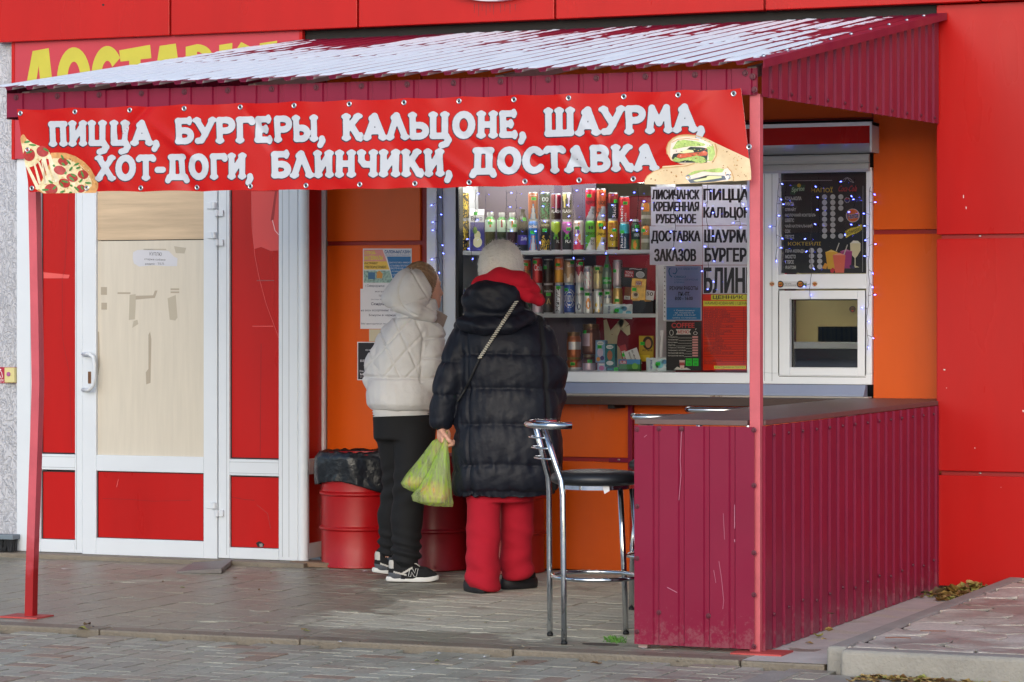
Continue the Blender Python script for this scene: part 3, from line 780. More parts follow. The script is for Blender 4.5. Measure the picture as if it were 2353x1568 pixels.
m = MB(); DKC = flat(40, 48, 60, .35); zt_ = ZV(1890, 790, 4.2); m.box(-1.12, .28, 4.2, 4.75, .03, zt_, DKC); m.box(-1.12, .28, 4.17, 4.2, zt_ - .03, zt_ + .01, flat(176, 186, 190, .3)); m.box(-1.0, -.62, 4.3, 4.6, zt_ + .001, zt_ + .1, flat(60, 70, 84, .3)); m.loft([[(x, 4.3, zt_ + .1), (x, 4.6, zt_ + .1), (x, 4.6, zt_ + .16), (x, 4.5, zt_ + .17)] for x in (-.98, -.5)], flat(30, 34, 40, .2)); tag(m.build('mirrored_car_block', bevel=.004), 'dark block with a pale edge behind the serving hatch, standing in for a mirrored car', 'mirrored_car_block')  # dark block added in place of a car mirrored in the hatch pane
m = MB(); m.box(X_(38) - 8, 3.2, YP + .4, YP + 6, 3.0, 4.1, RED_D); part(m, 'upper_storey')

# ---- rough plastered neighbour at the left
m = MB(); STUC = mat('stucco', S(194, 194, 200), .85, var=.05, vscale=2)
nt = STUC.node_tree; tcn = nt.nodes.new('ShaderNodeTexCoord'); mp_ = nt.nodes.new('ShaderNodeMapping'); mp_.inputs['Scale'].default_value = (1, 1, .6)
vo = nt.nodes.new('ShaderNodeTexNoise'); vo.inputs['Scale'].default_value = 30; vo.inputs['Detail'].default_value = 3; vo.inputs['Distortion'].default_value = 2.2
rr_ = nt.nodes.new('ShaderNodeMapRange'); rr_.inputs['From Min'].default_value = .42; rr_.inputs['From Max'].default_value = .56
bpn = nt.nodes.new('ShaderNodeBump'); bpn.inputs['Strength'].default_value = .8; bpn.inputs['Distance'].default_value = .010
nt.links.new(tcn.outputs['Object'], mp_.inputs[0]); nt.links.new(mp_.outputs[0], vo.inputs['Vector']); nt.links.new(vo.outputs['Fac'], rr_.inputs[0]); nt.links.new(rr_.outputs[0], bpn.inputs['Height'])
nt.links.new(bpn.outputs[0], nt.nodes['Principled BSDF'].inputs['Normal'])
m.box(X_(37) - 6, X_(37), YP + .02, YP + .4, 0, 3.9, STUC)
tag(m.build('stucco_wall'), 'rough white plastered wall at the left edge beside the door bay', 'wall')

# ---- the far side of the street, behind the photographer: seen only mirrored in the glass and the panels
opp = empty('opposite_building', (-20, -75, 0), 'long low grey brown terrace across the street, mirrored in the window glass', 'building')
m = MB(); m.box(-90, 60, -82, -75, 0, 3.2, mat('far_plaster', S(168, 158, 150), .9, var=.12, vscale=.3)); m.build('wall', opp)
m = MB(); m.loft([[(x, -82.4, 3.2), (x, -74.6, 3.2), (x, -78.5, 4.6)] for x in (-90.4, 60.4)], mat('far_roof', S(96, 90, 92), .8)); m.build('roof', opp)
for k in range(24):
    m = MB(); x = -86 + k * 6; m.box(x, x + 1.6, -75.0, -74.9, 1.0, 2.5, flat(40, 44, 50, .2)); m.build('window', opp)

# ================================================================ CANOPY
can = empty('canopy', (-1.8, 0, 0), 'lean-to canopy of burgundy profiled sheet with snow on its roof', 'canopy')
CXL, CXR = -3.66, .035
ZE, ZT = 2.445, 2.945                                        # roof at the eave and at the wall
def roof_z(y): return ZE + (ZT - ZE) * (y + .1) / 3.15
def sheet_profile(s0, s1, wide=.072, narrow=.026, sl=.006, dep=.010):
    out = []; s = s0; hi = True
    while s < s1:
        out.append((s, 0 if not hi else dep)); s2 = min(s + (wide if hi else narrow), s1); out.append((s2, dep if hi else 0)); s = s2 + sl; hi = not hi
    return out
def corrugated(m, mt, pts, along, normal, bot, top, thick=.0012):
    """pts: (distance, offset) along 'along' from origin; bot/top give the ends of each line"""
    for (s0, o0), (s1, o1) in zip(pts, pts[1:]):
        a = bot(s0) + normal * o0; b = bot(s1) + normal * o1; c = top(s1) + normal * o1; d = top(s0) + normal * o0
        m.add([a, b, c, d], [(0, 1, 2, 3)], mt)
m = MB()
prof = sheet_profile(0, CXR - CXL, .072, .026, .006, .014)
corrugated(m, BURG, prof, Vector((1, 0, 0)), Vector((0, 0, 1)), lambda s: Vector((CXL + s, -.1, roof_z(-.1))), lambda s: Vector((CXL + s, 3.05, roof_z(3.05))))
UNDER = mat('sheet_primer', S(206, 204, 200), .6)
def twoface(o):
    o.data.materials.append(UNDER); md = o.modifiers.new('t', 'SOLIDIFY'); md.thickness = .0015; md.material_offset = len(o.data.materials) - 1; md.material_offset_rim = 0
roof = m.build('roof', can); twoface(roof)
# edge trim on the open right side, with screws
m = MB()
def trim(x0, x1, z0, z1): m.loft([[(x0, y, roof_z(y) + z0), (x1, y, roof_z(y) + z0), (x1, y, roof_z(y) + z1), (x0, y, roof_z(y) + z1)] for y in (-.105, 3.04)], BURG)
trim(CXR - .06, CXR + .02, .015, .0175); trim(CXR + .018, CXR + .021, -.018, .0165)
for k in range(9): m.lathe([(.011, 0), (.009, .006), (.003, .01)], STEEL, 8, (CXR - .045, .1 + k * .34, roof_z(.1 + k * .34) + .016))
m.build('roof_trim', can)
# snow: a thin ragged crust in the flats between the ribs
m = MB(); nx, ny = 520, 150
xs = np.linspace(CXL + .004, CXR - .01, nx); ys = np.linspace(-.098, 3.0, ny)
XX, YY = np.meshgrid(xs, ys, indexing='ij')
ph = (XX - CXL) % .11; PN = np.stack([XX, YY, XX * 0], -1)
rib = np.array([0.]); flat_mask = np.clip(np.minimum(ph - .005, .069 - ph + .0025 * npnoise(PN, (30, 5, 0))) / .007, -1.4, 1)
nz = npnoise(PN, (9, 2.2, 0)) * .5 + npnoise(PN, (42, 5, 0)) * .4 + npnoise(PN, (150, 60, 0)) * .2
strip = np.sin((XX - CXL) // .11 * 12.9898) * .8
cov = 1.25 - np.clip((YY - 1.2) / 1.25, -.25, 2.2) * 1.15 - strip * .6 * np.clip((YY - .6), 0, 1)
band = -1.25 * np.exp(-((YY - 1.22 - .03 * np.sin(XX * 9)) / .035) ** 2) - .9 * np.exp(-((YY - 2.0) / .05) ** 2)
edge = -1.6 * np.exp(-((YY + .1) / .05) ** 2)
sidee = -1.2 * np.exp(-((XX - CXR + .02) / .07) ** 2)
H = np.minimum(cov + .1 + band + edge + sidee + nz * .75, 1.0) * .5 + flat_mask * .5 - .5
T = np.clip(H * .016, -.004, .0065)
ok = T > 0
zr = ZE + (ZT - ZE) * (YY + .1) / 3.15 + .0138
ids = np.arange(nx * ny).reshape(nx, ny)
cell = ok[:-1, :-1] | ok[1:, :-1] | ok[1:, 1:] | ok[:-1, 1:]
q = np.stack([ids[:-1, :-1], ids[1:, :-1], ids[1:, 1:], ids[:-1, 1:]], -1)[cell]
VV = np.stack([XX, YY, zr + np.where(ok, T, -.003)], -1).reshape(-1, 3)
use = np.unique(q); re = -np.ones(nx * ny, int); re[use] = np.arange(len(use))
body('snow', None, VV[use], re[q], SNOW); put(bpy.data.objects['snow'], can)
# front fascia
m = MB(); fp = sheet_profile(0, 3.63, .082, .018, .005, .009)
corrugated(m, BURG, fp, None, Vector((0, -1, 0)), lambda s: Vector((-3.63 + s, -.012, 2.325)), lambda s: Vector((-3.63 + s, -.012, 2.435)))
SCREW = mat('burgundy_screw', S(90, 20, 40), .4)
def screw(m, p, n, r=.011, mt=SCREW):
    n = Vector(n).normalized(); p = Vector(p); t = n.orthogonal().normalized(); b = n.cross(t)
    ring = lambda rr, h: [p + n * h + (t * math.cos(k * math.pi / 4) + b * math.sin(k * math.pi / 4)) * rr for k in range(8)]
    m.loft([ring(r * 1.3, 0), ring(r * 1.2, .002), ring(r * .75, .0025), ring(r * .6, .007)], mt)
k = 0.
while k < 3.6: screw(m, (-3.63 + k + .05, -.022, 2.415), (0, -1, 0)); k += .2205
screw(m, (-.02, -.022, 2.40), (0, -1, 0)); screw(m, (-.012, -.022, 2.345), (0, -1, 0))
fas = m.build('front_fascia', can); fas.data.materials.append(UNDER); fas.modifiers.new('t', 'SOLIDIFY').thickness = .0015; fas.modifiers[0].material_offset = 2; fas.modifiers[0].material_offset_rim = 0
# right and left cheeks
for xx, nn in ((.004, 1), (-3.632, -1)):
    m = MB(); sp = sheet_profile(0, 3.05, .088, .036, .008, .011)
    corrugated(m, BURG, sp, None, Vector((nn, 0, 0)), lambda s: Vector((xx, s, 2.318 + .075 * s / 3.05)), lambda s: Vector((xx, s, roof_z(s) - .006)))
    if nn == 1:
        for i in range(11): screw(m, (xx + .012, .14 + i * .28, 2.345 + .075 * (.14 + i * .28) / 3.05), (1, 0, 0), .008)
    o = m.build('side_fascia', can); o.modifiers.new('t', 'SOLIDIFY').thickness = .0015
# inner beams
m = MB(); BEAM = flat(176, 150, 146)
m.box(-3.6, -.03, .0, .05, 2.33, 2.38, BEAM); m.box(-3.6, -.03, 3.0, 3.04, 2.86, 2.9, BEAM)
for xx in (-3.58, -2.4, -1.2, -.06): m.loft([[(xx, y, roof_z(y) - .065), (xx + .04, y, roof_z(y) - .065), (xx + .04, y, roof_z(y) - .02), (xx, y, roof_z(y) - .02)] for y in (.03, 3.0)], BEAM)
m.build('roof_beam', can)
# posts
m = MB(); m.box(-.042, .004, .004, .050, .004, 2.33, PINKRED); p1 = m.build('post', can, bevel=.003)
m = MB(); m.box(-.1, .12, -.075, .1, .001, .008, mat('base_red', S(178, 70, 66), .6, var=.2, vscale=8)); m.build('base_plate', p1)
m = MB(); rings = []
for (uc, v) in ((79, 240), (80, 445), (83, 600), (86, 760), (88, 880), (86, 960), (82, 1080), (78, 1200), (74, 1320), (72, 1413)):
    p = px(uc, v, .1); rings.append([(p.x - .023, .078, p.z), (p.x + .019, .078, p.z), (p.x + .019, .122, p.z), (p.x - .023, .122, p.z)])
rings[-1] = [(a, b, .006) for a, b, c in rings[-1]]
PP = mat('bent_post_paint', S(196, 84, 94), .45, var=.14, vscale=5, speck=S(110, 20, 22), speck_n=.72, speck_s=16)
nt = PP.node_tree; b_ = nt.nodes['Principled BSDF']; src = b_.inputs['Base Color'].links[0].from_socket
tcn = nt.nodes.new('ShaderNodeTexCoord'); sxx = nt.nodes.new('ShaderNodeSeparateXYZ'); nt.links.new(tcn.outputs['Object'], sxx.inputs[0])
nn_ = nt.nodes.new('ShaderNodeTexNoise'); nn_.inputs['Scale'].default_value = 9; nn_.inputs['Detail'].default_value = 5; nt.links.new(tcn.outputs['Object'], nn_.inputs['Vector'])
ad = nt.nodes.new('ShaderNodeMath'); ad.operation = 'MULTIPLY_ADD'; ad.inputs[1].default_value = .5; nt.links.new(nn_.outputs['Fac'], ad.inputs[0]); nt.links.new(sxx.outputs['Z'], ad.inputs[2])
mr_ = nt.nodes.new('ShaderNodeMapRange'); mr_.inputs['From Min'].default_value = .44; mr_.inputs['From Max'].default_value = .62; mr_.inputs['To Min'].default_value = 1; mr_.inputs['To Max'].default_value = 0; nt.links.new(ad.outputs[0], mr_.inputs[0])
mm_ = nt.nodes.new('ShaderNodeMix'); mm_.data_type = 'RGBA'; nt.links.new(mr_.outputs[0], mm_.inputs[0]); nt.links.new(src, mm_.inputs['A']); mm_.inputs['B'].default_value = S(158, 16, 20); nt.links.new(mm_.outputs['Result'], b_.inputs['Base Color'])
m.loft(rings[::-1], PP); p2 = m.build('post', can); p2['label'] = 'bent post with bare darker red paint at its foot'
m = MB(); q = gd(76, 1416); m.box(q.x - .1, q.x + .1, .02, .17, .001, .008, mat('base_red', None)); m.build('base_plate', p2)

# ================================================================ COUNTER
cnt = empty('counter', (-.3, 1.5, 0), 'burgundy profiled sheet counter with a brown board top under the canopy', 'counter')
m = MB(); cxl = -.545
cp = sheet_profile(0, .535, .082, .018, .006, .008)
corrugated(m, BURG, cp, None, Vector((0, -1, 0)), lambda s: Vector((cxl + s, -.006, .018)), lambda s: Vector((cxl + s, -.006, .943)))
SCR = mat('scratch', S(176, 108, 128), .6)
for z_ in (.93, .70, .42, .245, .03): screw(m, (-.017, -.014, z_), (0, -1, 0), .009)
for z_ in (.925, .60, .38, .07): screw(m, (cxl + .012, -.014, z_), (0, -1, 0), .009)
screw(m, (cxl + .11, -.014, .93), (0, -1, 0), .009); screw(m, (cxl + .11, -.014, .155), (0, -1, 0), .009); screw(m, (cxl + .21, -.014, .93), (0, -1, 0), .009); screw(m, (cxl + .33, -.014, .15), (0, -1, 0), .009)
sh = Sheet(-.0148)
for pl, w in (([(1570, 985), (1566, 995), (1563, 1060), (1565, 1090), (1560, 1150)], 2.2), ([(1652, 1290), (1658, 1330), (1663, 1380), (1661, 1400)], 1.6), ([(1640, 1310), (1645, 1340)], 1.4), ([(1688, 1160), (1688, 1215)], 2.6), ([(1688, 1240), (1688, 1246)], 4), ([(1533, 1350), (1556, 1362)], 3), ([(1480, 1005), (1486, 1000)], 2.), ([(1662, 1180), (1665, 1240)], 1.4)): sh.line(pl, w * .55, SCR, 1)
m.add(sh.v, sh.f, SCR)
o = m.build('front_panel', cnt); o.modifiers.new('t', 'SOLIDIFY').thickness = .0012
m = MB(); sp = sheet_profile(0, 2.98, .088, .036, .008, .010)
corrugated(m, BURG, sp, None, Vector((1, 0, 0)), lambda s: Vector((.006, .046 + s, .004)), lambda s: Vector((.006, .046 + s, .945)))
m.box(.0045, 0.0175, .036, .047, .004, .945, BURG)
for i in range(14): screw(m, (.017, .16 + i * .212, .905), (1, 0, 0), .007); screw(m, (.017, .16 + i * .212, .15 + .01 * (i % 3)), (1, 0, 0), .007)
o = m.build('side_panel', cnt); o.modifiers.new('t', 'SOLIDIFY').thickness = .0012
m = MB(); BOARD = mat('brown_board', S(96, 74, 70), .45, var=.14, vscale=4, stretch=(1, 3, 1), speck=S(170, 150, 140), speck_n=.72, speck_s=40)
for pl in ([(cxl, -.012), (-.046, -.012), (-.046, 0.053), (.012, .053), (.012, 3.035), (-.006, 3.035), (-.006, 3.40), (cxl, 3.40)],):
    m.add([(a, b, .947) for a, b in pl] + [(a, b, .970) for a, b in pl], [tuple(range(8))[::-1], tuple(range(8, 16))] + [(i, (i + 1) % 8, 8 + (i + 1) % 8, 8 + i) for i in range(8)], BOARD)
m.build('top', cnt, bevel=.003)
for xx, yy in ((cxl + .03, .03), (cxl + .03, 3.3), (-.08, 1.5)):
    m = MB(); m.box(xx - .02, xx + .02, yy - .02, yy + .02, .002, .945, BEAM); m.build('leg', cnt)
m = MB(); yl = YF - .036
m.box(XU(1000, yl - .17), cxl - .004, yl - .15, yl + .0, .922, .9665, mat('ledge_board', S(66, 46, 40), .5, var=.2, vscale=5, stretch=(1, 1, 3), speck=S(176, 140, 90), speck_n=.7, speck_s=22))
for xx in (XU(1430, YO), XU(1100, YO)): m.box(xx - .02, xx + .02, yl - .12, YO - .002, .9, .922, DARK)
tag(m.build('window_ledge', bevel=.003), 'dark brown chipped board ledge running under the serving window', 'shelf')

# ================================================================ PRINTED MATTER
def fill(sh, f, u0, v0, u1, v1, h, m, layer):
    """mesh the inside (f < 0) of an outline on a sheet with small cells, so that it follows the sheet"""
    nu = max(2, int(math.ceil((u1 - u0) / h))) + 1; nv = max(2, int(math.ceil((v1 - v0) / h))) + 1
    us = np.linspace(u0, u1, nu); vs = np.linspace(v0, v1, nv); U, V = np.meshgrid(us, vs, indexing='ij')
    D = f(U, V); idx = {}; pts = []; fs = []
    def vid(key, u, v):
        if key not in idx: idx[key] = len(pts); pts.append(sh.P(u, v, layer))
        return idx[key]
    for i in range(nu - 1):
        for j in range(nv - 1):
            c = ((i, j), (i + 1, j), (i + 1, j + 1), (i, j + 1)); d = [D[a] for a in c]
            if min(d) >= 0: continue
            poly = []
            for k in range(4):
                a, b = c[k], c[(k + 1) % 4]; da, db = d[k], d[(k + 1) % 4]
                if da < 0: poly.append(vid(a, us[a[0]], vs[a[1]]))
                if (da < 0) != (db < 0):
                    t = da / (da - db); e = (a, b) if a < b else (b, a)
                    poly.append(vid(e, us[a[0]] + (us[b[0]] - us[a[0]]) * t, vs[a[1]] + (vs[b[1]] - vs[a[1]]) * t))
            if len(poly) > 2: fs.append(tuple(poly[::-1]))
    sh.add(pts, fs, m)
def seg2(U, V, a, b, ra, rb):
    dx, dy = b[0] - a[0], b[1] - a[1]; L = dx * dx + dy * dy or 1e-9
    t = np.clip(((U - a[0]) * dx + (V - a[1]) * dy) / L, 0, 1)
    return np.hypot(U - a[0] - t * dx, V - a[1] - t * dy) - (ra + (rb - ra) * t)
def polyf(pts):
    def f(U, V):
        ins = np.zeros(U.shape, bool); dd = np.full(U.shape, 1e9)
        for (x0, y0), (x1, y1) in zip(pts, pts[1:] + pts[:1]):
            dd = np.minimum(dd, seg2(U, V, (x0, y0), (x1, y1), 0, 0))
            c = ((y0 > V) != (y1 > V)) & (U < (x1 - x0) * (V - y0) / ((y1 - y0) or 1e-9) + x0); ins ^= c
        return np.where(ins, -dd, dd)
    return f
def ellf(cu, cv, ru, rv, a=0.):
    def f(U, V):
        x = (U - cu) * math.cos(a) + (V - cv) * math.sin(a); y = -(U - cu) * math.sin(a) + (V - cv) * math.cos(a)
        return (np.hypot(x / ru, y / rv) - 1) * min(ru, rv)
    return f
# a fat flared letter, strokes with bone-shaped ends: (width, [(points, flare at start, flare at end)])
q = lambda *a: [(a[i], a[i + 1]) for i in range(0, len(a), 2)]
arc = lambda cx, cy, rx, ry, a0, a1, n=9: [(cx + rx * math.cos(R(a0 + (a1 - a0) * k / n)), cy + ry * math.sin(R(a0 + (a1 - a0) * k / n))) for k in range(n + 1)]
GLY = {
 'П': (.82, [(q(.2, .08, .18, .88), 1, 0), (q(.64, .08, .62, .88), 1, 0), (q(.12, .89, .7, .89), 0, 0)]),
 'И': (.84, [(q(.2, .08, .2, .92), 1, 1), (q(.65, .08, .65, .92), 1, 1), (q(.24, .24, .6, .78), 0, 0)]),
 'Ц': (.9, [(q(.18, .14, .18, .92), 0, 1), (q(.62, .14, .62, .92), 0, 1), (q(.16, .1, .66, .1), 0, 0), (q(.68, .08, .76, -.06, .68, -.2, .5, -.26), 0, 0)]),
 'А': (.86, [(q(.13, .08, .42, .9), 1, 0), (q(.74, .08, .42, .9), 1, 0), (q(.28, .33, .6, .33), 0, 0), (q(.3, .82, .4, .9), 0, 0)]),
 ',': (.34, [(q(.14, .09, .16, .0, .08, -.16), 0, 0)]),
 'Б': (.8, [(q(.2, .1, .17, .9), 0, 0), (q(.15, .9, .62, .9), 0, 1), (q(.2, .52) + arc(.44, .31, .24, .21, 90, -90) + q(.18, .1), 0, 0)]),
 'У': (.86, [(q(.12, .92, .42, .44), 1, 0), (q(.76, .92, .46, .34, .32, .12, .16, .1), 1, 0)]),
 'Р': (.8, [(q(.2, .08, .17, .9), 1, 0), (q(.17, .9) + arc(.44, .69, .24, .21, 90, -90) + q(.22, .48), 0, 0)]),
 'Г': (.74, [(q(.2, .08, .18, .9), 1, 0), (q(.14, .9, .62, .9, .66, .8), 0, 0)]),
 'Е': (.78, [(q(.19, .1, .17, .9), 0, 0), (q(.15, .9, .6, .9), 0, 1), (q(.2, .51, .48, .51), 0, 1), (q(.15, .1, .62, .1), 0, 1)]),
 'Ы': (1.1, [(q(.19, .1, .17, .92), 0, 1), (q(.2, .52) + arc(.42, .31, .22, .21, 90, -90) + q(.18, .1), 0, 0), (q(.92, .08, .9, .92), 1, 1)]),
 'К': (.84, [(q(.2, .08, .18, .92), 1, 1), (q(.26, .46, .62, .92), 0, 1), (q(.38, .56, .66, .1, .74, .12), 0, 1)]),
 'Л': (.84, [(q(.13, .08, .4, .9), 1, 0), (q(.72, .08, .4, .9), 1, 0), (q(.29, .83, .38, .91), 0, 0)]),
 'Ь': (.78, [(q(.19, .1, .17, .92), 0, 1), (q(.2, .52) + arc(.44, .31, .24, .21, 90, -90) + q(.18, .1), 0, 0)]),
 'О': (.88, [(arc(.43, .5, .3, .4, 0, 360, 20), 0, 0)]),
 'Н': (.84, [(q(.2, .08, .2, .92), 1, 1), (q(.65, .08, .65, .92), 1, 1), (q(.24, .5, .6, .5), 0, 0)]),
 'Ш': (1.2, [(q(.18, .12, .18, .92), 0, 1), (q(.58, .12, .58, .92), 0, 1), (q(.98, .12, .98, .92), 0, 1), (q(.14, .1, 1.02, .1), 0, 0)]),
 'М': (1.02, [(q(.16, .08, .23, .9), 1, 0), (q(.23, .9, .5, .36, .77, .9), 0, 0), (q(.84, .08, .77, .9), 1, 0)]),
 'Х': (.84, [(q(.14, .92, .7, .08), 1, 1), (q(.14, .08, .68, .92), 1, 1)]),
 'Т': (.8, [(q(.4, .08, .39, .9), 1, 0), (q(.1, .84, .16, .9, .64, .9, .7, .84), 0, 0)]),
 '-': (.42, [(q(.08, .4, .3, .4), 0, 0)]),
 'Д': (.96, [(q(.26, .14, .28, .9), 0, 0), (q(.68, .14, .66, .9), 0, 0), (q(.2, .9, .74, .9), 0, 0), (q(.1, -.03, .16, .1, .78, .1, .84, -.03), 0, 0)]),
 'Ч': (.82, [(q(.19, .92, .19, .62, .3, .47, .62, .45), 1, 0), (q(.64, .08, .64, .92), 1, 1)]),
 'С': (.8, [(arc(.44, .5, .3, .4, 42, 318, 16), 1, 0)]),
 'В': (.8, [(q(.2, .1, .17, .9), 0, 0), (q(.15, .9) + arc(.42, .71, .2, .19, 90, -90) + q(.2, .52), 0, 0), (q(.2, .52) + arc(.44, .31, .24, .21, 90, -90) + q(.15, .1), 0, 0)]),
}
def letterf(ch, grow=0.):
    st_ = GLY[ch][1]; r = .122 if ch not in 'О' else .128
    def f(x, y):
        d = None
        for pts, f0, f1 in st_:
            for k in range(len(pts) - 1):
                g_ = seg2(x, y, pts[k], pts[k + 1], r, r); d = g_ if d is None else smin(d, g_, .03)
            for fl, p, o in ((f0, pts[0], pts[1]), (f1, pts[-1], pts[-2])):
                if not fl: continue
                dx, dy = p[0] - o[0], p[1] - o[1]; l = math.hypot(dx, dy); dx, dy = dx / l, dy / l
                if abs(dy) > .5: nx_, ny_ = 1, 0
                else: nx_, ny_ = 0, 1
                for s_ in (-1, 1): d = smin(d, np.hypot(x - p[0] - s_ * nx_ * .10 - dx * .0, y - p[1] - s_ * ny_ * .10 + dy * .01) - .080, .03)
        if ch == ',': d = np.minimum(d, np.hypot(x - .13, y - .09) - .115)
        return d - grow
    return f
def big_word(sh, txt, u0, u1, t0, t1, b0, b1, m, layer, grow=0., ou=0., ov=0.):
    W = sum(GLY[c][0] for c in txt) - .12; x = -.03
    for c in txt:
        w = GLY[c][0]; a0 = u0 + (u1 - u0) * (x - .06) / W; a1 = u0 + (u1 - u0) * (x + w + .06) / W
        f_ = letterf(c, grow)
        def g_(U, V):
            X_ = (U - ou - u0) / (u1 - u0) * W - x; k = (U - ou - u0) / (u1 - u0)
            tp = t0 + (t1 - t0) * k; bt = b0 + (b1 - b0) * k
            return f_(X_, (V - ov - bt) / (tp - bt))
        fill(sh, g_, a0, min(t0, t1) - 6, a1, max(b0, b1) + 24, 2.1, m, layer); x += w

YB = -.075
random.seed(11)
FOLDS = []
for k in range(26):
    x0 = -3.6 + 3.55 * (k + random.uniform(0, 1)) / 26
    FOLDS.append((x0, random.choice((-1, 1, 1)) * random.uniform(.5, 1.1), random.uniform(.014, .034), random.uniform(-.010, .012), random.uniform(1.98, 2.3), random.uniform(.08, .16)))
def wave(x, z):
    w = .004 * math.sin(x * 5.3 + 1) * math.sin((z - 1.9) * 6) + .0035 * math.sin(x * 11 + z * 9)
    w += .0028 * math.sin(x * 2 * math.pi / .205) * math.exp(-abs(z - (2.37 + .03 * x / 3.6)) / .06)
    w += .003 * math.sin(x * 2 * math.pi / .205 + 1) * math.exp(-abs(z - 1.96) / .05)
    for x0, sl, wd, am, zc, zh in FOLDS:
        t = (x - x0) * .75 + (z - zc) * sl
        if abs(t) < 4 * wd and abs(z - zc) < 3 * zh: w += am * math.exp(-(t / wd) ** 2 - ((z - zc) / zh) ** 2)
    return w
VINYL = mat('red_vinyl', S(184, 20, 18), .24, var=.04, vscale=4, speck=S(240, 190, 180), speck_n=.8, speck_s=30, spec=.2)
VWH = mat('white_vinyl', S(190, 193, 200), .36, spec=.2)
VBACK = mat('vinyl_back', S(226, 224, 222), .5)
ban = MB(); nu, nv = 330, 40; sh = Sheet(YB, wave)
TL, TR, BR, BL = (38, 253), (1702, 205), (1727, 415), (68, 443)
def bmap(s, t):
    sag = 3.2 * abs(math.sin(s * math.pi * 13)) * (1 - t) - 2.0 * (1 - t)
    sagb = (6 * math.sin(s * math.pi) - 2.5 * abs(math.sin(s * math.pi * 12 + .4))) * t * (0 if s > .86 else 1)
    u_ = (TL[0] * (1 - s) + TR[0] * s) * (1 - t) + (BL[0] * (1 - s) + BR[0] * s) * t
    v_ = (TL[1] * (1 - s) + TR[1] * s) * (1 - t) + (BL[1] * (1 - s) + BR[1] * s) * t
    return u_, v_ + sag + sagb
vs = []
for i in range(nu + 1):
    for j in range(nv + 1): vs.append(sh.P(*bmap(i / nu, j / nv), 0))
fs = [(i * (nv + 1) + j, i * (nv + 1) + j + 1, (i + 1) * (nv + 1) + j + 1, (i + 1) * (nv + 1) + j) for i in range(nu) for j in range(nv)]
ban.add(vs, fs, VINYL)
vs2 = [v + Vector((0, .0015, 0)) for v in vs]; ban.add(vs2, [f[::-1] for f in fs], VBACK)
banner = ban.build('banner', smooth=True)
tag(banner, 'long red vinyl banner with white food names hung along the canopy front', 'banner')
sh = Sheet(YB, wave)
WORDS = [('ПИЦЦА,', 111, 365, 279.5, 277, 336, 333.5), ('БУРГЕРЫ,', 403, 747, 273, 265, 331, 324), ('КАЛЬЦОНЕ,', 787, 1206, 263, 254.5, 323, 315), ('ШАУРМА,', 1251, 1618, 250, 239, 314, 302),
         ('ХОТ-ДОГИ,', 223, 581, 359, 352.5, 415.5, 410.5), ('БЛИНЧИКИ,', 621, 1038, 349, 343, 409, 404), ('ДОСТАВКА', 1083, 1506, 340.5, 332, 401, 391.5)]
for w_ in WORDS: big_word(sh, *w_, flat(26, 18, 44, .5), 1.0, .022, -.6, 1.2)
for w_ in WORDS: big_word(sh, *w_, VWH, 2.2)
lett = sh.build('lettering', banner, smooth=True)
for i in range(14):
    s_ = .004 + i / 13 * .985; uu, vv = bmap(s_, .055); p = px(uu, vv, YB); p.y += wave(p.x, p.z)
    for (ss, tt) in ((s_, .05), (s_, .955)):
        if tt > .5 and i == 13: ss = .968
        uu, vv = bmap(ss, tt); p = px(uu, vv, YB); y0 = p.y + wave(p.x, p.z)
        m = MB(); ring = lambda r, h: [(p.x + r * math.cos(k * .3927), y0 - h, p.z + r * math.sin(k * .3927)) for k in range(16)]
        m.loft([ring(.0125, .0004), ring(.012, .002), ring(.0095, .0036), ring(.0065, .003), ring(.006, .0008)], ALU, cap=False)
        m.add(ring(.0066, .0012), [tuple(range(16))], DARK)
        if (i * 7) % 5 < 2 and tt < .5: m.lathe([(.0045, 0), (.004, .001), (.001, .004)], STEEL, 8, (p.x, y0 - .004, p.z))
        m.build('grommet', banner, smooth=False)
for (uu, vv) in ((61, 345), (1719, 338)):
    p = px(uu + 2, vv, YB); y0 = p.y + wave(p.x, p.z); m = MB(); ring = lambda r, h: [(p.x + r * math.cos(k * .3927), y0 - h, p.z + r * math.sin(k * .3927)) for k in range(16)]
    m.loft([ring(.0125, .0014), ring(.012, .003), ring(.0095, .0046), ring(.0065, .004), ring(.006, .002)], ALU, cap=False); m.add(ring(.0066, .0022), [tuple(range(16))], DARK); m.build('grommet', banner)
# printed pizza
CRUST = mat('print_crust', S(206, 150, 88), .35, var=.25, vscale=40); CHEESE = mat('print_cheese', S(226, 206, 160), .35, var=.22, vscale=60, speck=S(200, 140, 70), speck_n=.6, speck_s=50)
PEP = mat('print_pepperoni', S(168, 40, 34), .35, var=.3, vscale=70); GRN = mat('print_green', S(70, 130, 56), .35, var=.4, vscale=90); STRING = mat('print_string', S(232, 216, 182), .35, var=.15, vscale=60)
sh = Sheet(YB, wave); c4 = lambda x, y: (x * .1407, 239 + y * .1407); P4 = lambda *a: [c4(a[i], a[i + 1]) for i in range(0, len(a), 2)]
pz = polyf(P4(560, 1380, 640, 1340, 700, 1200, 800, 1000, 830, 900, 815, 800, 900, 795, 1060, 800, 1230, 855, 1380, 950, 1490, 1060, 1570, 1200, 1610, 1290, 1600, 1370, 1565, 1455, 700, 1462))
fill(sh, pz, 78, 348, 228, 446, 2., CRUST, 1)
fill(sh, polyf(P4(600, 1370, 700, 1240, 830, 1060, 850, 890, 940, 885, 1120, 910, 1300, 990, 1440, 1130, 1500, 1270, 1500, 1340, 1380, 1455, 720, 1458, 650, 1400)), 80, 360, 214, 446, 2., CHEESE, 2)
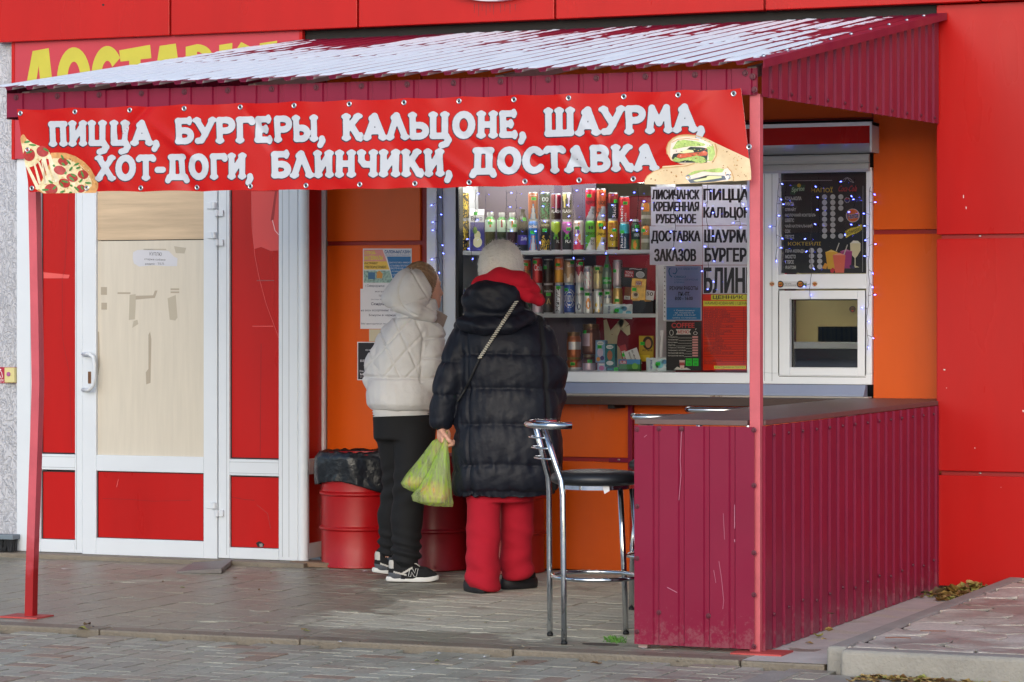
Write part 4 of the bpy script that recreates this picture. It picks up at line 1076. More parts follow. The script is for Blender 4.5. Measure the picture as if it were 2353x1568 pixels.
fill(sh, polyf(P4(330, 560, 355, 505, 385, 500, 430, 570, 520, 640, 640, 690, 800, 790, 830, 860, 790, 900, 700, 890, 560, 1010, 470, 1040, 420, 1030, 370, 780)), 46, 308, 118, 388, 2., CHEESE, 2.4)
fill(sh, polyf(P4(330, 560, 355, 505, 385, 500, 430, 570, 410, 640, 350, 640)), 46, 308, 62, 332, 1.6, CRUST, 3.4)
for a_ in ((440, 1010, 620, 1370, 20, 30), (560, 980, 650, 1290, 14, 22), (640, 960, 760, 1280, 16, 24), (720, 900, 820, 1240, 30, 30), (800, 850, 930, 1230, 26, 40), (690, 930, 740, 1300, 10, 14)):
    p0 = c4(a_[0], a_[1]); p1 = c4(a_[2], a_[3]); fill(sh, lambda U, V: seg2(U, V, p0, p1, a_[4] * .1407, a_[5] * .1407), 58, 355, 136, 436, 1.8, STRING, 3.4)
for (x, y, rx, ry, a_) in ((476, 832, 97, 102, 0), (690, 775, 100, 85, .6), (1025, 945, 88, 62, .3), (980, 1085, 96, 70, .4), (1175, 1205, 92, 66, .3), (1355, 1155, 90, 72, .2), (1055, 1295, 94, 72, .3), (840, 1395, 102, 90, 0), (1320, 1385, 72, 66, 0)):
    u_, v_ = c4(x, y); fill(sh, ellf(u_, v_, rx * .1407, ry * .1407, a_), u_ - 16, v_ - 16, u_ + 16, min(v_ + 16, 444), 1.8, PEP, 4.6)
for (x, y, l, a_) in ((440, 620, 50, -.2), (530, 672, 60, .1), (480, 790, 55, -.3), (745, 750, 55, .5), (1015, 875, 50, 1.1), (1115, 950, 55, .8), (1030, 985, 40, .7), (1250, 985, 50, -.4), (1275, 1045, 40, -.3), (1155, 1060, 45, -.9), (1195, 1165, 50, .5), (1170, 1225, 55, .7), (1345, 1150, 60, 1.2), (1065, 1270, 60, .2), (1010, 1320, 45, 1), (1320, 1255, 42, -.8), (1440, 1292, 55, .05), (750, 1405, 60, 0), (830, 1275, 45, .6), (895, 1370, 40, -.8), (1250, 1385, 50, .7), (1165, 1335, 26, .5), (1345, 1370, 40, 1.), (1070, 1130, 25, -1), (885, 1010, 24, .8), (1020, 1435, 40, -.3), (1150, 1450, 26, 0)):
    u_, v_ = c4(x, y); fill(sh, ellf(u_, v_, l * .1407, 17 * .1407, a_), u_ - 9, v_ - 9, u_ + 9, min(v_ + 9, 444), 1.3, GRN, 6)
random.seed(22)
for k in range(90):
    an, rr = random.uniform(0, 6.28), random.uniform(0, 1) ** .5; x, y = 1120 + 360 * rr * math.cos(an), 1190 + 260 * rr * math.sin(an); u_, v_ = c4(x, y)
    if v_ < 441 and not (x < 820 and y < 1100): fill(sh, ellf(u_, v_, random.uniform(.8, 2.6), random.uniform(.6, 1.5), random.uniform(0, 3)), u_ - 3, v_ - 3, u_ + 3, v_ + 3, .8, random.choice((STRING, STRING, CRUST, flat(244, 238, 220, .35))), 4.2)
for k in range(24):
    t = random.random(); x, y = 880 + 700 * t, 815 + 90 * t + 420 * t * t; u_, v_ = c4(x, y); fill(sh, ellf(u_, v_, 2.6, 1.2, .3 + t), u_ - 3, v_ - 3, u_ + 3, v_ + 3, .8, flat(170, 106, 54, .35) if k % 2 else flat(222, 172, 112, .35), 3)
sh.build('pizza_print', banner, smooth=True)
# printed wraps
TORT = mat('print_tortilla', S(226, 198, 156), .35, var=.1, vscale=20, speck=S(170, 120, 80), speck_n=.66, speck_s=46); LETT = mat('print_lettuce', S(176, 200, 110), .35, var=.3, vscale=70, speck=S(90, 120, 50), speck_n=.62, speck_s=60)
HAM = mat('print_ham', S(240, 222, 206), .35, var=.08, vscale=40); DKV = flat(40, 50, 44, .35); TOM = mat('print_tomato', S(206, 92, 60), .35, var=.3, vscale=60); EGGP = flat(96, 104, 116, .35); CUC = flat(228, 226, 170, .35)
c5 = lambda x, y: (1452.2 + x * .125, 294.1 + y * .125); P5 = lambda *a: [c5(a[i], a[i + 1]) for i in range(0, len(a), 2)]
sh = Sheet(YB, wave); z5 = (1480, 308, 1728, 425)
FL = lambda pts, m, l, h=2.2: fill(sh, polyf(pts), min(p[0] for p in pts) - 1, min(p[1] for p in pts) - 1, max(p[0] for p in pts) + 1, min(max(p[1] for p in pts) + 1, 424), h, m, l)
FL(P5(640, 380, 680, 270, 760, 190, 860, 140, 1000, 125, 1200, 140, 1400, 210, 1560, 290, 2160, 570, 2190, 800, 2190, 960, 1860, 985, 1500, 690, 1300, 660, 900, 665, 720, 600, 650, 480), TORT, 1)
FL(P5(700, 420, 730, 260, 830, 190, 1000, 170, 1250, 200, 1430, 280, 1520, 400, 1510, 540, 1430, 630, 1200, 640, 900, 650, 760, 600, 700, 500), HAM, 2.2)
FL(P5(740, 400, 840, 240, 960, 220, 1200, 250, 1360, 300, 1340, 330, 1200, 340, 1060, 340, 900, 370), LETT, 3.4); FL(P5(1370, 350, 1500, 330, 1530, 480, 1480, 600, 1420, 620, 1400, 450), LETT, 3.4)
FL(P5(1010, 400, 1080, 350, 1300, 360, 1390, 380, 1400, 480, 1380, 640, 800, 640, 730, 560, 760, 480, 900, 460), DKV, 3.6)
FL(P5(840, 460, 1020, 400, 1130, 410, 1150, 450, 960, 470), CUC, 4.8); FL(P5(820, 540, 860, 480, 1000, 470, 1250, 450, 1340, 420, 1400, 460, 1380, 510, 1200, 520, 900, 560), TOM, 4.8)
FL(P5(740, 610, 800, 540, 900, 570, 1060, 540, 1200, 510, 1330, 540, 1380, 620, 1280, 655, 1150, 620, 1000, 590, 860, 630), LETT, 6)
FL(P5(240, 980, 280, 890, 400, 800, 560, 745, 560, 705, 900, 680, 1100, 650, 1300, 660, 1600, 670, 1740, 710, 1830, 800, 1870, 900, 1870, 975, 1400, 1010, 800, 1040, 245, 1058), TORT, 2.6)
FL(P5(1080, 880, 1280, 810, 1500, 790, 1700, 760, 1780, 730, 1830, 820, 1800, 900, 1770, 970, 1500, 990, 1060, 1020, 1020, 960), HAM, 3.8)
FL(P5(1020, 860, 1160, 790, 1400, 770, 1600, 740, 1700, 760, 1660, 820, 1500, 820, 1300, 800, 1080, 870), LETT, 5)
FL(P5(1030, 960, 1200, 920, 1400, 870, 1700, 880, 1750, 950, 1500, 990, 1080, 1018), EGGP, 5); FL(P5(1100, 975, 1300, 930, 1420, 880, 1650, 890, 1660, 920, 1400, 960, 1200, 990), CUC, 6.2)
FL(P5(1250, 920, 1380, 875, 1380, 915, 1200, 945), DKV, 7)
random.seed(21)
CHAR = mat('print_char', S(164, 112, 66), .35, var=.3, vscale=60); TSH = mat('print_tortilla_edge', S(204, 160, 104), .35, var=.2, vscale=40)
for k in range(46):
    x, y = random.choice(((random.uniform(1580, 2120), 0), (random.uniform(330, 960), 1)))
    y = random.uniform(330 + (x - 1560) * .42, 900) if y == 0 else random.uniform(800 - (x - 330) * .1, 1000)
    u_, v_ = c5(x, y); r_ = random.uniform(.5, 1.7)
    if v_ < 418 and u_ < 1716: fill(sh, ellf(u_, v_, r_ * 1.3, r_, random.uniform(0, 3)), u_ - 3, v_ - 3, u_ + 3, v_ + 3, .7, CHAR if k % 3 else TSH, 4)
for pl, w_ in ((P5(650, 480, 640, 380, 680, 275, 760, 195, 870, 145, 1000, 130, 1180, 142, 1380, 205), 1.1), (P5(1530, 300, 1560, 400, 1550, 520, 1480, 640), 1.3), (P5(560, 740, 800, 720, 1010, 700, 1150, 655), 1.), (P5(250, 960, 290, 890, 400, 805, 555, 748), .9), (P5(1750, 715, 1830, 810, 1868, 910, 1868, 970), 1.1), (P5(740, 270, 850, 215, 1010, 195, 1240, 225), .8)):
    for p_, q_ in zip(pl, pl[1:]): fill(sh, lambda U, V: seg2(U, V, p_, q_, w_, w_), min(p_[0], q_[0]) - 2, min(p_[1], q_[1]) - 2, max(p_[0], q_[0]) + 2, max(p_[1], q_[1]) + 2, 1., TSH, 5)
for k in range(70):
    x, y = random.uniform(760, 1500), random.uniform(230, 640); u_, v_ = c5(x, y)
    if not (x < 860 and y < 300): fill(sh, ellf(u_, v_, random.uniform(.8, 2.6), random.uniform(.5, 1.1), random.uniform(-.6, .6)), u_ - 3, v_ - 3, u_ + 3, v_ + 3, .8, random.choice((LETT, HAM, DKV, TOM, GRN, LETT)) if y > 360 else random.choice((LETT, GRN, CUC)), 6.6)
sh.build('wrap_print', banner, smooth=True)

# ---- delivery sign over the door, logo on the fascia
sh = Sheet(3.03); SG = mat('faded_sign', S(186, 50, 64), .45, var=.05, vscale=3)
m = MB(); xa, xb = XU(34, 3.03), XU(688, 3.03); m.box(xa, xb, 3.03, 3.055, DZ1, Zf + .0, SG); m.box(xa - .02, xa, 3.026, 3.06, DZ1 - .004, Zf, RED); m.box(xb, xb + .02, 3.026, 3.06, DZ1 - .004, Zf, RED)
YEL = mat('sign_yellow', S(192, 182, 58), .45, var=.05, vscale=8)
for pl in ([(52, 240), (75, 118), (112, 111), (126, 240), (98, 240), (89, 151), (76, 240)], [(274, 116), (345, 103.5), (348, 134), (323, 137), (324, 240), (296, 240), (297, 140), (277, 142)], [(345, 240), (367, 106), (404, 100.5), (424, 240), (398, 240), (387, 150), (372, 240)],
           [(504, 104), (534, 99), (531, 240), (502, 240)], [(534, 128), (554, 97), (580, 110), (540, 152)], [(597, 100), (637, 94), (634, 240), (597, 240)]): sh.poly(pl, YEL, 1)
def ringp(cu, cv, ru, rv, ru2, rv2, a0, a1, n=30):
    A_ = [R(a0 + (a1 - a0) * k / n) for k in range(n + 1)]; sh.add([sh.P(cu + ru * math.cos(t), cv - rv * math.sin(t), 1) for t in A_] + [sh.P(cu + ru2 * math.cos(t), cv - rv2 * math.sin(t), 1) for t in A_], [(k, k + 1, n + 2 + k, n + 1 + k) for k in range(n)], YEL)
ringp(170, 184, 39, 75, 15, 42, 0, 360); ringp(247, 178, 37, 72, 14, 38, 38, 320); ringp(452, 130, 36, 28, 14, 11, -92, 92); ringp(454, 190, 38, 40, 14, 18, -90, 90); sh.poly([(427, 108), (453, 102), (453, 232), (426, 240)], YEL, 1.5)
m.add(sh.v, sh.f, YEL)
ds = m.build('delivery_sign'); tag(ds, 'faded red sign with yellow delivery lettering above the white door', 'sign')
lg = MB(); yl_ = 2.985; c_ = px(1140, 14 - 240, yl_)
def oval(a, b, y0, y1, mt): 
    rg = lambda y, k=1.: [(c_.x + a * k * math.cos(t * math.pi / 40), y, c_.z + b * k * math.sin(t * math.pi / 40)) for t in range(80)]
    lg.loft([rg(y1), rg(y0 + .006), rg(y0, .985)], mt)
oval(.60, .545, yl_ - .05, yl_ + .01, WHITE); oval(.555, .505, yl_ - .056, yl_ - .045, RED)
tag(lg.build('oval_sign', angle=40), 'red oval sign with a white rim mounted on the top fascia', 'sign')

# ---- papers taped to the orange wall
YW = YO - .004
TAPE = mat('tape', S(150, 40, 16), .3)
def done(sh, name, label, cat='poster', group=None):
    return tag(sh.build(name), label, cat, group)
sh = Sheet(YW); sh.base(834, 571.5, 946, 664, PAPER)
sh.poly([(836, 574), (879, 574), (889, 601), (836, 601)], flat(226, 150, 140)); sh.poly([(836, 601), (889, 601), (895, 620), (836, 620)], flat(236, 196, 80)); sh.poly([(889, 590), (944, 590), (944, 640), (902, 640)], flat(28, 110, 170))
sh.poly([(836, 622), (896, 622), (903, 650), (836, 650)], mat('print_tools', S(150, 180, 170), .7, var=.6, vscale=60)); sh.rect(846, 626, 862, 642, flat(60, 110, 150), 2); sh.poly([(866, 626), (872, 622), (880, 630), (878, 640), (866, 640)], flat(214, 150, 60), 2)
sh.text('СТРОЙ-', 838, 576, 864, 585, flat(230, 220, 60), 2, .03); sh.text('МАТЕРИАЛЫ', 838, 588, 880, 598, flat(230, 220, 60), 2, .03); sh.text('САЛОН-МАГАЗИН', 884, 575, 943, 583, flat(20, 90, 150), 2, .03)
sh.text('ПРОДАЖА И ОБСЛУЖИВАНИЕ', 886, 585, 942, 589, flat(40, 110, 170), 2); sh.text('ИНСТРУМЕНТ', 838, 603, 868, 608, INK, 2, .02); sh.text('ЭЛЕКТРОИНСТРУМЕНТ', 838, 611, 888, 617, INK, 2, .02)
for t_, v_ in (('• ДИАГНОСТИКА • РЕМОНТ', 602), ('• УСТАНОВКА ПРОГРАММ', 609), ('  ОБЕСПЕЧЕНИЯ', 615), ('• АПГРЕЙД', 622), ('• ЦВЕТНАЯ ПЕЧАТЬ', 630)): sh.text(t_, 891 + (v_ - 600) * .3, v_, min(943, 891 + len(t_) * 2.4 + (v_ - 600) * .3), v_ + 4, PAPER, 2)
sh.text('г.Северодонецк', 840, 654, 884, 661, flat(70, 80, 110), 2)
done(sh, 'advert_poster', 'colourful building materials advert taped highest on the orange wall', 'poster')
sh = Sheet(YW - .003); sh.base(828, 664, 920, 756, PAPER)
for t_, a_, b_, v0, v1, bb in (('магазин', 862, 890, 669, 672, 0), ('ТЕХНИКА', 870, 900, 678, 682, 0), ('(бытовая техника, смартфоны)', 853, 915, 687, 690, 0), ('Скидки до 10%', 853, 914, 695, 703, .012), ('на весь ассортимент товара', 830, 917, 712, 717, 0), ('Бонусы в черную', 848, 912, 722, 728, .01), ('Мы находимся по адресу', 830, 912, 742, 747, 0)): sh.text(t_, a_, v0, b_, v1, flat(60, 60, 90), 1.5, bb)
done(sh, 'discount_notice', 'white discount notice taped in the middle of the orange wall', 'notice')
sh = Sheet(YW); sh.base(848, 757, 900, 785, flat(206, 196, 170, .8)); done(sh, 'blank_sheet', 'plain beige sheet between the white discount notice and the dark notice', 'paper')
sh = Sheet(YW - .003); sh.base(821, 786, 905, 874, PAPER); sh.rect(823, 788, 903, 872, flat(38, 40, 48, .7), 1)
for t_, a_, b_, v0, v1, bb in (('СКИДКИ', 840, 885, 803, 807, .02), ('БЕСПЛАТНАЯ', 828, 890, 827, 832, .02), ('Отправь', 836, 880, 838, 842, 0), ('заявку', 838, 876, 845, 848, 0), ('Звонки по номеру', 826, 896, 851, 856, 0), ('МЫ ЗНАЕМ', 828, 880, 858, 863, .02), ('всегда рады', 828, 880, 866, 868, 0)): sh.text(t_, a_, v0, b_, v1, flat(214, 214, 220), 2, bb)
done(sh, 'dark_notice', 'black notice with a white border lowest on the orange wall', 'notice')

# ---- papers behind the serving glass
YQ = YG + .008
def imp(sh, lines, dark=INK):
    for t_, a_, b_, v0, v1 in lines:
        for k, o_ in enumerate((-1., 0, 1.)): sh.text(t_, a_ + 1 + o_, v0, b_ - 1 + o_, v1, dark, 1.2 + k * .3, .018)
LAV = paper_tl('paper_cool', S(236, 236, 246))
for lines, box, lab in (
    ([('ЛИСИЧАНСК', 1498, 1608, 436, 459), ('КРЕМЕННАЯ', 1501, 1607, 464, 486), ('РУБЕЖНОЕ', 1507, 1600, 492, 514)], (1496, 429, 1613, 519), 'white notice with three town names in bold black, top left in the window'),
    ([('ДОСТАВКА', 1496, 1610, 530, 560), ('ЗАКАЗОВ', 1503, 1600, 572, 601)], (1493, 520, 1614, 609), 'white delivery notice with two bold lines hung below the town names'),
    ([('ПИЦЦА', 1616, 1722, 434, 466), ('КАЛЬЦОНЕ', 1616, 1738, 476, 506)], (1614.5, 425, 1740, 518), 'white notice advertising pizza and calzone, top beside the pink post'),
    ([('ШАУРМА', 1618, 1733, 528, 558), ('БУРГЕРЫ', 1619, 1738, 570, 602)], (1615, 519, 1740, 609), 'white notice advertising shawarma and burgers beside the pink post'),
    ([('БЛИНЫ', 1617, 1742, 615, 674)], (1615, 610, 1742, 676), 'white notice with one tall bold word beside the pink post')):
    sh = Sheet(YQ); sh.base(*box, LAV); imp(sh, lines, flat(36, 30, 40)); done(sh, 'window_notice', lab, 'notice', 'notices in the serving window')
sh = Sheet(YQ); sh.base(1524, 611, 1612, 737, flat(226, 228, 234)); sh.rect(1531, 612, 1611, 736, paper_tl('clinic_blue', S(176, 186, 226))); B_ = flat(20, 112, 170)
for k in range(12): sh.disc(1527.5, 617 + k * 10, 1, 2, DARK, 1, 8)
sh.rect(1532, 707, 1610, 735, flat(30, 120, 178), 1.6); sh.line([(1540, 616), (1537, 622), (1539, 632), (1544, 637)], 2.4, B_, 2); sh.line([(1554, 616), (1556, 622), (1552, 630), (1546, 628)], 2.2, B_, 2)
for t_, a_, b_, v0, v1, k_, bb in (('ВСЕ ВИДЫ УСЛУГ', 1559, 1604, 616, 621, B_, 0), ('ORIGO', 1549, 1576, 634, 639, B_, .02), ('СТОМАТОЛОГИЧЕСКАЯ', 1550, 1604, 641, 645, B_, 0), ('КЛИНИКА', 1550, 1573, 647, 651, B_, 0), ('РЕЖИМ РАБОТЫ', 1539, 1604, 658, 667, INK, .015), ('пн.-пт.', 1559, 1586, 671, 680, INK, .015), ('8:00 - 16:00', 1551, 1592, 682, 690, INK, .015), ('г. Северодонецк', 1549, 1597, 712, 716, PAPER, 0), ('пр. Химиков 41', 1551, 1594, 717.5, 721.5, PAPER, 0), ('+7 (959) 538-22-09', 1547, 1598, 723, 727, PAPER, 0), ('запись ч/з телеграм', 1545, 1600, 729, 733, PAPER, 0)): sh.text(t_, a_, v0, b_, v1, k_, 2.2, bb)
done(sh, 'clinic_notice', 'pale blue dental clinic opening hours sheet in a clear punched sleeve', 'notice')
sh = Sheet(YQ); BK = flat(26, 26, 30, .5); sh.base(1531, 739, 1611, 852, BK); W_ = flat(214, 210, 206)
sh.text('COFFEE', 1543, 742, 1596, 754, flat(206, 60, 64), 1.2, .03); sh.poly([(1553, 757), (1588, 757), (1584, 763), (1588, 769), (1553, 769), (1557, 763)], W_, 1.2); sh.text('МЕНЮ', 1558, 759, 1583, 767, flat(180, 50, 50), 2, .02)
sh.disc(1543, 765, 5, 7, W_, 1.2, 10, ring=1.4); sh.disc(1598, 766, 5, 4, W_, 1.2, 10, ring=1.3); sh.line([(1600, 755), (1598, 759)], 1.2, W_, 1.2)
for i, t_ in enumerate(('Эспрессо', 'Американо', 'Капучино', 'Латте', 'Эспрессо с молоком', 'Американо с молоком', 'Ирландский виски', 'Ирландский виски')):
    v_ = 777 + i * 6.1; w_ = 8 + len(t_) * 1.75; sh.text(t_, 1535, v_ - 4, 1535 + w_, v_, W_, 1.2, .01); sh.line([(1536 + w_, v_), (1590, v_)], .6, W_, 1.2); sh.rect(1591, v_ - 4.2, 1604, v_, flat(214, 150, 150), 1.2)
sh.poly([(1561, 828), (1574, 828), (1572, 846), (1563, 846)], flat(226, 200, 196), 1.4); sh.rect(1562, 833, 1573, 840, flat(180, 70, 70), 2); sh.rect(1576, 824, 1590, 841, GREEN_TAG, 2); sh.rect(1592, 824, 1605, 841, GREEN_TAG, 2); sh.text('МОЛ', 1578, 827, 1588, 831, INK, 2.6); sh.text('50', 1580, 834, 1587, 839, INK, 2.6); sh.text('ЮР', 1594, 827, 1603, 831, INK, 2.6); sh.text('30', 1595, 834, 1602, 839, INK, 2.6)
sh.poly([(1548, 850), (1556, 843), (1566, 847), (1578, 845), (1588, 850)], W_, 1.2)
done(sh, 'coffee_menu', 'black coffee menu sheet with two green price stickers at the window foot', 'menu')
sh = Sheet(YQ); OR_ = paper_tl('orange_paper', S(248, 84, 40)); sh.base(1615, 677, 1716, 851, OR_); YL = flat(226, 226, 60); HW = flat(120, 36, 24)
sh.rect(1634, 677.5, 1716, 690, YL); sh.rect(1616, 692, 1716, 704, YL); sh.text('ЦЕННИК', 1638, 679, 1708, 689, INK, 2, .02); sh.text('НАИМЕНОВАНИЕ | ЦЕНА', 1620, 694, 1716, 702, INK, 2)
for i, t_ in enumerate(('ХОТ ДОГ ФРАНЦУЗ', 'ХОТ БУРГЕР КУРИН', 'БИГ БУРГЕР ГОВЯЖЬЯ', 'БИГ БУРГЕР ТОВЯЖЬЯ', 'КАЛЬЦОНЕ КУРИН С СЫРОМ', 'КАЛЬЦОНЕ СВИН С СЫРОМ', 'ШАУРМА КУРИН', 'ШАУРМА КУРИН С СЫРОМ', 'ШАУРМА СВИН', 'ШАУРМА СВИН С СЫРОМ', 'СОСИС В ЛАВАШЕ', 'ПИЦЦА 4МЯСА', '     ОХОТА', '     СЫРНАЯ', 'ПИЦЦА 4СЕЗОНА', '    САЛЯМИ 45', 'КАРТОФЕЛЬ ФРИ 0,100', 'БЛИНЫ КУРИЦА', '   ВЕТЧИНА ОГУР СЫР', '', '', 'МОЛОЧНЫЙ КОКТ', 'МОХИТО')):
    v_ = 709 + i * 5.6; L_ = len(t_) - len(t_.lstrip()); sh.line([(1616, v_ + 4.6), (1715, v_ + 4.6)], .5, HW, 1)
    if t_: sh.text(t_.strip(), 1618 + L_ * 5, v_, 1618 + L_ * 5 + len(t_.strip()) * 3.3, v_ + 4.1, HW, 1.6)
sh.line([(1709, 706), (1709, 838)], .6, HW, 1); sh.rect(1641, 841, 1714, 848, YL, 1.4); sh.text('БЛАГОДАРИМ ЗА ПОКУПКУ', 1644, 842.5, 1712, 847, INK, 2.2)
done(sh, 'price_list', 'orange handwritten price list with yellow header strips beside the pink post', 'price list')
# drinks board in the right hand light
sh = Sheet(YG + .006); BK2 = flat(20, 20, 28, .45); sh.base(1787, 394, 1990, 628, BK2); YY_ = flat(220, 186, 60); LINE = flat(200, 200, 204)
z6 = lambda x, y: ((1880 + x / 2.903) / 1.088, (420 + y / 2.903) / 1.088)
def T6(t, x0, y0, x1, y1, m_, l=1.4, b_=0., **k): a = z6(x0, y0); c = z6(x1, y1); sh.text(t, a[0], a[1], c[0], c[1], m_, l, b_, **k)
def D6(x, y, r, m_, l=1.4, ring=0): a = z6(x, y); sh.disc(a[0], a[1], r * .3166, r * .3166, m_, l, 18, ring=ring * .3166)
def L6(pts, w, m_, l=1.4): sh.line([z6(*p) for p in pts], w * .3166, m_, l)
def P6(pts, m_, l=1.4): sh.poly([z6(*p) for p in pts], m_, l)
L6([(216, 95), (582, 91)], 3, LINE); L6([(215, 95), (215, 745)], 2.4, LINE); L6([(806, 130), (803, 755)], 2.4, LINE)
P6([(275, 190), (300, 120), (345, 128), (388, 122), (380, 172), (335, 165), (308, 198)], flat(20, 80, 50)); D6(342, 128, 14, flat(220, 190, 50), 2); T6('Sprite', 288, 138, 382, 180, flat(190, 220, 196), 2.4, .02, slant=.2, rot=-.12)
T6('НАПОЇ', 430, 138, 586, 178, YY_, 1.4, .012); T6('Coca-Cola', 630, 128, 764, 172, flat(200, 40, 50), 1.4, .01, slant=.3)
P6([(650, 75), (668, 80), (662, 104), (650, 98)], flat(30, 30, 40), 1.2); L6([(690, 70), (715, 80), (740, 108), (712, 98), (690, 70)], 3, LINE); L6([(690, 70), (670, 80), (650, 106), (672, 98), (690, 70)], 3, LINE)
for i, (t_, n_) in enumerate((('КОКА-КОЛА', 3), ('FANTA', 3), ('СПРАЙТ', 3), ('МОЛОЧНИЙ КОКТЕЙЛЬ', 2), ('ШВЕПС', 3), ('ЧАЙ НАТУРАЛЬНИЙ', 2), ('СОК', 2), ('ПЕПСІ', 3))):
    y_0 = 208 + i * 39.8; T6(t_, 240, y_0, 240 + len(t_) * 13.2, y_0 + 27, flat(222, 222, 226), 1.4, .03)
    for k in range(n_): D6((527, 587, 645)[k], y_0 + 3 + i * .8, 19, flat(206, 206, 214))
T6('КОКТЕЙЛІ', 262, 530, 500, 564, YY_, 1.4, .012)
for i, t_ in enumerate(('ПІНА КОЛАДА', 'МОХІТО', 'ГЛЯСЕ', 'ФАНТОМ')):
    y_0 = 592 + i * 39; T6(t_, 243, y_0, 243 + len(t_) * 13.4 - 6, y_0 + 27, flat(222, 222, 226), 1.4, .03)
    for x_ in (433, 492): D6(x_, y_0 + 8, 19, flat(206, 206, 214))
D6(691, 234, 20, flat(210, 210, 216)); D6(691, 234, 17, flat(40, 60, 150), 2); P6([(675, 230), (680, 220), (700, 218), (706, 232), (690, 230)], flat(200, 50, 50), 2.6); T6('pepsi', 716, 222, 796, 248, flat(60, 80, 200), 1.4, .01)
D6(732, 346, 50, flat(220, 220, 226)); D6(732, 346, 46, flat(222, 110, 40), 2); T6('Fanta', 690, 322, 776, 368, flat(210, 215, 235), 2.6, .05, slant=.1, rot=-.15); T6('Fanta', 692, 325, 773, 366, flat(24, 40, 110), 3.2, .02, slant=.1, rot=-.15)
P6([(678, 458), (720, 436), (760, 430), (795, 408), (797, 450), (760, 475), (715, 490), (682, 510)], flat(222, 204, 70)); T6('Schweppes', 684, 436, 792, 482, INK, 2, .01, slant=.2, rot=-.36)
P6([(712, 545), (788, 545), (788, 600), (765, 640), (752, 655), (752, 710), (780, 722), (716, 728), (745, 708), (745, 655), (730, 640), (714, 600)], flat(222, 214, 186)); P6([(714, 548), (735, 528), (770, 530), (788, 548)], flat(236, 236, 232), 2)
P6([(642, 605), (728, 605), (718, 730), (655, 730)], flat(170, 60, 140), 2); P6([(645, 606), (685, 590), (726, 606)], flat(200, 120, 180), 2.4); P6([(533, 610), (622, 610), (610, 735), (550, 735)], flat(228, 186, 64), 2); P6([(536, 612), (575, 594), (620, 612)], flat(240, 216, 120), 2.4)
P6([(586, 632), (680, 632), (668, 762), (604, 762)], flat(226, 120, 100), 3); P6([(588, 634), (632, 616), (678, 634)], flat(240, 170, 150), 3.4); L6([(612, 604), (634, 545)], 7, W_, 3); L6([(668, 630), (694, 558)], 7, W_, 3.6)
P6([(508, 730), (530, 690), (550, 700), (540, 735)], flat(232, 170, 60), 3); P6([(568, 740), (588, 724), (604, 740), (590, 762), (572, 760)], flat(200, 40, 60), 4); D6(720, 716, 12, flat(50, 40, 90), 3); D6(736, 722, 11, flat(60, 50, 100), 3)
done(sh, 'drinks_menu', 'black drinks menu board with white dots in the right window light', 'menu')
# round stickers
for (x, y, r, yy_, lab) in ((145, 843, 21, YF - .0005, 'small orange round sticker, leftmost on the white mullion'), (206, 845, 25, YF + .002, 'black round sticker at the left end of the label strip'), (351, 844, 26, YF + .002, 'black round sticker at the right end of the label strip'), (456, 843, 22, YF + .002, 'small orange round sticker right of the label strip'), (730, 1026, 24, YG - .004, 'dark round sticker on the glass of the small serving hatch')):
    sh = Sheet(yy_); a = z6(x, y); rr = r * .3166; dk = r > 23
    sh.disc(*a, rr, rr, flat(34, 30, 30) if dk else flat(222, 214, 206), 1, 20); sh.disc(*a, rr * .74, rr * .62, flat(206, 130, 40) if yy_ != YG - .004 else flat(90, 64, 34), 1.6, 14); sh.text('Tasty', a[0] - rr * .8, a[1] - rr * .32, a[0] + rr * .8, a[1] + rr * .34, flat(40, 22, 16), 2.2, .04, rot=-.15); sh.disc(a[0], a[1] + rr * .5, rr * .3, rr * .16, flat(190, 40, 30), 2.4, 10)
    done(sh, 'round_sticker', lab, 'sticker', 'round stickers on the window')
sh = Sheet(YF + .003); sh.base(*z6(214, 824), *z6(400, 868), flat(214, 214, 216), .0006); T6('пийте чуйові', 236, 834, 285, 843, INK); T6('в або безконтактно', 236, 846, 322, 855, INK); D6(386, 850, 14, LINE, 1.4); P6([(376, 840), (398, 838), (392, 862), (380, 862)], flat(90, 120, 60), 2)
done(sh, 'label_strip', 'narrow white label strip stuck on the transom between two black stickers', 'sticker')

# ================================================================ THE DISPLAY BEHIND THE GLASS
YS0, YS1, YR = 3.505, 3.80, 3.60
zS = [ZV(1300, 576, YS0), ZV(1300, 721, YS0), zb1 + .004]
SHELFW = mat('shelf_white', S(206, 210, 216), .45)
shelf = empty('shelving_unit', (XU(1275, 3.65), 3.65, zb1), 'white shelving unit of drinks and groceries behind the serving glass', 'shelves')
xs0, xs1 = XU(1048, YS0), XU(1512, YS0)
for z_ in zS[:2]:
    m = MB(); m.box(xs0 + .014, xs1 - .014, YS0, YS1, z_ - .022, z_, SHELFW); m.build('shelf', shelf, bevel=.002)
m = MB(); m.box(xs0 + .014, xs1 - .014, YS0, YS1, zb1 - .02, zb1 + .003, SHELFW); m.build('shelf', shelf)
for a_, b_ in ((xs0, xs0 + .013), (xs1 - .013, xs1)):
    m = MB(); m.box(a_, b_, YS0 - .004, YS1, zb1 - .02, 2.25, SHELFW); m.build('side_panel', shelf, bevel=.002)
m = MB(); m.box(xs0 + .014, XU(1370, YS1), YS1 - .006, YS1, zb1, 2.25, mat('shelf_back', S(70, 58, 78), .6)); m.build('back_panel', shelf)
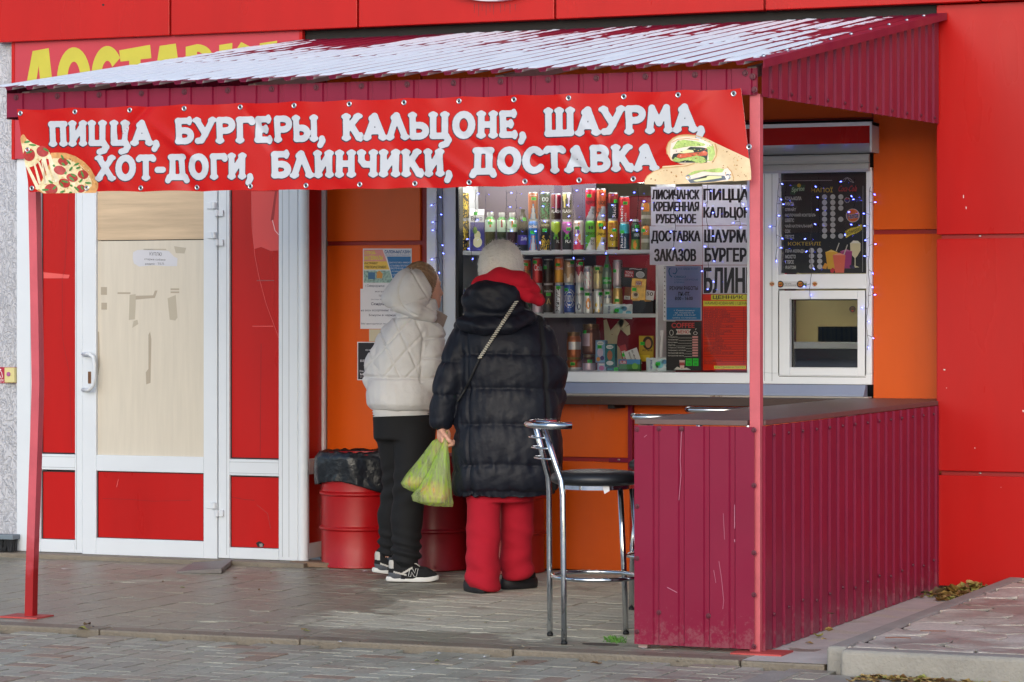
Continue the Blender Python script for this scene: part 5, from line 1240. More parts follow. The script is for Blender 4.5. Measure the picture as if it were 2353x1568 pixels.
# fridge further in, seen between the goods
fr = empty('fridge', (-1.75, 4.5, 0), 'red and cream drinks fridge standing behind the display shelves', 'fridge')
m = MB(); FRR = mat('fridge_red', S(130, 20, 34), .4); m.box(-2.35, -1.15, 4.2, 4.8, .03, 2.1, FRR); m.build('body', fr, bevel=.01)
m = MB(); CRM = mat('fridge_cream', S(206, 196, 160), .5)
def ribbon(pts, w, y):
    P = [Vector((a, y, b)) for a, b in pts]
    for i in range(len(P) - 1):
        t = (P[i + 1] - P[i]).normalized(); n = Vector((-t.z, 0, t.x))
        w0, w1 = w[i], w[i + 1]; m.add([P[i] - n * w0, P[i + 1] - n * w1, P[i + 1] + n * w1, P[i] + n * w0], [(0, 1, 2, 3)], CRM)
def fz(u, v): p = px(u, v, 4.19); return (p.x, p.z)
ribbon([fz(*p) for p in ((1430, 735), (1408, 770), (1404, 800), (1414, 812), (1424, 806))], [.012, .03, .03, .02, .006], 4.195)
ribbon([fz(*p) for p in ((1424, 735), (1436, 752), (1444, 770))], [.02, .03, .01], 4.195); ribbon([fz(*p) for p in ((1390, 735), (1400, 790), (1440, 850))], [.01, .03, .05], 4.194); m.build('script_mark', fr)
m = MB(); m.box(-1.13, -.4, 4.3, 4.8, .03, 2.4, mat('cabinet_cream', S(190, 178, 120), .5)); tag(m.build('cabinet', bevel=.01), 'pale yellow cabinet standing behind the right end of the shelves', 'cabinet')

def canmat(c): return mat('can_%d_%d_%d' % c, S(*c), .28, metal=.35, spec=.6)
SILV = (200, 204, 210)
def pack_label(o, lab, cat, grp): tag(o, lab, cat, grp)
def cyl(name, lab, cat, u, v_top, wpx, z0, prof, colf, texts=(), tags=(), Y=YR, grp='drinks on the shelves', rot=None, h=None):
    """prof: radius factor against height 0..1; colf(x, z) gives the printed colour"""
    X = XU(u, Y); d = -(X - CX) * st + (Y - CY) * ct; r = wpx / 2 * d / F
    if h is None: h = ZV(u, v_top, Y) - z0
    m = MB(); seg = 36; rows = 26
    zz_ = [i / rows for i in range(rows + 1)]; pr = np.interp(zz_, [p[1] for p in prof], [p[0] for p in prof])
    base = 0; m.v = [(r * k * math.sin(2 * math.pi * a / seg), -r * k * math.cos(2 * math.pi * a / seg), h * z) for z, k in zip(zz_, pr) for a in range(seg)]
    for i in range(rows):
        for a in range(seg):
            an = (a + .5) / seg; x = math.sin(2 * math.pi * an) if (an < .25 or an > .75) else (1 if an < .5 else -1)
            c = colf(x, (i + .5) / rows); l = (a + 1) % seg
            m.f.append((i * seg + a, i * seg + l, (i + 1) * seg + l, (i + 1) * seg + a)); m.m.append(m.mi(canmat(c) if isinstance(c, tuple) else c))
    m.f.append(tuple(range(seg))[::-1]); m.m.append(m.mi(canmat(SILV))); m.f.append(tuple(rows * seg + a for a in range(seg))); m.m.append(m.mi(canmat(SILV) if not callable(colf) or True else 0))
    def wrap(V, x0, x1, z0_, z1_, off, rot_=0):
        out = []
        for a, b in V:
            if rot_: a, b = (1 - b, a) if rot_ > 0 else (b, 1 - a)
            xx = x0 + (x1 - x0) * a; zz = z0_ + (z1_ - z0_) * b; k = float(np.interp(zz, [p[1] for p in prof], [p[0] for p in prof])) * r + off
            an = xx * 1.1; out.append((k * math.sin(an), -k * math.cos(an), h * zz))
        return out
    for t in texts:
        s_, x0, x1, z0_, z1_, c = t[:6]; ro = t[6] if len(t) > 6 else 0
        V, Fc, lo, hi = glyphs(s_, .015); Vn = [((a - lo[0]) / (hi[0] - lo[0]), (b - lo[1]) / (hi[1] - lo[1])) for a, b in V]
        m.add(wrap(Vn, x0, x1, z0_, z1_, .0008, ro), Fc, flat(*c))
    o = m.build(name, angle=35); o.location = (X, Y, z0); o.rotation_euler = (0, 0, TH if rot is None else rot)
    tag(o, lab, cat, grp)
    for (xc, zc, num) in tags:
        m = MB(); zw = .0085 / h; xw_ = .0125 / r / 1.1; n = 5
        V = [(i / n, j) for i in range(n + 1) for j in (0, 1)]
        m.add(wrap(V, xc - xw_, xc + xw_, zc - zw, zc + zw, .0014), [(2 * i, 2 * i + 2, 2 * i + 3, 2 * i + 1) for i in range(n)], GREEN_TAG)
        Vg, Fc, lo, hi = glyphs(num, .0); Vn = [((a - lo[0]) / (hi[0] - lo[0]), (b - lo[1]) / (hi[1] - lo[1])) for a, b in Vg]
        m.add(wrap(Vn, xc - xw_ * .62, xc + xw_ * .62, zc - zw * .6, zc + zw * .6, .002), Fc, INK); pt = m.build('price_sticker'); pt.parent = o
    return z0 + h
CAN = [(.80, 0), (.86, .01), (.98, .045), (1, .06), (1, .90), (.97, .93), (.86, .962), (.84, .975), (.88, .985), (.87, 1)]
def rim(f): return lambda x, z: SILV if z < .05 or z > .95 else f(x, z)
def z2u(x): return 1029.4 + x * .21096
def z2v(y): return 413.6 + y * .21096
def stack(x0, x1, yt, specs, z, ybot=None, yr=YR):
    """specs from the bottom up: (label, top y in the zoom, colour function, texts, tags)"""
    for lab, ytop, f, tx, tg in specs:
        z = cyl('drink_can', lab, 'can', z2u((x0 + x1) / 2), z2v(ytop), (x1 - x0) * .21096 * .97, z, CAN, rim(f), tx, tg, yr, 'drink cans on the shelves')
K = (24, 24, 28); WH = (226, 226, 228); GOLD = (200, 164, 50)
def speck(a, b, s=1., t=.1): return lambda x, z: a if math.sin(x * 9 * s + 3 * math.sin(z * 17 * s)) * math.cos(z * 21 * s + x * 5) > t else b
tall = 'of the top shelf'
stack(118, 232, 0, [('gold and black can at the left end of the top shelf', 430, speck(GOLD, (40, 34, 24)), [('KIN', -.6, .6, .55, .72, (230, 200, 60)), ('KON', -.6, .6, .36, .54, (230, 200, 60))], []),
    ('gold and black can stacked on another at the left end of the top shelf', 130, lambda x, z: speck(GOLD, (40, 34, 24))(x, z), [('KING', -.6, .6, .5, .64, (230, 200, 60)), ('KONG', -.6, .6, .34, .48, (230, 200, 60))], [])], zS[0])
def inv(bg, c1, c2): return lambda x, z: (SILV if abs(x) < (.62 - z) * .75 else c1 if abs(x) < (.68 - z) * .95 else c2 if abs(x) < (.74 - z) * 1.15 else bg)
stack(872, 984, 0, [('blue can with a silver chevron on the top shelf', 440, inv((40, 120, 200), (60, 150, 220), (206, 90, 50)), [('ocke', -.9, .8, .75, .86, WH)], [(-.1, .61, '70')]), ('copper can with a silver chevron, stacked on the blue one', 135, inv((190, 96, 50), (90, 150, 190), (160, 50, 40)), [('ock', -.7, .8, .86, .92, WH)], [(.1, .76, '80')])], zS[0])
stack(1002, 1116, 0, [('black can with gold splashes on the top shelf', 440, lambda x, z: speck(GOLD, K, 1.1, -.1)(x, z) if z < .42 - .1 * math.sin(x * 5) else K, [('GENESIS', -.85, .85, .80, .87, (200, 190, 150))], [(-.1, .67, '85')]), ('black can with green splashes, stacked on the gold splashed one', 135, lambda x, z: speck((20, 150, 90), (16, 70, 50), 1.2)(x, z) if z < .6 else (26, 60, 50), [('∞', -.6, .6, .66, .82, (190, 200, 200))], [])], zS[0])
VV_ = lambda top, bot, lf: (lambda x, z: top if z > .62 + (.16 * abs(x)) - .08 else (lf if abs(abs(x) - (.62 - z) * 1.6) < .16 and z > .4 else bot))
stack(1120, 1234, 0, [('lime and black can on the top shelf', 445, VV_((170, 200, 60), (40, 46, 50), (90, 170, 60)), [('FL', .1, .6, .26, .36, WH)], []), ('dark red and black can, stacked on the lime one', 150, lambda x, z: (210, 200, 204) if abs(x) < .1 + .1 * (z > .55) and .3 < z < .95 else (150, 26, 60) if z > .45 else (40, 24, 30), [('FLASH', -.9, .9, .28, .39, WH)], [])], zS[0])
stack(1240, 1352, 0, [('pink and black can on the top shelf', 445, VV_((190, 80, 170), (40, 46, 50), (90, 170, 60)), [('FLA', -.3, .9, .26, .36, WH)], [(.3, .72, '75')]), ('black and silver can, stacked on the pink one', 140, lambda x, z: (220, 206, 120) if x < -.2 and abs(x + .5) < (z - .35) * .6 else (196, 190, 214) if x > -.1 and abs(x - .35) < (z - .3) * .5 else K, [('FLASH', -.9, .9, .28, .39, WH)], [])], zS[0])
def fruit(x, z):
    for fx, fz_, fr_, c in ((.0, .82, .13, (240, 170, 80)), (-.1, .62, .12, (120, 60, 160)), (.1, .44, .14, (232, 150, 70)), (-.2, .28, .12, (226, 70, 70)), (.2, .2, .1, (220, 60, 120))):
        if (x - fx) ** 2 * .16 + (z - fz_) ** 2 * .9 < fr_ ** 2 * .5: return c
    return (232, 214, 214) if z > .2 else (214, 60, 90)
stack(1365, 1482, 0, [('white can printed with pink and orange fruit on the top shelf', 440, fruit, [('Mojito', -.95, -.6, .2, .7, (200, 60, 80), 1)], [(-.3, .74, '80')])], zS[0])
dg = lambda c: (lambda x, z: SILV if z < .42 and x > -.9 + z * 2.6 - .1 else c)
stack(1495, 1612, 0, [('green and silver can with a paw print on the top shelf', 435, dg((90, 170, 50)), [('aguor', -.9, .8, .48, .60, K), ('ENE', .0, .6, .28, .36, K), ('RGY', .0, .6, .17, .26, K), ('●●', -.4, .4, .68, .8, K)], []), ('crimson and silver can, stacked on the green one', 95, dg((200, 30, 56)), [('aguor', -.9, .8, .48, .60, (60, 20, 26)), ('ENE', .2, .7, .28, .36, K), ('RGY', .2, .7, .17, .26, K)], [(-.3, .76, '70')])], zS[0])
stack(1612, 1724, 0, [('yellow and silver can with a paw print on the top shelf', 435, dg((226, 190, 40)), [('Jagua', -.8, .9, .48, .60, K), ('ENE', .3, .8, .28, .36, K), ('●●', -.4, .4, .68, .8, K)], [(-.1, .83, '70')]), ('orange and silver can, stacked on the yellow one', 95, dg((206, 96, 56)), [('uor', -.5, .9, .48, .60, (80, 40, 26)), ('ENE', -.6, .1, .28, .36, K), ('RGY', -.6, .1, .17, .26, K)], [])], zS[0])
stack(1738, 1856, 0, [('mustard yellow kvass can on the top shelf', 435, lambda x, z: (206, 170, 40) if z > .12 else (60, 40, 20), [('ЖЕЛТ', -.7, .9, .82, .90, (200, 60, 30)), ('БОЧК', -.7, .9, .71, .79, (200, 60, 30)), ('КВАС', -.6, .9, .30, .43, (40, 30, 20))], [(.2, .66, '80')]), ('dark teal and red can, stacked on the mustard yellow one', 140, lambda x, z: (30, 54, 66) if z < .60 else (140, 40, 36), [('Rich', -.1, .5, .08, .55, WH, 1)], [(.5, .68, '90')])], zS[0])
stack(1866, 1980, 0, [('turquoise and navy can on the top shelf', 470, lambda x, z: (60, 180, 200) if z > .63 else (30, 60, 90), [('Rich', -.85, -.3, .08, .62, WH, 1), ('bitter', -.2, .2, .08, .5, WH, 1)], [(-.5, .67, '75')]), ('bright red can, stacked on the turquoise one', 180, lambda x, z: (214, 40, 50) if z > .2 else (190, 30, 44), [('Rich', -.85, -.3, .05, .62, WH, 1), ('cola', -.1, .3, .05, .38, WH, 1)], [(.1, .74, '85')])], zS[0])
# lower shelf
stack(805, 908, 0, [('dark can behind the coat at the left of the middle shelf', 1130, lambda x, z: (30, 90, 60), [], []), ('orange can with a green name on the middle shelf', 865, lambda x, z: (226, 120, 40) if z < .5 else (200, 90, 30), [('Mirinda', -.9, .9, .44, .58, (30, 90, 40))], [(-.2, .78, '80')])], zS[1])
stack(918, 1032, 0, [('white and pink can beside the black coat', 1135, lambda x, z: (226, 200, 214), [], [(.4, .74, '80')]), ('plain red can with white script on the middle shelf', 845, lambda x, z: (206, 36, 44), [('Cola', -.7, .9, .5, .74, WH)], [(-.5, .82, '80')])], zS[1])
stack(1036, 1150, 0, [('black can with a gold letter on the middle shelf', 1135, lambda x, z: K if z < .97 else WH, [('drenaline', -.9, .9, .72, .81, (200, 206, 206)), ('А', -.35, .4, .32, .52, (200, 170, 110))], [(.0, .65, '80')]), ('plain black can, stacked on the one with a gold letter', 865, lambda x, z: K, [('for', -.9, -.3, .72, .8, (200, 206, 206))], [(-.7, .66, '80')])], zS[1])
stack(1160, 1262, 0, [('silver can with a long upright script on the middle shelf', 1130, lambda x, z: (204, 210, 220) if z < .93 else (60, 130, 200), [('Жигули', -.8, .2, .06, .86, (30, 40, 60), 1)], [(-.2, .87, '80')]), ('orange and gold can, stacked on the silver scripted one', 845, lambda x, z: (222, 110, 50) if z > .55 else (222, 160, 50), [('обрый', -.95, .85, .5, .64, WH)], [(-.3, .72, '75')])], zS[1])
def tub(x, z):
    e = (x * .42) ** 2 + (z - .5) ** 2 * 1.7; return WH if .075 < e < .095 or .15 < e < .17 else (40, 84, 176)
stack(1262, 1384, 0, [('blue beer can with white rings on the middle shelf', 1132, tub, [('TUBORG', -.75, .6, .38, .62, WH)], [(-.6, .8, '80')]), ('beige coffee can, stacked on the blue beer can', 865, lambda x, z: (176, 140, 104) if z > .33 + .1 * math.sin(x * 5) else (214, 200, 186), [('Lets', -.3, .7, .68, .8, WH)], [(.5, .86, '80')])], zS[1])
stack(1386, 1484, 0, [('silver beer can with a large zero on the middle shelf', 1130, lambda x, z: (206, 210, 214), [('БАЛТИ', -.9, .9, .6, .68, (40, 50, 80)), ('0', -.6, .2, .12, .34, (20, 36, 90))], [(.5, .82, '70')]), ('dark red coffee can, stacked on the one with a large zero', 865, lambda x, z: (150, 20, 50) if z > .42 + .1 * math.sin(x * 5) else (220, 206, 204), [("Let's", -.8, .6, .7, .84, WH)], [(.2, .82, '100')])], zS[1])
stack(1476, 1578, 0, [('short white can with an orange sketch on the middle shelf', 1200, lambda x, z: (226, 150, 80) if (x * .45) ** 2 + (z - .42) ** 2 < .055 and not ((x * .45) ** 2 + (z - .4) ** 2 < .014) else (226, 226, 230), [('Милкис', -.8, .9, .76, .9, (40, 60, 140))], [(-.2, .82, '80')]), ('short white can with pink petals, stacked on the orange sketch one', 940, lambda x, z: (232, 190, 204) if math.sin(x * 7 + z * 9) * math.sin(z * 15) > .45 else (228, 228, 232), [('илкис', -.9, .3, .76, .9, (40, 60, 140))], [])], zS[1])
stack(1582, 1690, 0, [('short white can with yellow fruit on the middle shelf', 1200, lambda x, z: (236, 200, 60) if math.sin(x * 6 + 1) * math.sin(z * 13) > .5 and z < .55 else (228, 230, 230), [('Ми', -.1, .6, .72, .9, (40, 70, 160))], [(.5, .84, '80')]), ('cream latte can, stacked on the yellow fruit one', 935, lambda x, z: (214, 198, 140) if z > .3 + .08 * math.sin(x * 6) else (196, 180, 150), [("Let'sBe", -.8, .7, .68, .8, (60, 50, 40))], [(-.2, .87, '80')])], zS[1])
stack(1690, 1790, 0, [('pale silver coffee can behind the wet wipes', 1195, lambda x, z: (200, 206, 206), [("Let'sBe", -.8, .8, .64, .78, (40, 90, 150))], [(-.1, .85, '80')])], zS[1])
stack(1794, 1904, 0, [('gold can behind the right end of the wet wipes', 1170, lambda x, z: (206, 170, 100) if (x + .2) ** 2 * .2 + (z - .5) ** 2 > .03 else (226, 206, 160), [], [(-.2, .5, '80')]), ('pale pink can, stacked on the gold one', 875, lambda x, z: (206, 190, 200) if (x ** 2 * .2 + (z - .8) ** 2) > .012 else (190, 160, 176), [('HOOMI', .6, .95, .3, .9, K, 1)], [(-.7, .6, '80')])], zS[1])
stack(225, 300, 0, [('blue can half hidden by the coat on the middle shelf', 1150, lambda x, z: (40, 60, 150), [], [])], zS[1]); stack(126, 190, 0, [('blue can at the left end of the middle shelf', 1180, lambda x, z: (46, 70, 160), [], [(.3, .8, '80')])], zS[1])

# bottles
BOT = [(.86, 0), (.98, .03), (1, .08), (.94, .3), (1, .46), (1, .74), (.96, .80), (.72, .86), (.52, .885), (.52, .90), (.62, .905), (.62, .985), (.58, 1)]
def bottle(lab, x0, x1, yt, z, f, tx=(), tg=(), prof=BOT):
    return cyl('bottle', lab, 'bottle', z2u((x0 + x1) / 2), z2v(yt), (x1 - x0) * .21096, z, prof, f, tx, tg, YR, 'bottles on the shelves')
def tea(liq, fc): return lambda x, z: (232, 232, 232) if z > .9 else ((206, 228, 206) if .50 < z < .82 and not ((x * .5) ** 2 + (z - .7) ** 2 < .012) else fc if .5 < z < .82 else ((60, 130, 60) if .82 <= z < .9 else liq))
bottle('tea bottle with a peach label on the top shelf', 402, 520, 352, zS[0], tea((90, 84, 40), (226, 130, 60)), (), [(.0, .72, '100')])
bottle('tea bottle with a cherry label on the top shelf', 532, 640, 356, zS[0], tea((60, 70, 36), (150, 30, 60)))
bottle('dark tea bottle with an apricot label on the top shelf', 645, 758, 358, zS[0], tea((56, 24, 34), (230, 120, 50)), (), [(.4, .66, '80')])
COLA = [(.9, 0), (1, .04), (.95, .3), (1, .5), (1, .62), (.9, .74), (.6, .86), (.36, .92), (.36, .94), (.42, .945), (.42, .995), (.4, 1)]
bottle('dark cola bottle with a purple label on the top shelf', 756, 872, 320, zS[0], lambda x, z: (70, 54, 150) if .17 < z < .4 else (22, 22, 34), [('Добр', -.3, .9, .24, .34, WH)], [(.4, .76, '85')], COLA)
bottle('green juice bottle with an orange slice on the top shelf', 1990, 2096, 430, zS[0], lambda x, z: (226, 226, 226) if z > .92 else ((226, 140, 40) if (x + .2) ** 2 * .2 + (z - .18) ** 2 < .02 else (110, 150, 50) if z < .36 else (30, 60, 50)), [('Добры', -.7, .8, .6, .7, WH), ('100%', -.3, .8, .44, .54, WH)], [(.3, .76, '70')])
JARP = [(.9, 0), (1, .05), (1, .7), (.9, .8), (.86, .86), (.9, .87), (.9, 1)]
tr_ = lambda x, z: (226, 140, 50) if z > .6 and x * x + (z - .8) ** 2 * 6 < .5 else (190, 186, 170) if .3 < z < .45 else (130, 126, 100) if z > .05 else (90, 90, 70)
zz1 = bottle('clear orange lemonade can at the right end of the top shelf', 2102, 2210, 500, zS[0], tr_, (), [(-.6, .8, '70')], CAN)
bottle('clear orange lemonade can stacked on another at the right end', 2104, 2210, 252, zz1, lambda x, z: tr_(x, z), (), (), CAN)
zq = ZV(z2u(1735), z2v(1195), YR)
GLS = [(.9, 0), (1, .03), (1, .5), (.84, .62), (.45, .8), (.3, .9), (.3, .94), (.36, .945), (.36, 1)]
bottle('glass bottle with a green label, standing on a pale can', 1682, 1786, 815, zq + .001, lambda x, z: (30, 120, 50) if z > .945 else ((40, 160, 60) if .14 < z < .36 else (120, 140, 126)), [('обрый', -.9, .8, .2, .3, WH)], [(-.2, .67, '80')], GLS)
# carton
ct_ = empty('juice_carton', (XU(z2u(318), YR), YR, zS[0]), 'tall violet carton with a white top and pears on the top shelf', 'carton', rz=TH)
w_ = 162 * .21096 * 15.35 / F / 2; hh = ZV(z2u(318), z2v(320), YR) - zS[0]
m = MB(); VIO = canmat((70, 70, 150)); m.box(-w_, w_, -w_ * .7, w_ * .7, 0, hh * .69, VIO); m.box(-w_, w_, -w_ * .7, w_ * .7, hh * .69, hh * .86, flat(222, 222, 226))
m.loft([[(-w_, -w_ * .7, hh * .86), (w_, -w_ * .7, hh * .86), (w_, w_ * .7, hh * .86), (-w_, w_ * .7, hh * .86)], [(-w_, w_ * .1, hh), (w_, w_ * .1, hh), (w_, w_ * .7, hh), (-w_, w_ * .7, hh)]], flat(222, 222, 226))
y_ = -w_ * .7 - .001
def el(cx_, cz_, rx, rz_, c, dy=0): m.add([(cx_ + rx * math.cos(k * .3142), y_ - dy, cz_ + rz_ * math.sin(k * .3142)) for k in range(20)], [tuple(range(20))], flat(*c))
el(.002, hh * .38, .018, .026, (214, 210, 160)); el(.002, hh * .22, .026, .03, (226, 222, 180), .0004); el(-.012, hh * .5, .012, .02, (110, 150, 60), .0008)
V, Fc, lo, hi = glyphs('Вико', .02); m.add([(-w_ * .86 + 1.6 * w_ * (a - lo[0]) / (hi[0] - lo[0]), y_ - .0005, hh * .73 + hh * .1 * (b - lo[1]) / (hi[1] - lo[1])) for a, b in V], Fc, flat(30, 40, 90)); m.build('body', ct_)
m = MB(); m.lathe([(.012, 0), (.012, .014)], flat(230, 230, 232), 14, (0, -.008, hh * .92)); m.build('cap', ct_, angle=40)
m = MB(); m.add([(-.02, y_ - .001, hh * .86 - .0), (.002, y_ - .001, hh * .86), (.002, y_ - .001, hh * .93), (-.02, y_ - .001, hh * .93)], [(0, 1, 2, 3)], GREEN_TAG); m.build('price_sticker', ct_)

# jars, packs and boxes of the bottom shelf; zoom3 units
z3u = lambda x: 1250 + x * .1935
z3v = lambda y: 569.9 + y * .1935
def jar(lab, x0, x1, yt, z, c, lid, labf, tags, Y=YR): return cyl('jar', lab, 'jar', z3u((x0 + x1) / 2), z3v(yt), (x1 - x0) * .1935, z, JARP, lambda x, z_: lid if z_ > .86 else labf(x, z_) or c, (), tags, Y, 'jars on the bottom shelf')
cz = jar('squat jar of orange spread with a green price sticker', 266, 452, 1300, zS[2], (176, 96, 50), (150, 130, 60), lambda x, z: (206, 206, 206) if z < .22 else None, [(-.2, .5, '80')])
jar('jar of orange spread with a white label, stacked on a squat jar', 270, 442, 1000, cz, (182, 100, 54), (120, 90, 50), lambda x, z: (216, 216, 222) if .30 < z < .62 and x > -.8 else None, [])
jar('tall wide jar of brown stew with a pink label', 450, 668, 905, zS[2] + .09, (116, 66, 46), (126, 96, 70), lambda x, z: (206, 180, 196) if x < -.1 and .25 < z < .68 else None, [(-.75, .74, '80')], YR + .07)
jar('squat jar of brown stew with a pink label', 457, 610, 1268, zS[2], (110, 60, 44), (120, 100, 80), lambda x, z: (206, 180, 196) if z < .45 else None, [(.1, .58, '100')])
def block(name, lab, cat, x0, x1, y0, y1, Y, dep, mt, deco=(), tagp=None, lean=0., grp=None, z0=None):
    a = px(z3u(x0), z3v(y1), Y); b = px(z3u(x1), z3v(y0), Y); w = b.x - a.x; h = b.z - a.z
    c = Vector(((a.x + b.x) / 2, Y, a.z if z0 is None else z0)); m = MB()
    m.box(-w / 2, w / 2, 0, dep, 0, h, mt); l = 1
    for dd in deco:
        k = dd[0]; l += .3; yy = -.0005 * l
        if k == 'r': _, p0, q0, p1, q1, c_ = dd; m.add([(w * (p - .5), yy, h * q_) for p, q_ in ((p0, q0), (p1, q0), (p1, q1), (p0, q1))], [(0, 1, 2, 3)], flat(*c_))
        if k == 'e': _, p0, q0, rx, ry, c_ = dd; m.add([(w * (p0 - .5 + rx * math.cos(t * .35)), yy, h * (q0 + ry * math.sin(t * .35))) for t in range(18)], [tuple(range(18))], flat(*c_))
        if k == 't':
            _, s_, p0, q0, p1, q1, c_ = dd[:7]; V, Fc, lo, hi = glyphs(s_, .015); V2 = [((u_ - lo[0]) / (hi[0] - lo[0]), (v_ - lo[1]) / (hi[1] - lo[1])) for u_, v_ in V]
            if len(dd) > 7: V2 = [(1 - b_, a_) for a_, b_ in V2]
            m.add([(w * (p0 + (p1 - p0) * u_ - .5), yy, h * (q0 + (q1 - q0) * v_)) for u_, v_ in V2], Fc, flat(*c_))
    o = m.build(name, bevel=min(.003, dep * .3)); o.location = c; o.rotation_euler = (0, lean, 0); tag(o, lab, cat, grp)
    if tagp:
        m = MB(); p0, q0, s_ = tagp; hw, hz = .0125, .0095; xx, zz = w * (p0 - .5), h * q0; m.add([(xx - hw, -.0035, zz - hz), (xx + hw, -.0035, zz - hz), (xx + hw, -.0035, zz + hz), (xx - hw, -.0035, zz + hz)], [(0, 1, 2, 3)], GREEN_TAG)
        V, Fc, lo, hi = glyphs(s_, 0); m.add([(xx + hw * 1.3 * ((u_ - lo[0]) / (hi[0] - lo[0]) - .5), -.0042, zz + hz * 1.1 * ((v_ - lo[1]) / (hi[1] - lo[1]) - .5)) for u_, v_ in V], Fc, INK)
        t_ = m.build('price_sticker'); t_.parent = o
    return o
JB = 'juice boxes on the bottom shelf'
block('juice_box', 'pink and blue juice box lying under the standing pale blue one', 'juice box', 632, 735, 1366, 1462, YR - .03, .04, flat(176, 190, 220), [('e', .5, .35, .3, .3, (200, 110, 170)), ('r', .2, .7, .8, .92, (226, 226, 226))], None, 0, JB)
block('juice_box', 'pale blue juice box with a white crest on the bottom shelf', 'juice box', 610, 728, 1096, 1362, YR - .03, .04, flat(130, 176, 216), [('e', .5, .86, .34, .1, (226, 230, 232)), ('t', 'СОЧНЫЙ', .28, .83, .72, .89, (40, 60, 60)), ('e', .5, .45, .3, .2, (214, 200, 226)), ('e', .3, .15, .2, .1, (226, 150, 60)), ('e', .7, .2, .2, .1, (80, 60, 130))], (.45, .7, '35'), 0, JB)
block('juice_box', 'teal juice box with a white crest beside the pale blue one', 'juice box', 722, 842, 1142, 1412, YR - .04, .04, flat(20, 120, 126), [('e', .5, .87, .36, .09, (226, 230, 232)), ('t', 'СОЧНЫЙ', .26, .84, .74, .9, (40, 60, 60)), ('e', .5, .5, .26, .22, (176, 110, 70)), ('e', .5, .16, .36, .1, (226, 226, 226))], None, 0, JB)
block('juice_box', 'flat teal juice box lying at the glass with a price sticker', 'juice box', 740, 882, 1418, 1466, YR - .05, .05, flat(20, 100, 120), [('r', .1, .4, .5, .6, (60, 170, 180))], (.84, .5, '70'), 0, JB)
def wipes(x0, x1, y0, y1, Y, lab, lean):
    a = px(z3u(x0), z3v(y1), Y); b = px(z3u(x1), z3v(y0), Y); w = b.x - a.x; h = b.z - a.z
    n = 14; m = MB(); WP = mat('wipes_film', S(206, 220, 226), .3)
    def pt(i, j, s): 
        x = i / n; y = j / 6; e = min(1, 6 * min(x, 1 - x)) ** .5 * min(1, 4 * min(y, 1 - y)) ** .6
        return (w * (x - .5) , s * .014 * e, h * y + .002 * math.sin(i * 2.1) * (j == 6))
    for s in (-1, 1):
        vs = [pt(i, j, s) for i in range(n + 1) for j in range(7)]; fs = [(i * 7 + j, (i + 1) * 7 + j, (i + 1) * 7 + j + 1, i * 7 + j + 1) for i in range(n) for j in range(6)]
        m.add(vs, fs if s < 0 else [f[::-1] for f in fs], WP)
    for cx_, cz_, r_, c_ in ((.55, .5, .16, (130, 206, 220)), (.75, .7, .1, (100, 160, 206)), (.9, .4, .1, (110, 180, 210)), (.66, .78, .07, (160, 216, 226)), (.4, .4, .12, (190, 226, 210))):
        m.add([(w * (cx_ - .5 + r_ * math.cos(t * .45)), -.0150, h * (cz_ + r_ * 1.7 * math.sin(t * .45))) for t in range(14)], [tuple(range(14))], flat(*c_))
    V, Fc, lo, hi = glyphs('VESTANI', .02); m.add([(w * (.2 + .07 * (1 - (v_ - lo[1]) / (hi[1] - lo[1])) - .5), -.0158, h * (.14 + .7 * (u_ - lo[0]) / (hi[0] - lo[0]))) for u_, v_ in V], Fc, flat(30, 70, 140))
    o = m.build('wet_wipes', smooth=False); o.location = ((a.x + b.x) / 2, Y, a.z); o.rotation_euler = (0, lean, 0); tag(o, lab, 'wet wipes', 'packs of wet wipes')
    m = MB(); xx, zz = w * .0, h * .56; m.add([(xx - .0125, -.0165, zz - .009), (xx + .0125, -.0165, zz - .009), (xx + .0125, -.0165, zz + .009), (xx - .0125, -.0165, zz + .009)], [(0, 1, 2, 3)], GREEN_TAG)
    V, Fc, lo, hi = glyphs('20', 0); m.add([(xx + .014 * ((u_ - lo[0]) / (hi[0] - lo[0]) - .5), -.0171, zz + .010 * ((v_ - lo[1]) / (hi[1] - lo[1]) - .5)) for u_, v_ in V], Fc, INK); t_ = m.build('price_sticker'); t_.parent = o
wipes(700, 1048, 665, 840, YR - .075, 'pale pack of wet wipes hanging over the edge of the middle shelf', .03)
wipes(1215, 1520, 1305, 1468, YR - .09, 'pale pack of wet wipes on the window foot by the coffee menu', -.02)
block('wet_wipes', 'green and blue pack of wet wipes with an apple on the bottom shelf', 'wet wipes', 885, 1142, 1325, 1466, YR - .09, .022, flat(60, 130, 60), [('r', 0, .6, 1, 1, (70, 140, 200)), ('e', .76, .42, .14, .28, (120, 186, 80)), ('r', .05, .62, .38, .9, (190, 40, 50)), ('t', 'Lili', .1, .66, .34, .86, (230, 226, 226)), ('r', 0, 0, 1, .2, (40, 80, 40))], None, 0)
block('price_card', 'white handwritten card leaning over the green wipes', 'card', 1010, 1170, 1200, 1405, YR - .05, .003, PAPER, [('t', 'шоколад', .3, .1, .42, .9, (60, 60, 80), 1), ('t', 'батончик 100', .55, .1, .68, .95, (60, 60, 80), 1)], None, -.35)
block('chocolate_bar', 'red and white snack bar leaning behind the handwritten card', 'snack bar', 930, 1005, 1150, 1330, YR - .02, .012, flat(176, 30, 40), [('r', .2, .1, .8, .6, (214, 206, 206)), ('t', 'МЕГА', .3, .15, .7, .55, (170, 30, 40), 1)], (.5, .35, '100'), -.25)
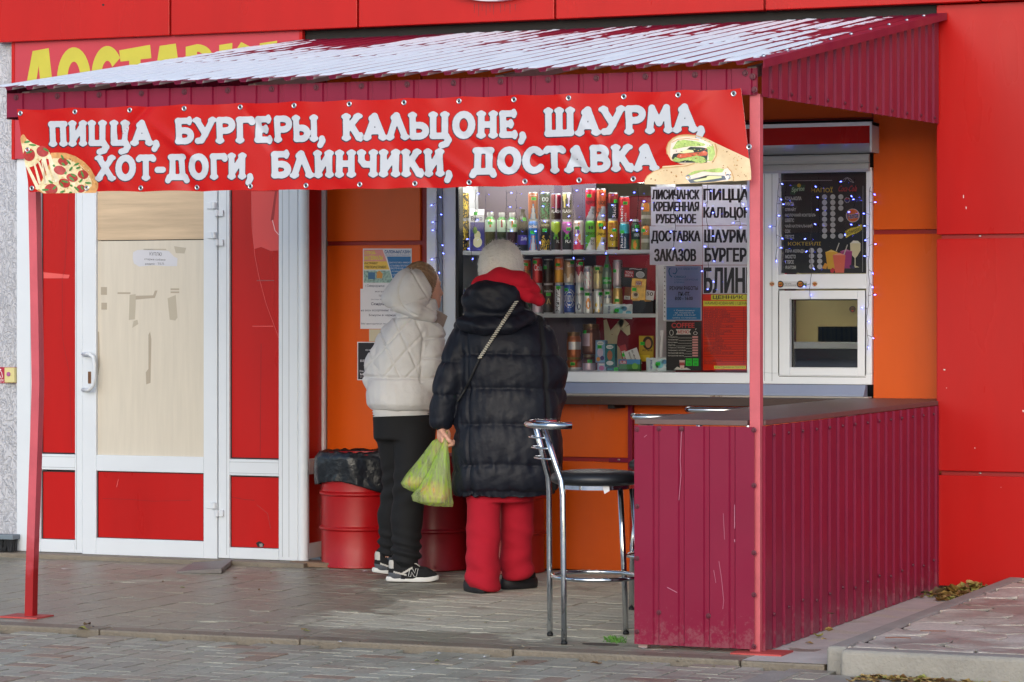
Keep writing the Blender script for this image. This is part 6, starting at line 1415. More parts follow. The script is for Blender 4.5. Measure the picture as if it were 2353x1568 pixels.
block('chocolate_bar', 'large yellow chocolate bar with a dark oval at the right of the bottom shelf', 'chocolate', 1128, 1300, 1045, 1350, YR + .02, .012, flat(200, 166, 40), [('e', .62, .72, .36, .26, (60, 40, 24)), ('e', .64, .7, .2, .17, (196, 140, 96)), ('t', 'Алёнка', .22, .4, .92, .5, (70, 40, 20)), ('r', .1, .02, .75, .25, (226, 196, 40))], (.25, .7, '70'), 0)
block('coffee_card', 'black coffee hanging card with a red square on the middle shelf', 'card', 915, 1215, 235, 470, YR - .03, .003, flat(34, 32, 36), [('r', .12, .5, .48, .84, (190, 30, 50)), ('t', 'TORA', .15, .68, .45, .8, (230, 226, 226)), ('t', 'BIKA', .15, .54, .45, .65, (230, 226, 226)), ('e', .74, .66, .17, .17, (214, 214, 218)), ('e', .74, .66, .145, .14, (180, 180, 186)), ('t', '~', .3, .9, .8, .97, (220, 220, 220))], None, .05)
block('coffee_sachet', 'gold coffee sachet below the black hanging card', 'sachet', 1030, 1200, 365, 618, YR - .045, .01, mat('gold_film', S(214, 166, 84), .22, metal=.7, var=.35, vscale=60), [('r', .28, .68, .72, .88, (150, 40, 40)), ('t', 'TORA', .32, .79, .68, .86, (230, 226, 226)), ('t', 'BIKA', .32, .7, .68, .77, (230, 226, 226)), ('e', .3, .22, .26, .16, (226, 206, 170)), ('e', .34, .24, .14, .08, (70, 40, 24)), ('t', 'Cappuccino', .0, .58, .95, .66, (60, 36, 20))], (.22, .48, '35'), .06)
block('coffee_sachet', 'brown coffee sachet left of the gold one', 'sachet', 950, 1020, 470, 615, YR - .04, .008, flat(130, 80, 40), [('r', 0, 0, 1, .3, (216, 214, 210)), ('t', '3в1', .2, .08, .8, .25, (40, 30, 30))], None, .08)
block('price_card', 'small white card with a handwritten fifty on the middle shelf', 'card', 1200, 1300, 505, 620, YR - .03, .002, PAPER, [('t', '50', .1, .45, .85, .85, (40, 40, 46))], None, .14)
block('display_box', 'black open display box under the coffee sachets', 'box', 1050, 1296, 612, 776, YR - .02, .1, flat(30, 32, 42), [('r', .0, .9, .35, 1, (200, 150, 80)), ('r', .6, .86, .9, 1, (200, 150, 80))], None, 0, None, zS[1] + .001)
block('brochure', 'white brochures leaning beside the coffee menu', 'brochure', 1345, 1400, 980, 1300, YR - .06, .02, PAPER, [('r', .45, .0, .5, .8, (120, 120, 126))], None, .06)

# ================================================================ LED CURTAINS
LEDM = mat('blue_led', S(150, 160, 255), .3, emit=(.09, .12, 1, 1), es=10.)
WIREM = mat('wire', S(56, 52, 56), .5)
random.seed(5)
for i, (pts, n, lab) in enumerate((
    ([(1004, 440), (1007, 500), (1003, 540), (1009, 600), (1008, 622)], 9, 'blue light string on the left window reveal'),
    ([(1094, 436), (1092, 500), (1084, 580), (1085, 608)], 6, 'blue light string over the violet carton'),
    ([(1163, 434), (1163, 500), (1162, 560)], 5, 'blue light string over the tea bottles'),
    ([(1241, 434), (1239, 500), (1243, 540), (1237, 560)], 5, 'blue light string over the black and gold can'),
    ([(1316, 432), (1317, 500), (1315, 578), (1319, 597)], 7, 'blue light string over the fruit printed can'),
    ([(1395, 434), (1396, 500), (1393, 560), (1390, 586)], 7, 'blue light string over the mustard yellow can'),
    ([(1467, 432), (1466, 470), (1462, 520)], 5, 'blue light string left of the town names notice'),
    ([(1552, 428), (1548, 445), (1547, 480), (1552, 520), (1552, 540), (1545, 576)], 7, 'blue light string across the town names notice'),
    ([(1626, 426), (1624, 500), (1627, 560), (1626, 640), (1624, 674)], 10, 'blue light string across the pizza and shawarma notices'),
    ([(1704, 424), (1702, 460), (1700, 500), (1700, 535)], 5, 'blue light string close beside the pink post'),
    ([(1790, 410), (1786, 460), (1784, 530), (1786, 560), (1782, 600)], 8, 'blue light string down the left edge of the drinks menu'),
    ([(1864, 405), (1864, 500), (1862, 580), (1865, 630), (1860, 664), (1862, 690)], 9, 'blue light string across the middle of the drinks menu'),
    ([(1946, 405), (1948, 460), (1940, 500), (1942, 540)], 6, 'blue light string across the brand signs of the drinks menu'),
    ([(1998, 430), (1998, 520), (1996, 600), (1997, 660), (1995, 700), (1990, 740), (1994, 780), (1993, 805)], 14, 'blue light string down the right window frame'))):
    y0 = YF - .022; P = [px(u_, v_, y0) for u_, v_ in pts]
    fine = []
    for a, b in zip(P, P[1:]):
        k = max(2, int((b - a).length / .02))
        for j in range(k): 
            w_ = a.lerp(b, j / k); fine.append(w_ + Vector((random.gauss(0, .0016), random.gauss(0, .0016), 0)))
    fine.append(P[-1])
    t = empty('light_string', P[0], lab, 'string lights', 'blue light strings on the serving window')
    wm = MB(); wm.tube(fine, .0014, WIREM, 5)
    bulbs = []
    for k in range(n):
        f = fine[min(len(fine) - 1, int((k + .6) / n * len(fine)))]; dx = random.choice((-1, 1)) * random.uniform(.012, .034) if k < n - 1 else .004; dz = random.uniform(-.02, .006)
        tip = f + Vector((dx, -.004, dz)); wm.tube([f, f.lerp(tip, .6) + Vector((0, 0, .002)), tip], .0011, WIREM, 4); bulbs.append((tip, Vector((dx, -.002, dz)).normalized()))
    wm.build('wire', t)
    for p, d in bulbs:
        m = MB(); m.tube([p, p + d * .006, p + d * .010], [.0020, .0022, .0009], LEDM, 6); m.build('bulb', t)

# ================================================================ DRUMS, STOOLS AND SMALL THINGS
def drum(name, lab, p, col, bag=False, tint=0):
    o_ = empty(name, p, lab, 'barrel', 'red steel barrels against the orange wall')
    m = MB(); r = .208; H = .635
    pr = [(r - .004, 0), (r + .004, .004), (r + .004, .014), (r, .02)]
    for zc in (H * .345, H * .65): pr += [(r, zc - .03), (r + .001, zc - .014), (r + .012, zc - .004), (r + .012, zc + .004), (r + .001, zc + .014), (r, zc + .03)]
    pr += [(r, H - .02), (r + .005, H - .014), (r + .005, H - .002), (r, H), (r - .012, H), (r - .014, H - .03)]
    m.lathe(pr, col, 56)
    m.box(.1, .104, -r * .9, -r * .9 + .001, .02, .03, col)
    b = m.build('shell', o_, angle=40); put(b, o_); b.matrix_parent_inverse = Matrix.Identity(4)
    return o_
DR1 = mat('drum_red', S(166, 16, 22), .36, spec=.4, bump=.2, bscale=5, var=.14, vscale=4, speck=S(60, 26, 26), speck_n=.70, speck_s=14, rvar=.1)
DR2 = mat('drum_dark_red', S(132, 15, 28), .38, bump=.2, bscale=5, var=.12, vscale=5, speck=S(190, 100, 100), speck_n=.74, speck_s=26, rvar=.1)
DR3 = mat('drum_faded_red', S(160, 32, 28), .45, bump=.12, bscale=5, var=.16, vscale=5, speck=S(220, 130, 80), speck_n=.7, speck_s=14, rvar=.1)
yd = 3.165
d1 = Vector((XU(742, yd) + .222, yd, .002)); d2 = Vector((d1.x + .452, yd + .0, .002)); d3 = Vector((d2.x + .452, yd - .01, .002))
drum('barrel', 'red steel barrel with a black bin liner over its rim', d1, DR1); drum('barrel', 'dark red steel barrel behind the two women, in the middle', d2, DR2); drum('barrel', 'faded red steel barrel half hidden behind the red trousers', d3, DR3)
# bin liner folded over the first drum
BAGB = mat('bin_liner', S(26, 30, 36), .3, spec=.6, bump=.8, bscale=26)
m = MB(); n = 96; rings = []
random.seed(3)
for t in range(26):
    f = t / 25; ring = []
    for k in range(n):
        a = 2 * math.pi * k / n
        low = .432 - .045 * math.sin(a + .5) * 1.0 + .012 * math.sin(3 * a)
        if f < .12: z = .60 + .045 * f / .12; rr = .196 + .012 * f / .12
        else: z = .645 - (.645 - low) * (f - .12) / .88; rr = .214 + .026 * math.sin(min(1, (f - .12) * 5) * 1.57) - .02 * max(0, f - .5)
        q = np.array([[math.cos(a) * 2.2, math.sin(a) * 2.2, z * 9]])
        rr += .009 * float(npnoise(q, (2.4, 2.4, 1.3))[0]) * (1 if f > .1 else .3) + .003 * math.sin(a * 23 + z * 40 + 3 * math.sin(z * 30)) * (.3 + (f > .8) + (f < .2))
        z += .004 * math.sin(a * 17 + 2 * math.sin(a * 5)) * (f < .15) + (.004 * abs(math.sin(a * 9 + 1 + math.sin(3 * a))) if .08 < f < .16 else 0)
        ring.append((d1.x + rr * math.cos(a), d1.y + rr * math.sin(a), z + .002))
    rings.append(ring)
m.loft(rings, BAGB, cap=False)
o = m.build('bin_liner', smooth=True); o.modifiers.new('t', 'SOLIDIFY').thickness = .001; tag(o, 'glossy black bin liner folded over the left barrel rim', 'bin bag')

# bar stool: local x towards the open front, backrest at -x
def make_stool(lab):
    t = empty('bar_stool', (0, 0, 0), lab, 'bar stool', 'chrome bar stools at the counter')
    SEAT = mat('black_vinyl_seat', S(28, 30, 34), .38, spec=.5, speck=S(150, 150, 156), speck_n=.77, speck_s=60)
    def pp(m, name, **k): o = m.build(name, **k); o.parent = t; return o
    m = MB(); m.lathe([(.10, .672), (.17, .674), (.190, .684), (.196, .70), (.190, .716), (.17, .728), (.10, .735), (.03, .737)], SEAT, 40, (.02, 0, 0)); pp(m, 'seat', smooth=True)
    m = MB(); m.lathe([(.12, .655), (.15, .655), (.15, .673), (.12, .673)], CHROME, 30, (.02, 0, 0)); pp(m, 'seat_ring', angle=40)
    FT = (-.165, .165)
    for s in (-1, 1):
        m = MB(); y = s * .17
        P = [(-.150, y, .004), (-.152, y, .30), (-.155, y * .96, .64), (-.160, y * .92, .70), (-.185, y * .80, .78), (-.225, y * .62, .925)]
        m.tube(P, .0125, CHROME, 14); m.tube([(-.150, y, .001), (-.150, y, .012)], .014, BLACKR, 12); pp(m, 'rear_leg', smooth=True)
        m = MB(); m.tube([(.19, y * 1.0, .004), (.18, y * .98, .30), (.155, y * .74, .66)], .0125, CHROME, 14); m.tube([(.19, y, .001), (.19, y, .012)], .014, BLACKR, 12); pp(m, 'front_leg', smooth=True)
    m = MB(); m.tube([(.018 + .185 * math.cos(a * math.pi / 20), .205 * math.sin(a * math.pi / 20), .275) for a in range(40)], .009, CHROME, 10, closed=True); pp(m, 'foot_ring', smooth=True)
    m = MB(); m.tube([(-.12, -.185, .935)] + [(-.20 - .075 * math.cos(a), .185 * math.sin(a), .935) for a in [R(-80 + 160 * k / 16) for k in range(17)]] + [(-.12, .185, .935)], .0155, CHROME, 12); pp(m, 'back_rail', smooth=True)
    for k, z in enumerate((.79, .835, .88)):
        f = (z - .78) / .145; xx = -.188 - .038 * f; w = .134 - .03 * f
        m = MB(); m.tube([(xx - .055 * math.cos(a), w * math.sin(a), z) for a in [R(-90 + 180 * j / 12) for j in range(13)]], .0042, CHROME, 8); pp(m, 'back_wire', smooth=True)
    m = MB(); m.loft([[(.02, -.15, .672), (.05, -.15, .672), (.052, -.149, .652), (.03, -.149, .640)], [(.02, -.1515, .672), (.05, -.1515, .672), (.052, -.1505, .652), (.03, -.1505, .640)]], PAPER); pp(m, 'paper_tag')
    return t
def copy_tree(o, parent=None):
    c = o.copy(); COL.objects.link(c); c.parent = parent
    for ch in o.children: copy_tree(ch, c)
    return c
st1 = make_stool('chrome bar stool with a black seat in the open, left of the counter front')
A_, B_2 = gd(1297, 1483), gd(1263, 1462); mid = (A_ + B_2) / 2; ax = (B_2 - A_).normalized(); fx = Vector((ax.y, -ax.x, 0))
st1.location = mid + fx * .150; st1.rotation_euler = (0, 0, math.atan2(fx.y, fx.x)); st1.location.z = .002
st2 = copy_tree(st1); st2['label'] = 'bar stool tucked behind the counter front, its back rail over the board top'
st3 = copy_tree(st1); st3['label'] = 'bar stool farthest in behind the counter, beside the pink post'
st2.location = (-.86, 1.36, .002); st2.rotation_euler = (0, 0, TH + R(92)); st3.location = (-.92, 2.42, .002); st3.rotation_euler = (0, 0, TH + R(80))

# call button and its sign, brush
sh = Sheet(YP + .014); CR_ = flat(170, 26, 60, .4); sh.base(-40, 844, 38, 881, CR_, .004); W_ = flat(226, 226, 230)
sh.disc(-6, 852, 2.4, 2.4, W_, 1, 10); sh.line([(-6, 855), (-8, 862), (0, 864), (3, 870)], 1.4, W_, 1); sh.disc(-5, 866, 4.5, 4.5, W_, 1, 16, ring=1.); sh.line([(1, 853), (4, 856), (6, 868)], 1.3, W_, 1); sh.disc(1, 850, 2, 2, W_, 1, 10)
sh.text('кнопку', -16, 872, 9, 876, W_, 1.4, .02); sh.text('+7 (959) 07 11', -24, 877, 12, 880.5, W_, 1.4)
tag(sh.build('access_sign'), 'crimson sign with white figures behind the call button', 'sign')
m = MB(); a = px(14, 879.5, YP); b = px(37, 845, YP); BT = flat(212, 200, 140, .45); m.box(a.x, b.x, YP - .02, YP + .012, a.z, b.z, BT)
cb = m.build('call_button', bevel=.004); tag(cb, 'yellowish call button box on the white plaster at the left edge', 'call button')
m = MB(); c = (a + b) / 2; rg = lambda r, y: [(c.x - .004 + r * math.cos(k * .5236), y, c.z + .006 + r * math.sin(k * .5236)) for k in range(12)]
m.loft([rg(.013, YP - .018), rg(.013, YP - .024), rg(.010, YP - .027)], flat(170, 90, 150)); o = m.build('button'); o.parent = cb
m = MB(); br = empty('floor_brush', (XU(8, 2.98), 2.98, .03), 'dark bristle brush head lying against the plaster wall', 'brush')
x0, x1 = XU(-60, 2.99), XU(36, 2.99); m.box(x0, x1, 2.96, 3.04, .10, .128, flat(110, 122, 132, .5)); m.build('block', br, bevel=.004)
m = MB(); random.seed(2)
for k in range(300):
    xx = random.uniform(x0 + .006, x1 - .006); yy = random.uniform(2.965, 3.035); m.tube([(xx, yy, .101), (xx + random.gauss(0, .008), yy - .01 + random.gauss(0, .006), .03)], .0026, flat(36, 38, 42, .6), 4, cap=False)
m.build('bristles', br)
m = MB(); p = px(2, 1000, YP - .01); m.tube([px(-3, 840 + 260 * k / 10, YP - .03) for k in range(11)], .014, flat(150, 160, 176, .35), 10); 
tag(m.build('drainpipe', smooth=True), 'pale blue grey pipe running down the plaster wall at the picture edge', 'pipe') if False else bpy.data.objects.new('x', None)
# loose slab, litter and leaves
m = MB(); P = [gd(390, 1322), gd(505, 1322), gd(535, 1296), gd(470, 1297)]
P = [gd(405, 1318), gd(509, 1319), gd(537, 1296), gd(452, 1293)]
m.loft([[Vector((p.x, p.y, .001)) for p in P], [Vector((p.x, p.y, .004 + (.026 if i in (1, 2) else .008))) for i, p in enumerate(P)]], mat('slab_grey', S(112, 106, 104), .5, var=.2, vscale=8, bump=.4, bscale=60))
tag(m.build('loose_slab', bevel=.003), 'loose flat slab lying askew on the paving before the door', 'slab')
LEAFC = [flat(150, 120, 60, .7), flat(120, 88, 52, .7), flat(168, 140, 84, .7), flat(96, 76, 50, .7), flat(150, 150, 80, .7)]
def leaf(mb, p, s, mt, curl=.4):
    an = random.uniform(0, 6.28); tl = random.uniform(-curl, curl); rows = []
    ca, sa = math.cos(an), math.sin(an); n = 7
    for i in range(n + 1):
        t = i / n; w = s * .36 * math.sin(math.pi * min(1, t * .92 + .06)) * (1 + .16 * math.sin(i * 2.6)); x = s * (t - .5)
        zc = s * (.06 + tl * (t - .5) ** 2 * 2 + .05 * math.sin(t * 6 + an))
        for j, ww in ((0, -w), (1, 0), (2, w)): rows.append((p[0] + x * ca - ww * sa, p[1] + x * sa + ww * ca, p[2] + max(.001, zc + (abs(ww) * curl * .5 if j != 1 else 0) + s * .03)))
    mb.add(rows, [(i * 3 + j, (i + 1) * 3 + j, (i + 1) * 3 + j + 1, i * 3 + j + 1) for i in range(n) for j in (0, 1)], mt)
random.seed(9)
m = MB()
for k in range(170):   # heap in the corner of the counter and the red wall
    x = random.gauss(.22, .08); y = random.gauss(2.78, .16)
    if .03 < x < .5 and y < 3.02: leaf(m, (x, y, .003 + max(0, .055 - abs(x - .22) * .3 - abs(y - 2.82) * .15) * random.random()), random.uniform(.04, .09), random.choice(LEAFC), .8)
tag(m.build('leaf_heap'), 'heap of dry leaves in the corner by the red wall', 'leaves', kind='stuff')
m = MB()
for k in range(900):   # drift below the sidewalk kerb
    x = random.uniform(.55, 3.0); y = -.44 - abs(random.gauss(0, .085)) - .03 * math.sin(x * 7)
    leaf(m, (x, y, -.019), random.uniform(.02, .055), random.choice(LEAFC), .5)
for k in range(120):
    x = random.uniform(.6, 2.0); y = -.43 - abs(random.gauss(0, .05)); hgt = random.uniform(.01, .035); m.add([(x, y, -.033), (x + .004, y, -.033), (x + random.gauss(0, .014), y + random.gauss(0, .014), -.03 + hgt)], [(0, 1, 2)], flat(140, 150, 70, .7))
tag(m.build('leaf_drift'), 'drift of small leaves, grass and scraps under the sidewalk kerb', 'leaves', kind='stuff')
m = MB()
for (u_, v_) in ((200, 1436), (190, 1446), (420, 1352), (700, 1448), (705, 1452), (1005, 1520), (1370, 1528), (1795, 1448), (1815, 1440), (1880, 1465), (1905, 1452), (1860, 1480), (1895, 1470), (1745, 1500), (1910, 1412), (1690, 1480), (500, 1310), (540, 1330), (1560, 1500)):
    z_ = .084 if v_ < 1480 and u_ > 1885 else .002 if v_ < 1500 else -.016
    p = gd(u_, v_, z_); leaf(m, p, random.uniform(.03, .06), random.choice(LEAFC), .7)
for (u_, v_, a_) in ((2260, 1436, .4), (2350, 1420, 0), (1780, 1545, 1.), (1900, 1500, .3)):
    p = gd(u_ * .9, v_ + 30, .09 if v_ < 1480 else -.026); m.tube([p, p + Vector((.05 * math.cos(a_), .05 * math.sin(a_), .002)), p + Vector((.1, .03, 0))], .002, flat(130, 80, 50), 5)
for k in range(110):
    x = random.uniform(-4.4, .1); y = random.choice((random.uniform(-.1, 2.9), random.uniform(-1.1, -.28), random.gauss(-.24, .03)))
    leaf(m, (x, y, .002 if y > -.26 else -.016), random.uniform(.006, .02), random.choice(LEAFC + [DARK]), .6)
tag(m.build('scattered_leaves'), 'single dry leaves and twigs scattered over the paving', 'leaves', kind='stuff')
m = MB()
for (u_, v_, s_) in ((150, 1308, .02), (1060, 1515, .014), (1010, 1502, .01), (1115, 1510, .009), (1880, 1460, .014), (1310, 1443, .01), (840, 1313, .02), (950, 1540, .012), (1930, 1530, .012), (2070, 1522, .02), (2110, 1526, .016), (2000, 1520, .014), (780, 1475, .012), (610, 1517, .008), (1480, 1490, .01)):
    p = gd(u_, v_, .003 if v_ < 1498 else -.014); a_ = random.uniform(0, 3); m.add([(p.x + s_ * math.cos(a_ + q_) * (1.4 if i % 2 else 1), p.y + s_ * math.sin(a_ + q_), p.z + .003 * (i % 2)) for i, q_ in enumerate((0, 1.4, 3.0, 4.4))], [(0, 1, 2, 3)], PAPER)
tag(m.build('paper_scraps'), 'tiny white paper scraps and butts lying on the paving', 'litter', kind='stuff')
m = MB(); c = gd(1415, 1476)
for k in range(90):
    a_ = random.uniform(0, 6.28); r_ = abs(random.gauss(0, .02)); x, y = c.x + r_ * math.cos(a_) * 1.3, c.y + r_ * math.sin(a_); h_ = random.uniform(.008, .03)
    dx, dy = random.gauss(0, .014), random.gauss(0, .014); m.add([(x - .002, y, .0), (x + .002, y, .0), (x + dx + .002, y + dy, h_), (x + dx * 1.3, y + dy * 1.3, h_ * 1.05)], [(0, 1, 2, 3)], flat(84, 130, 50, .7))
tag(m.build('weed'), 'small green weed growing beside the counter front', 'weed')
m = MB(); c = gd(1380, 1482); m.loft([[(c.x + rr * math.cos(t * .314), c.y + rr * .5 * math.sin(t * .314), z_) for t in range(20)] for rr, z_ in ((.085, .0015), (.08, .004))], mat('dark_grit', S(70, 62, 56), .8, var=.5, vscale=60)); tag(m.build('drain_patch'), 'dark gritty sunken patch in the paving by the counter front', 'patch')
m = MB(); p0 = gd(688, 1306); p1 = gd(742, 1296); m.box(-3.68, -3.43, 2.98, 3.07, .002, .03, mat('plank', S(120, 96, 76), .7, var=.25, vscale=6, stretch=(.6, 6, 6))); tag(m.build('plank', bevel=.003), 'short weathered plank at the foot of the door bay corner', 'plank')

# ================================================================ TWO CUSTOMERS AND A BAG
SKIN = mat('skin', S(214, 160, 138), .5, var=.06, vscale=30)
def frame_at(u, d):
    p = at_d(u, VH, d); return Vector((p.x, p.y, 0)), d / F, u
class Fr:
    def __init__(s, u, d): s.o, s.k, s.u = frame_at(u, d)
    def __call__(s, u, v, y=0.): return ((u - s.u) * s.k, y, CZ - (v - VH) * s.k)
    def z(s, v): return CZ - (v - VH) * s.k
def rotz(P, c, a):
    """coordinates about c turned so that local +x is the direction a"""
    q_ = P - np.array(c, float); ca, sa = math.cos(a), math.sin(a)
    return np.stack([q_[..., 0] * ca + q_[..., 1] * sa, -q_[..., 0] * sa + q_[..., 1] * ca, q_[..., 2]], -1)
def head_f(P, c, a):
    q_ = rotz(P, c, a)
    f = ell(q_, (-.012, 0, .02), (.098, .076, .108))
    f = smin(f, ell(q_, (.03, 0, -.045), (.062, .056, .075)), .03)
    f = smin(f, cap(q_, (.075, 0, .008), (.096, 0, -.028), .009, .014), .014)          # nose
    f = smin(f, cap(q_, (.078, -.018, -.062), (.078, .018, -.062), .010), .012)          # lips
    f = smin(f, ell(q_, (.066, 0, -.094), (.024, .026, .022)), .02)                      # chin
    for s in (-1, 1):
        f = smin(f, ell(q_, (-.01, s * .077, -.012), (.020, .010, .032)), .008)           # ears
        f = smin(f, cap(q_, (.078, s * .018, .026), (.066, s * .046, .026), .009), .012)  # brows
        f = -smin(-f, ell(q_, (.092, s * .032, .008), (.016, .014, .010)), .008)          # eye sockets
        f = np.minimum(f, ell(q_, (.069, s * .031, .006), (.014, .014, .012)))            # eyes
    return smin(f, cap(q_, (-.02, 0, -.05), (-.035, 0, -.19), .052, .056), .03)
def hand_f(P, w, down, side, curl, r=.0085):
    """a hand hanging from wrist w, fingers curled about what it carries; 'side' runs across the knuckles"""
    w = np.array(w, float); dn = np.array(down, float); sd = np.array(side, float); cu = np.array(curl, float)
    f = None
    for i, (o, L) in enumerate(((-.030, .92), (-.010, 1.), (.010, .96), (.028, .80))):
        k0 = w + dn * .030 + sd * o * .55; k1 = w + dn * .078 + sd * o
        g_ = cap(P, k0, k1, .013, .0115); f = g_ if f is None else smin(f, g_, .014)
        a = k1 + (dn * .75 + cu * .62) * .036 * L; b = a + (dn * -.1 + cu * .95) * .026 * L; c = b + (dn * -.9 + cu * .2) * .020 * L
        f = smin(f, chain(P, [k1, a, b, c], [r * 1.15, r * 1.02, r * .95, r * .82], .003), .004)
    f = smin(f, ell(P, w + dn * .05, (.036, .022, .040)), .012)
    t0 = w + dn * .02 - sd * .026; t1 = t0 + dn * .028 - sd * .018 + cu * .02; t2 = t1 + dn * .030 + cu * .018; t3 = t2 + dn * .018 + sd * .012 + cu * .008
    f = smin(f, chain(P, [t0, t1, t2, t3], [.014, .0125, .0105, .0085], .004), .008)
    return smin(f, cap(P, w - dn * .09, w + dn * .02, .029, .025), .015)
def join(parts):
    V = np.concatenate([p[0] for p in parts]); n = 0; Q = []
    for p in parts: Q.append(p[1] + n); n += len(p[0])
    return V, np.concatenate(Q)
def limb_box(pts, r):
    a = np.array(pts); return a.min(0) - r, a.max(0) + r
def shade(name, col, rough, **k): return mat(name, col, rough, **k)
def front_y(V, x, z, r=.02):
    d = np.hypot(V[:, 0] - x, V[:, 2] - z); s = d < r
    return V[s][:, 1].min() if s.any() else V[np.argmin(d)][1]

# ---------------------------------------------------------------- the woman in the long black coat
A = Fr(1150, 14.75)
w1 = empty('person', A.o, 'woman seen from behind in a long black puffer coat, white fuzzy hat and red trousers', 'person', None, TH)
hc = A(1152, 628, .045)
bodyparts = [nets(lambda P: head_f(P, hc, R(96)), np.array(hc) - (.13, .15, .2), np.array(hc) + (.13, .15, .16), .006)]
hw = A(1017, 978, -.06)
bodyparts.append(nets(lambda P: hand_f(P, hw, (.16, 0, -.987), (.25, .96, .04), (.94, -.28, .15)), np.array(hw) - (.09, .09, .15), np.array(hw) + (.1, .09, .06), .003, 1))
def trunk1(P):
    f = slices(P, [(.72, A(1160, 0)[0], 0, .16, .11), (.95, A(1160, 0)[0], 0, .165, .11), (1.15, A(1160, 0)[0], .02, .14, .10), (1.38, A(1155, 0)[0], .02, .17, .10), (1.47, A(1152, 0)[0], .03, .06, .06)])
    for u_, y_, v_ in ((1112, -.12, 1335), (1187, .06, 1318)): f = smin(f, cap(P, A(u_ + 6, 1080, y_ * .2), A(u_, v_, y_), .075, .04), .03)
    return f
bodyparts.append(nets(trunk1, (-.3, -.3, .02), (.3, .3, 1.52), .016))
V, Q = join(bodyparts); body('body', w1, V, Q, SKIN)
# coat
SEAMS = [A.z(v) for v in (1122, 1063, 970, 888, 809, 736, 640)]
def coat_f(P):
    L = [(A.z(1142), *[(1164 - 1150) * A.k, .0, .262, .20])] + [(A.z(v), ((a + b) / 2 - 1150) * A.k, y_, (b - a) / 2 * A.k, ry) for v, a, b, y_, ry in ((1120, 1042, 1288, 0, .215), (1060, 1040, 1291, 0, .225), (970, 1043, 1290, 0, .22), (890, 1052, 1282, .01, .21), (820, 1050, 1272, .01, .20), (770, 1058, 1258, .02, .18), (738, 1080, 1240, .03, .15), (705, 1100, 1215, .03, .12), (680, 1110, 1205, .04, .10))][::1]
    L = sorted(L)
    f = slices(P, L, 2.5)
    f = smin(f, chain(P, [A(1078, 762, .02), A(1040, 850, -.03), A(1026, 900, -.055), A(1013, 968, -.06)], [.082, .080, .074, .058], .02), .022)
    f = smin(f, chain(P, [A(1232, 762, .02), A(1262, 850, .0), A(1264, 905, .04), A(1230, 915, .28)], [.085, .082, .072, .06], .03), .045)
    return f
V, Q = nets(coat_f, (-.46, -.34, A.z(1165)), (.42, .42, A.z(655)), .008, 1)
Nn = vnorm(V, Q); z = V[:, 2]; sl = V[:, 0] < (1058 - 1150) * A.k
S_ = np.array(sorted(SEAMS)); zw = z + .010 * npnoise(V, (5, 5, 0)) + np.where(sl, .035, 0)
i_ = np.clip(np.searchsorted(S_, zw) - 1, 0, len(S_) - 2); t_ = np.clip((zw - S_[i_]) / (S_[i_ + 1] - S_[i_]), 0, 1)
puff = np.clip(np.sin(np.pi * t_), 0, 1) ** .42 - .75
near = np.exp(-(np.minimum(t_, 1 - t_) / .16) ** 2)
wr = npnoise(V, (62, 62, 16)) * (.0012 + .0042 * near) + npnoise(V, (30, 30, 44)) * .0018 + npnoise(V, (8, 8, 9)) * .005 + npnoise(V, (95, 95, 80)) * .0009
dgl = np.abs(np.sin((V[:, 0] * .8 - V[:, 2] * .9) * 42 + 2 * npnoise(V, (4, 4, 4)))) ** 6 * .0008
xl = (1075 - 1150) * A.k - .02 * (z - 1.2); xr = (1244 - 1150) * A.k + .075 * (1.35 - z)
gro = -.010 * np.exp(-((V[:, 0] - xl) / .008) ** 2) * (V[:, 1] < 0) - .013 * np.exp(-((V[:, 0] - xr) / .010) ** 2) * (V[:, 1] < 0)
V = V + Nn * (.020 * puff + wr + dgl + gro)[:, None]
coatV = V
COAT = mat('black_nylon', S(22, 25, 36), .54, spec=.3, bump=.35, bscale=34, rvar=.06, vscale=12)
c_ = Q.reshape(-1, 4); fm = ((np.abs(V[Q].mean(1)[:, 0] - ((1244 - 1150) * A.k + .075 * (1.35 - V[Q].mean(1)[:, 2]))) < .011) & (V[Q].mean(1)[:, 1] < 0) & (V[Q].mean(1)[:, 2] < A.z(690))).astype(int)
coat = body('coat', w1, V, Q, None, [COAT, mat('black_knit', S(20, 21, 27), .85)], fm)
def hood_f(P):
    f = ell(P, A(1133, 694, -.07), (.160, .10, .112)); f = smin(f, ell(P, A(1136, 680, -.09), (.120, .085, .088)), .05)
    f = smin(f, chain(P, [A(1066, 742, -.09), A(1110, 752, -.165), A(1170, 748, -.165), A(1218, 728, -.08)], [.035, .040, .040, .03], .02), .045)
    return np.maximum(f, -ell(P, A(1150, 640, .06), (.12, .14, .16)))
V, Q = nets(hood_f, (-.32, -.34, A.z(790)), (.26, .16, A.z(620)), .007, 2); Nn = vnorm(V, Q)
q2 = V - np.array(A(1136, 700, -.1)); fold = np.abs(np.sin(np.hypot(q2[:, 0] * .8, q2[:, 2] * 1.5) * 38 + 1.2 * npnoise(V, (7, 7, 7)))) ** 3
V = V + Nn * (.004 * fold + .005 * npnoise(V, (14, 14, 30)) + .0035 * npnoise(V, (50, 50, 60)))[:, None]; body('hood', coat, V, Q, COAT); coatV = np.concatenate([coatV, V])
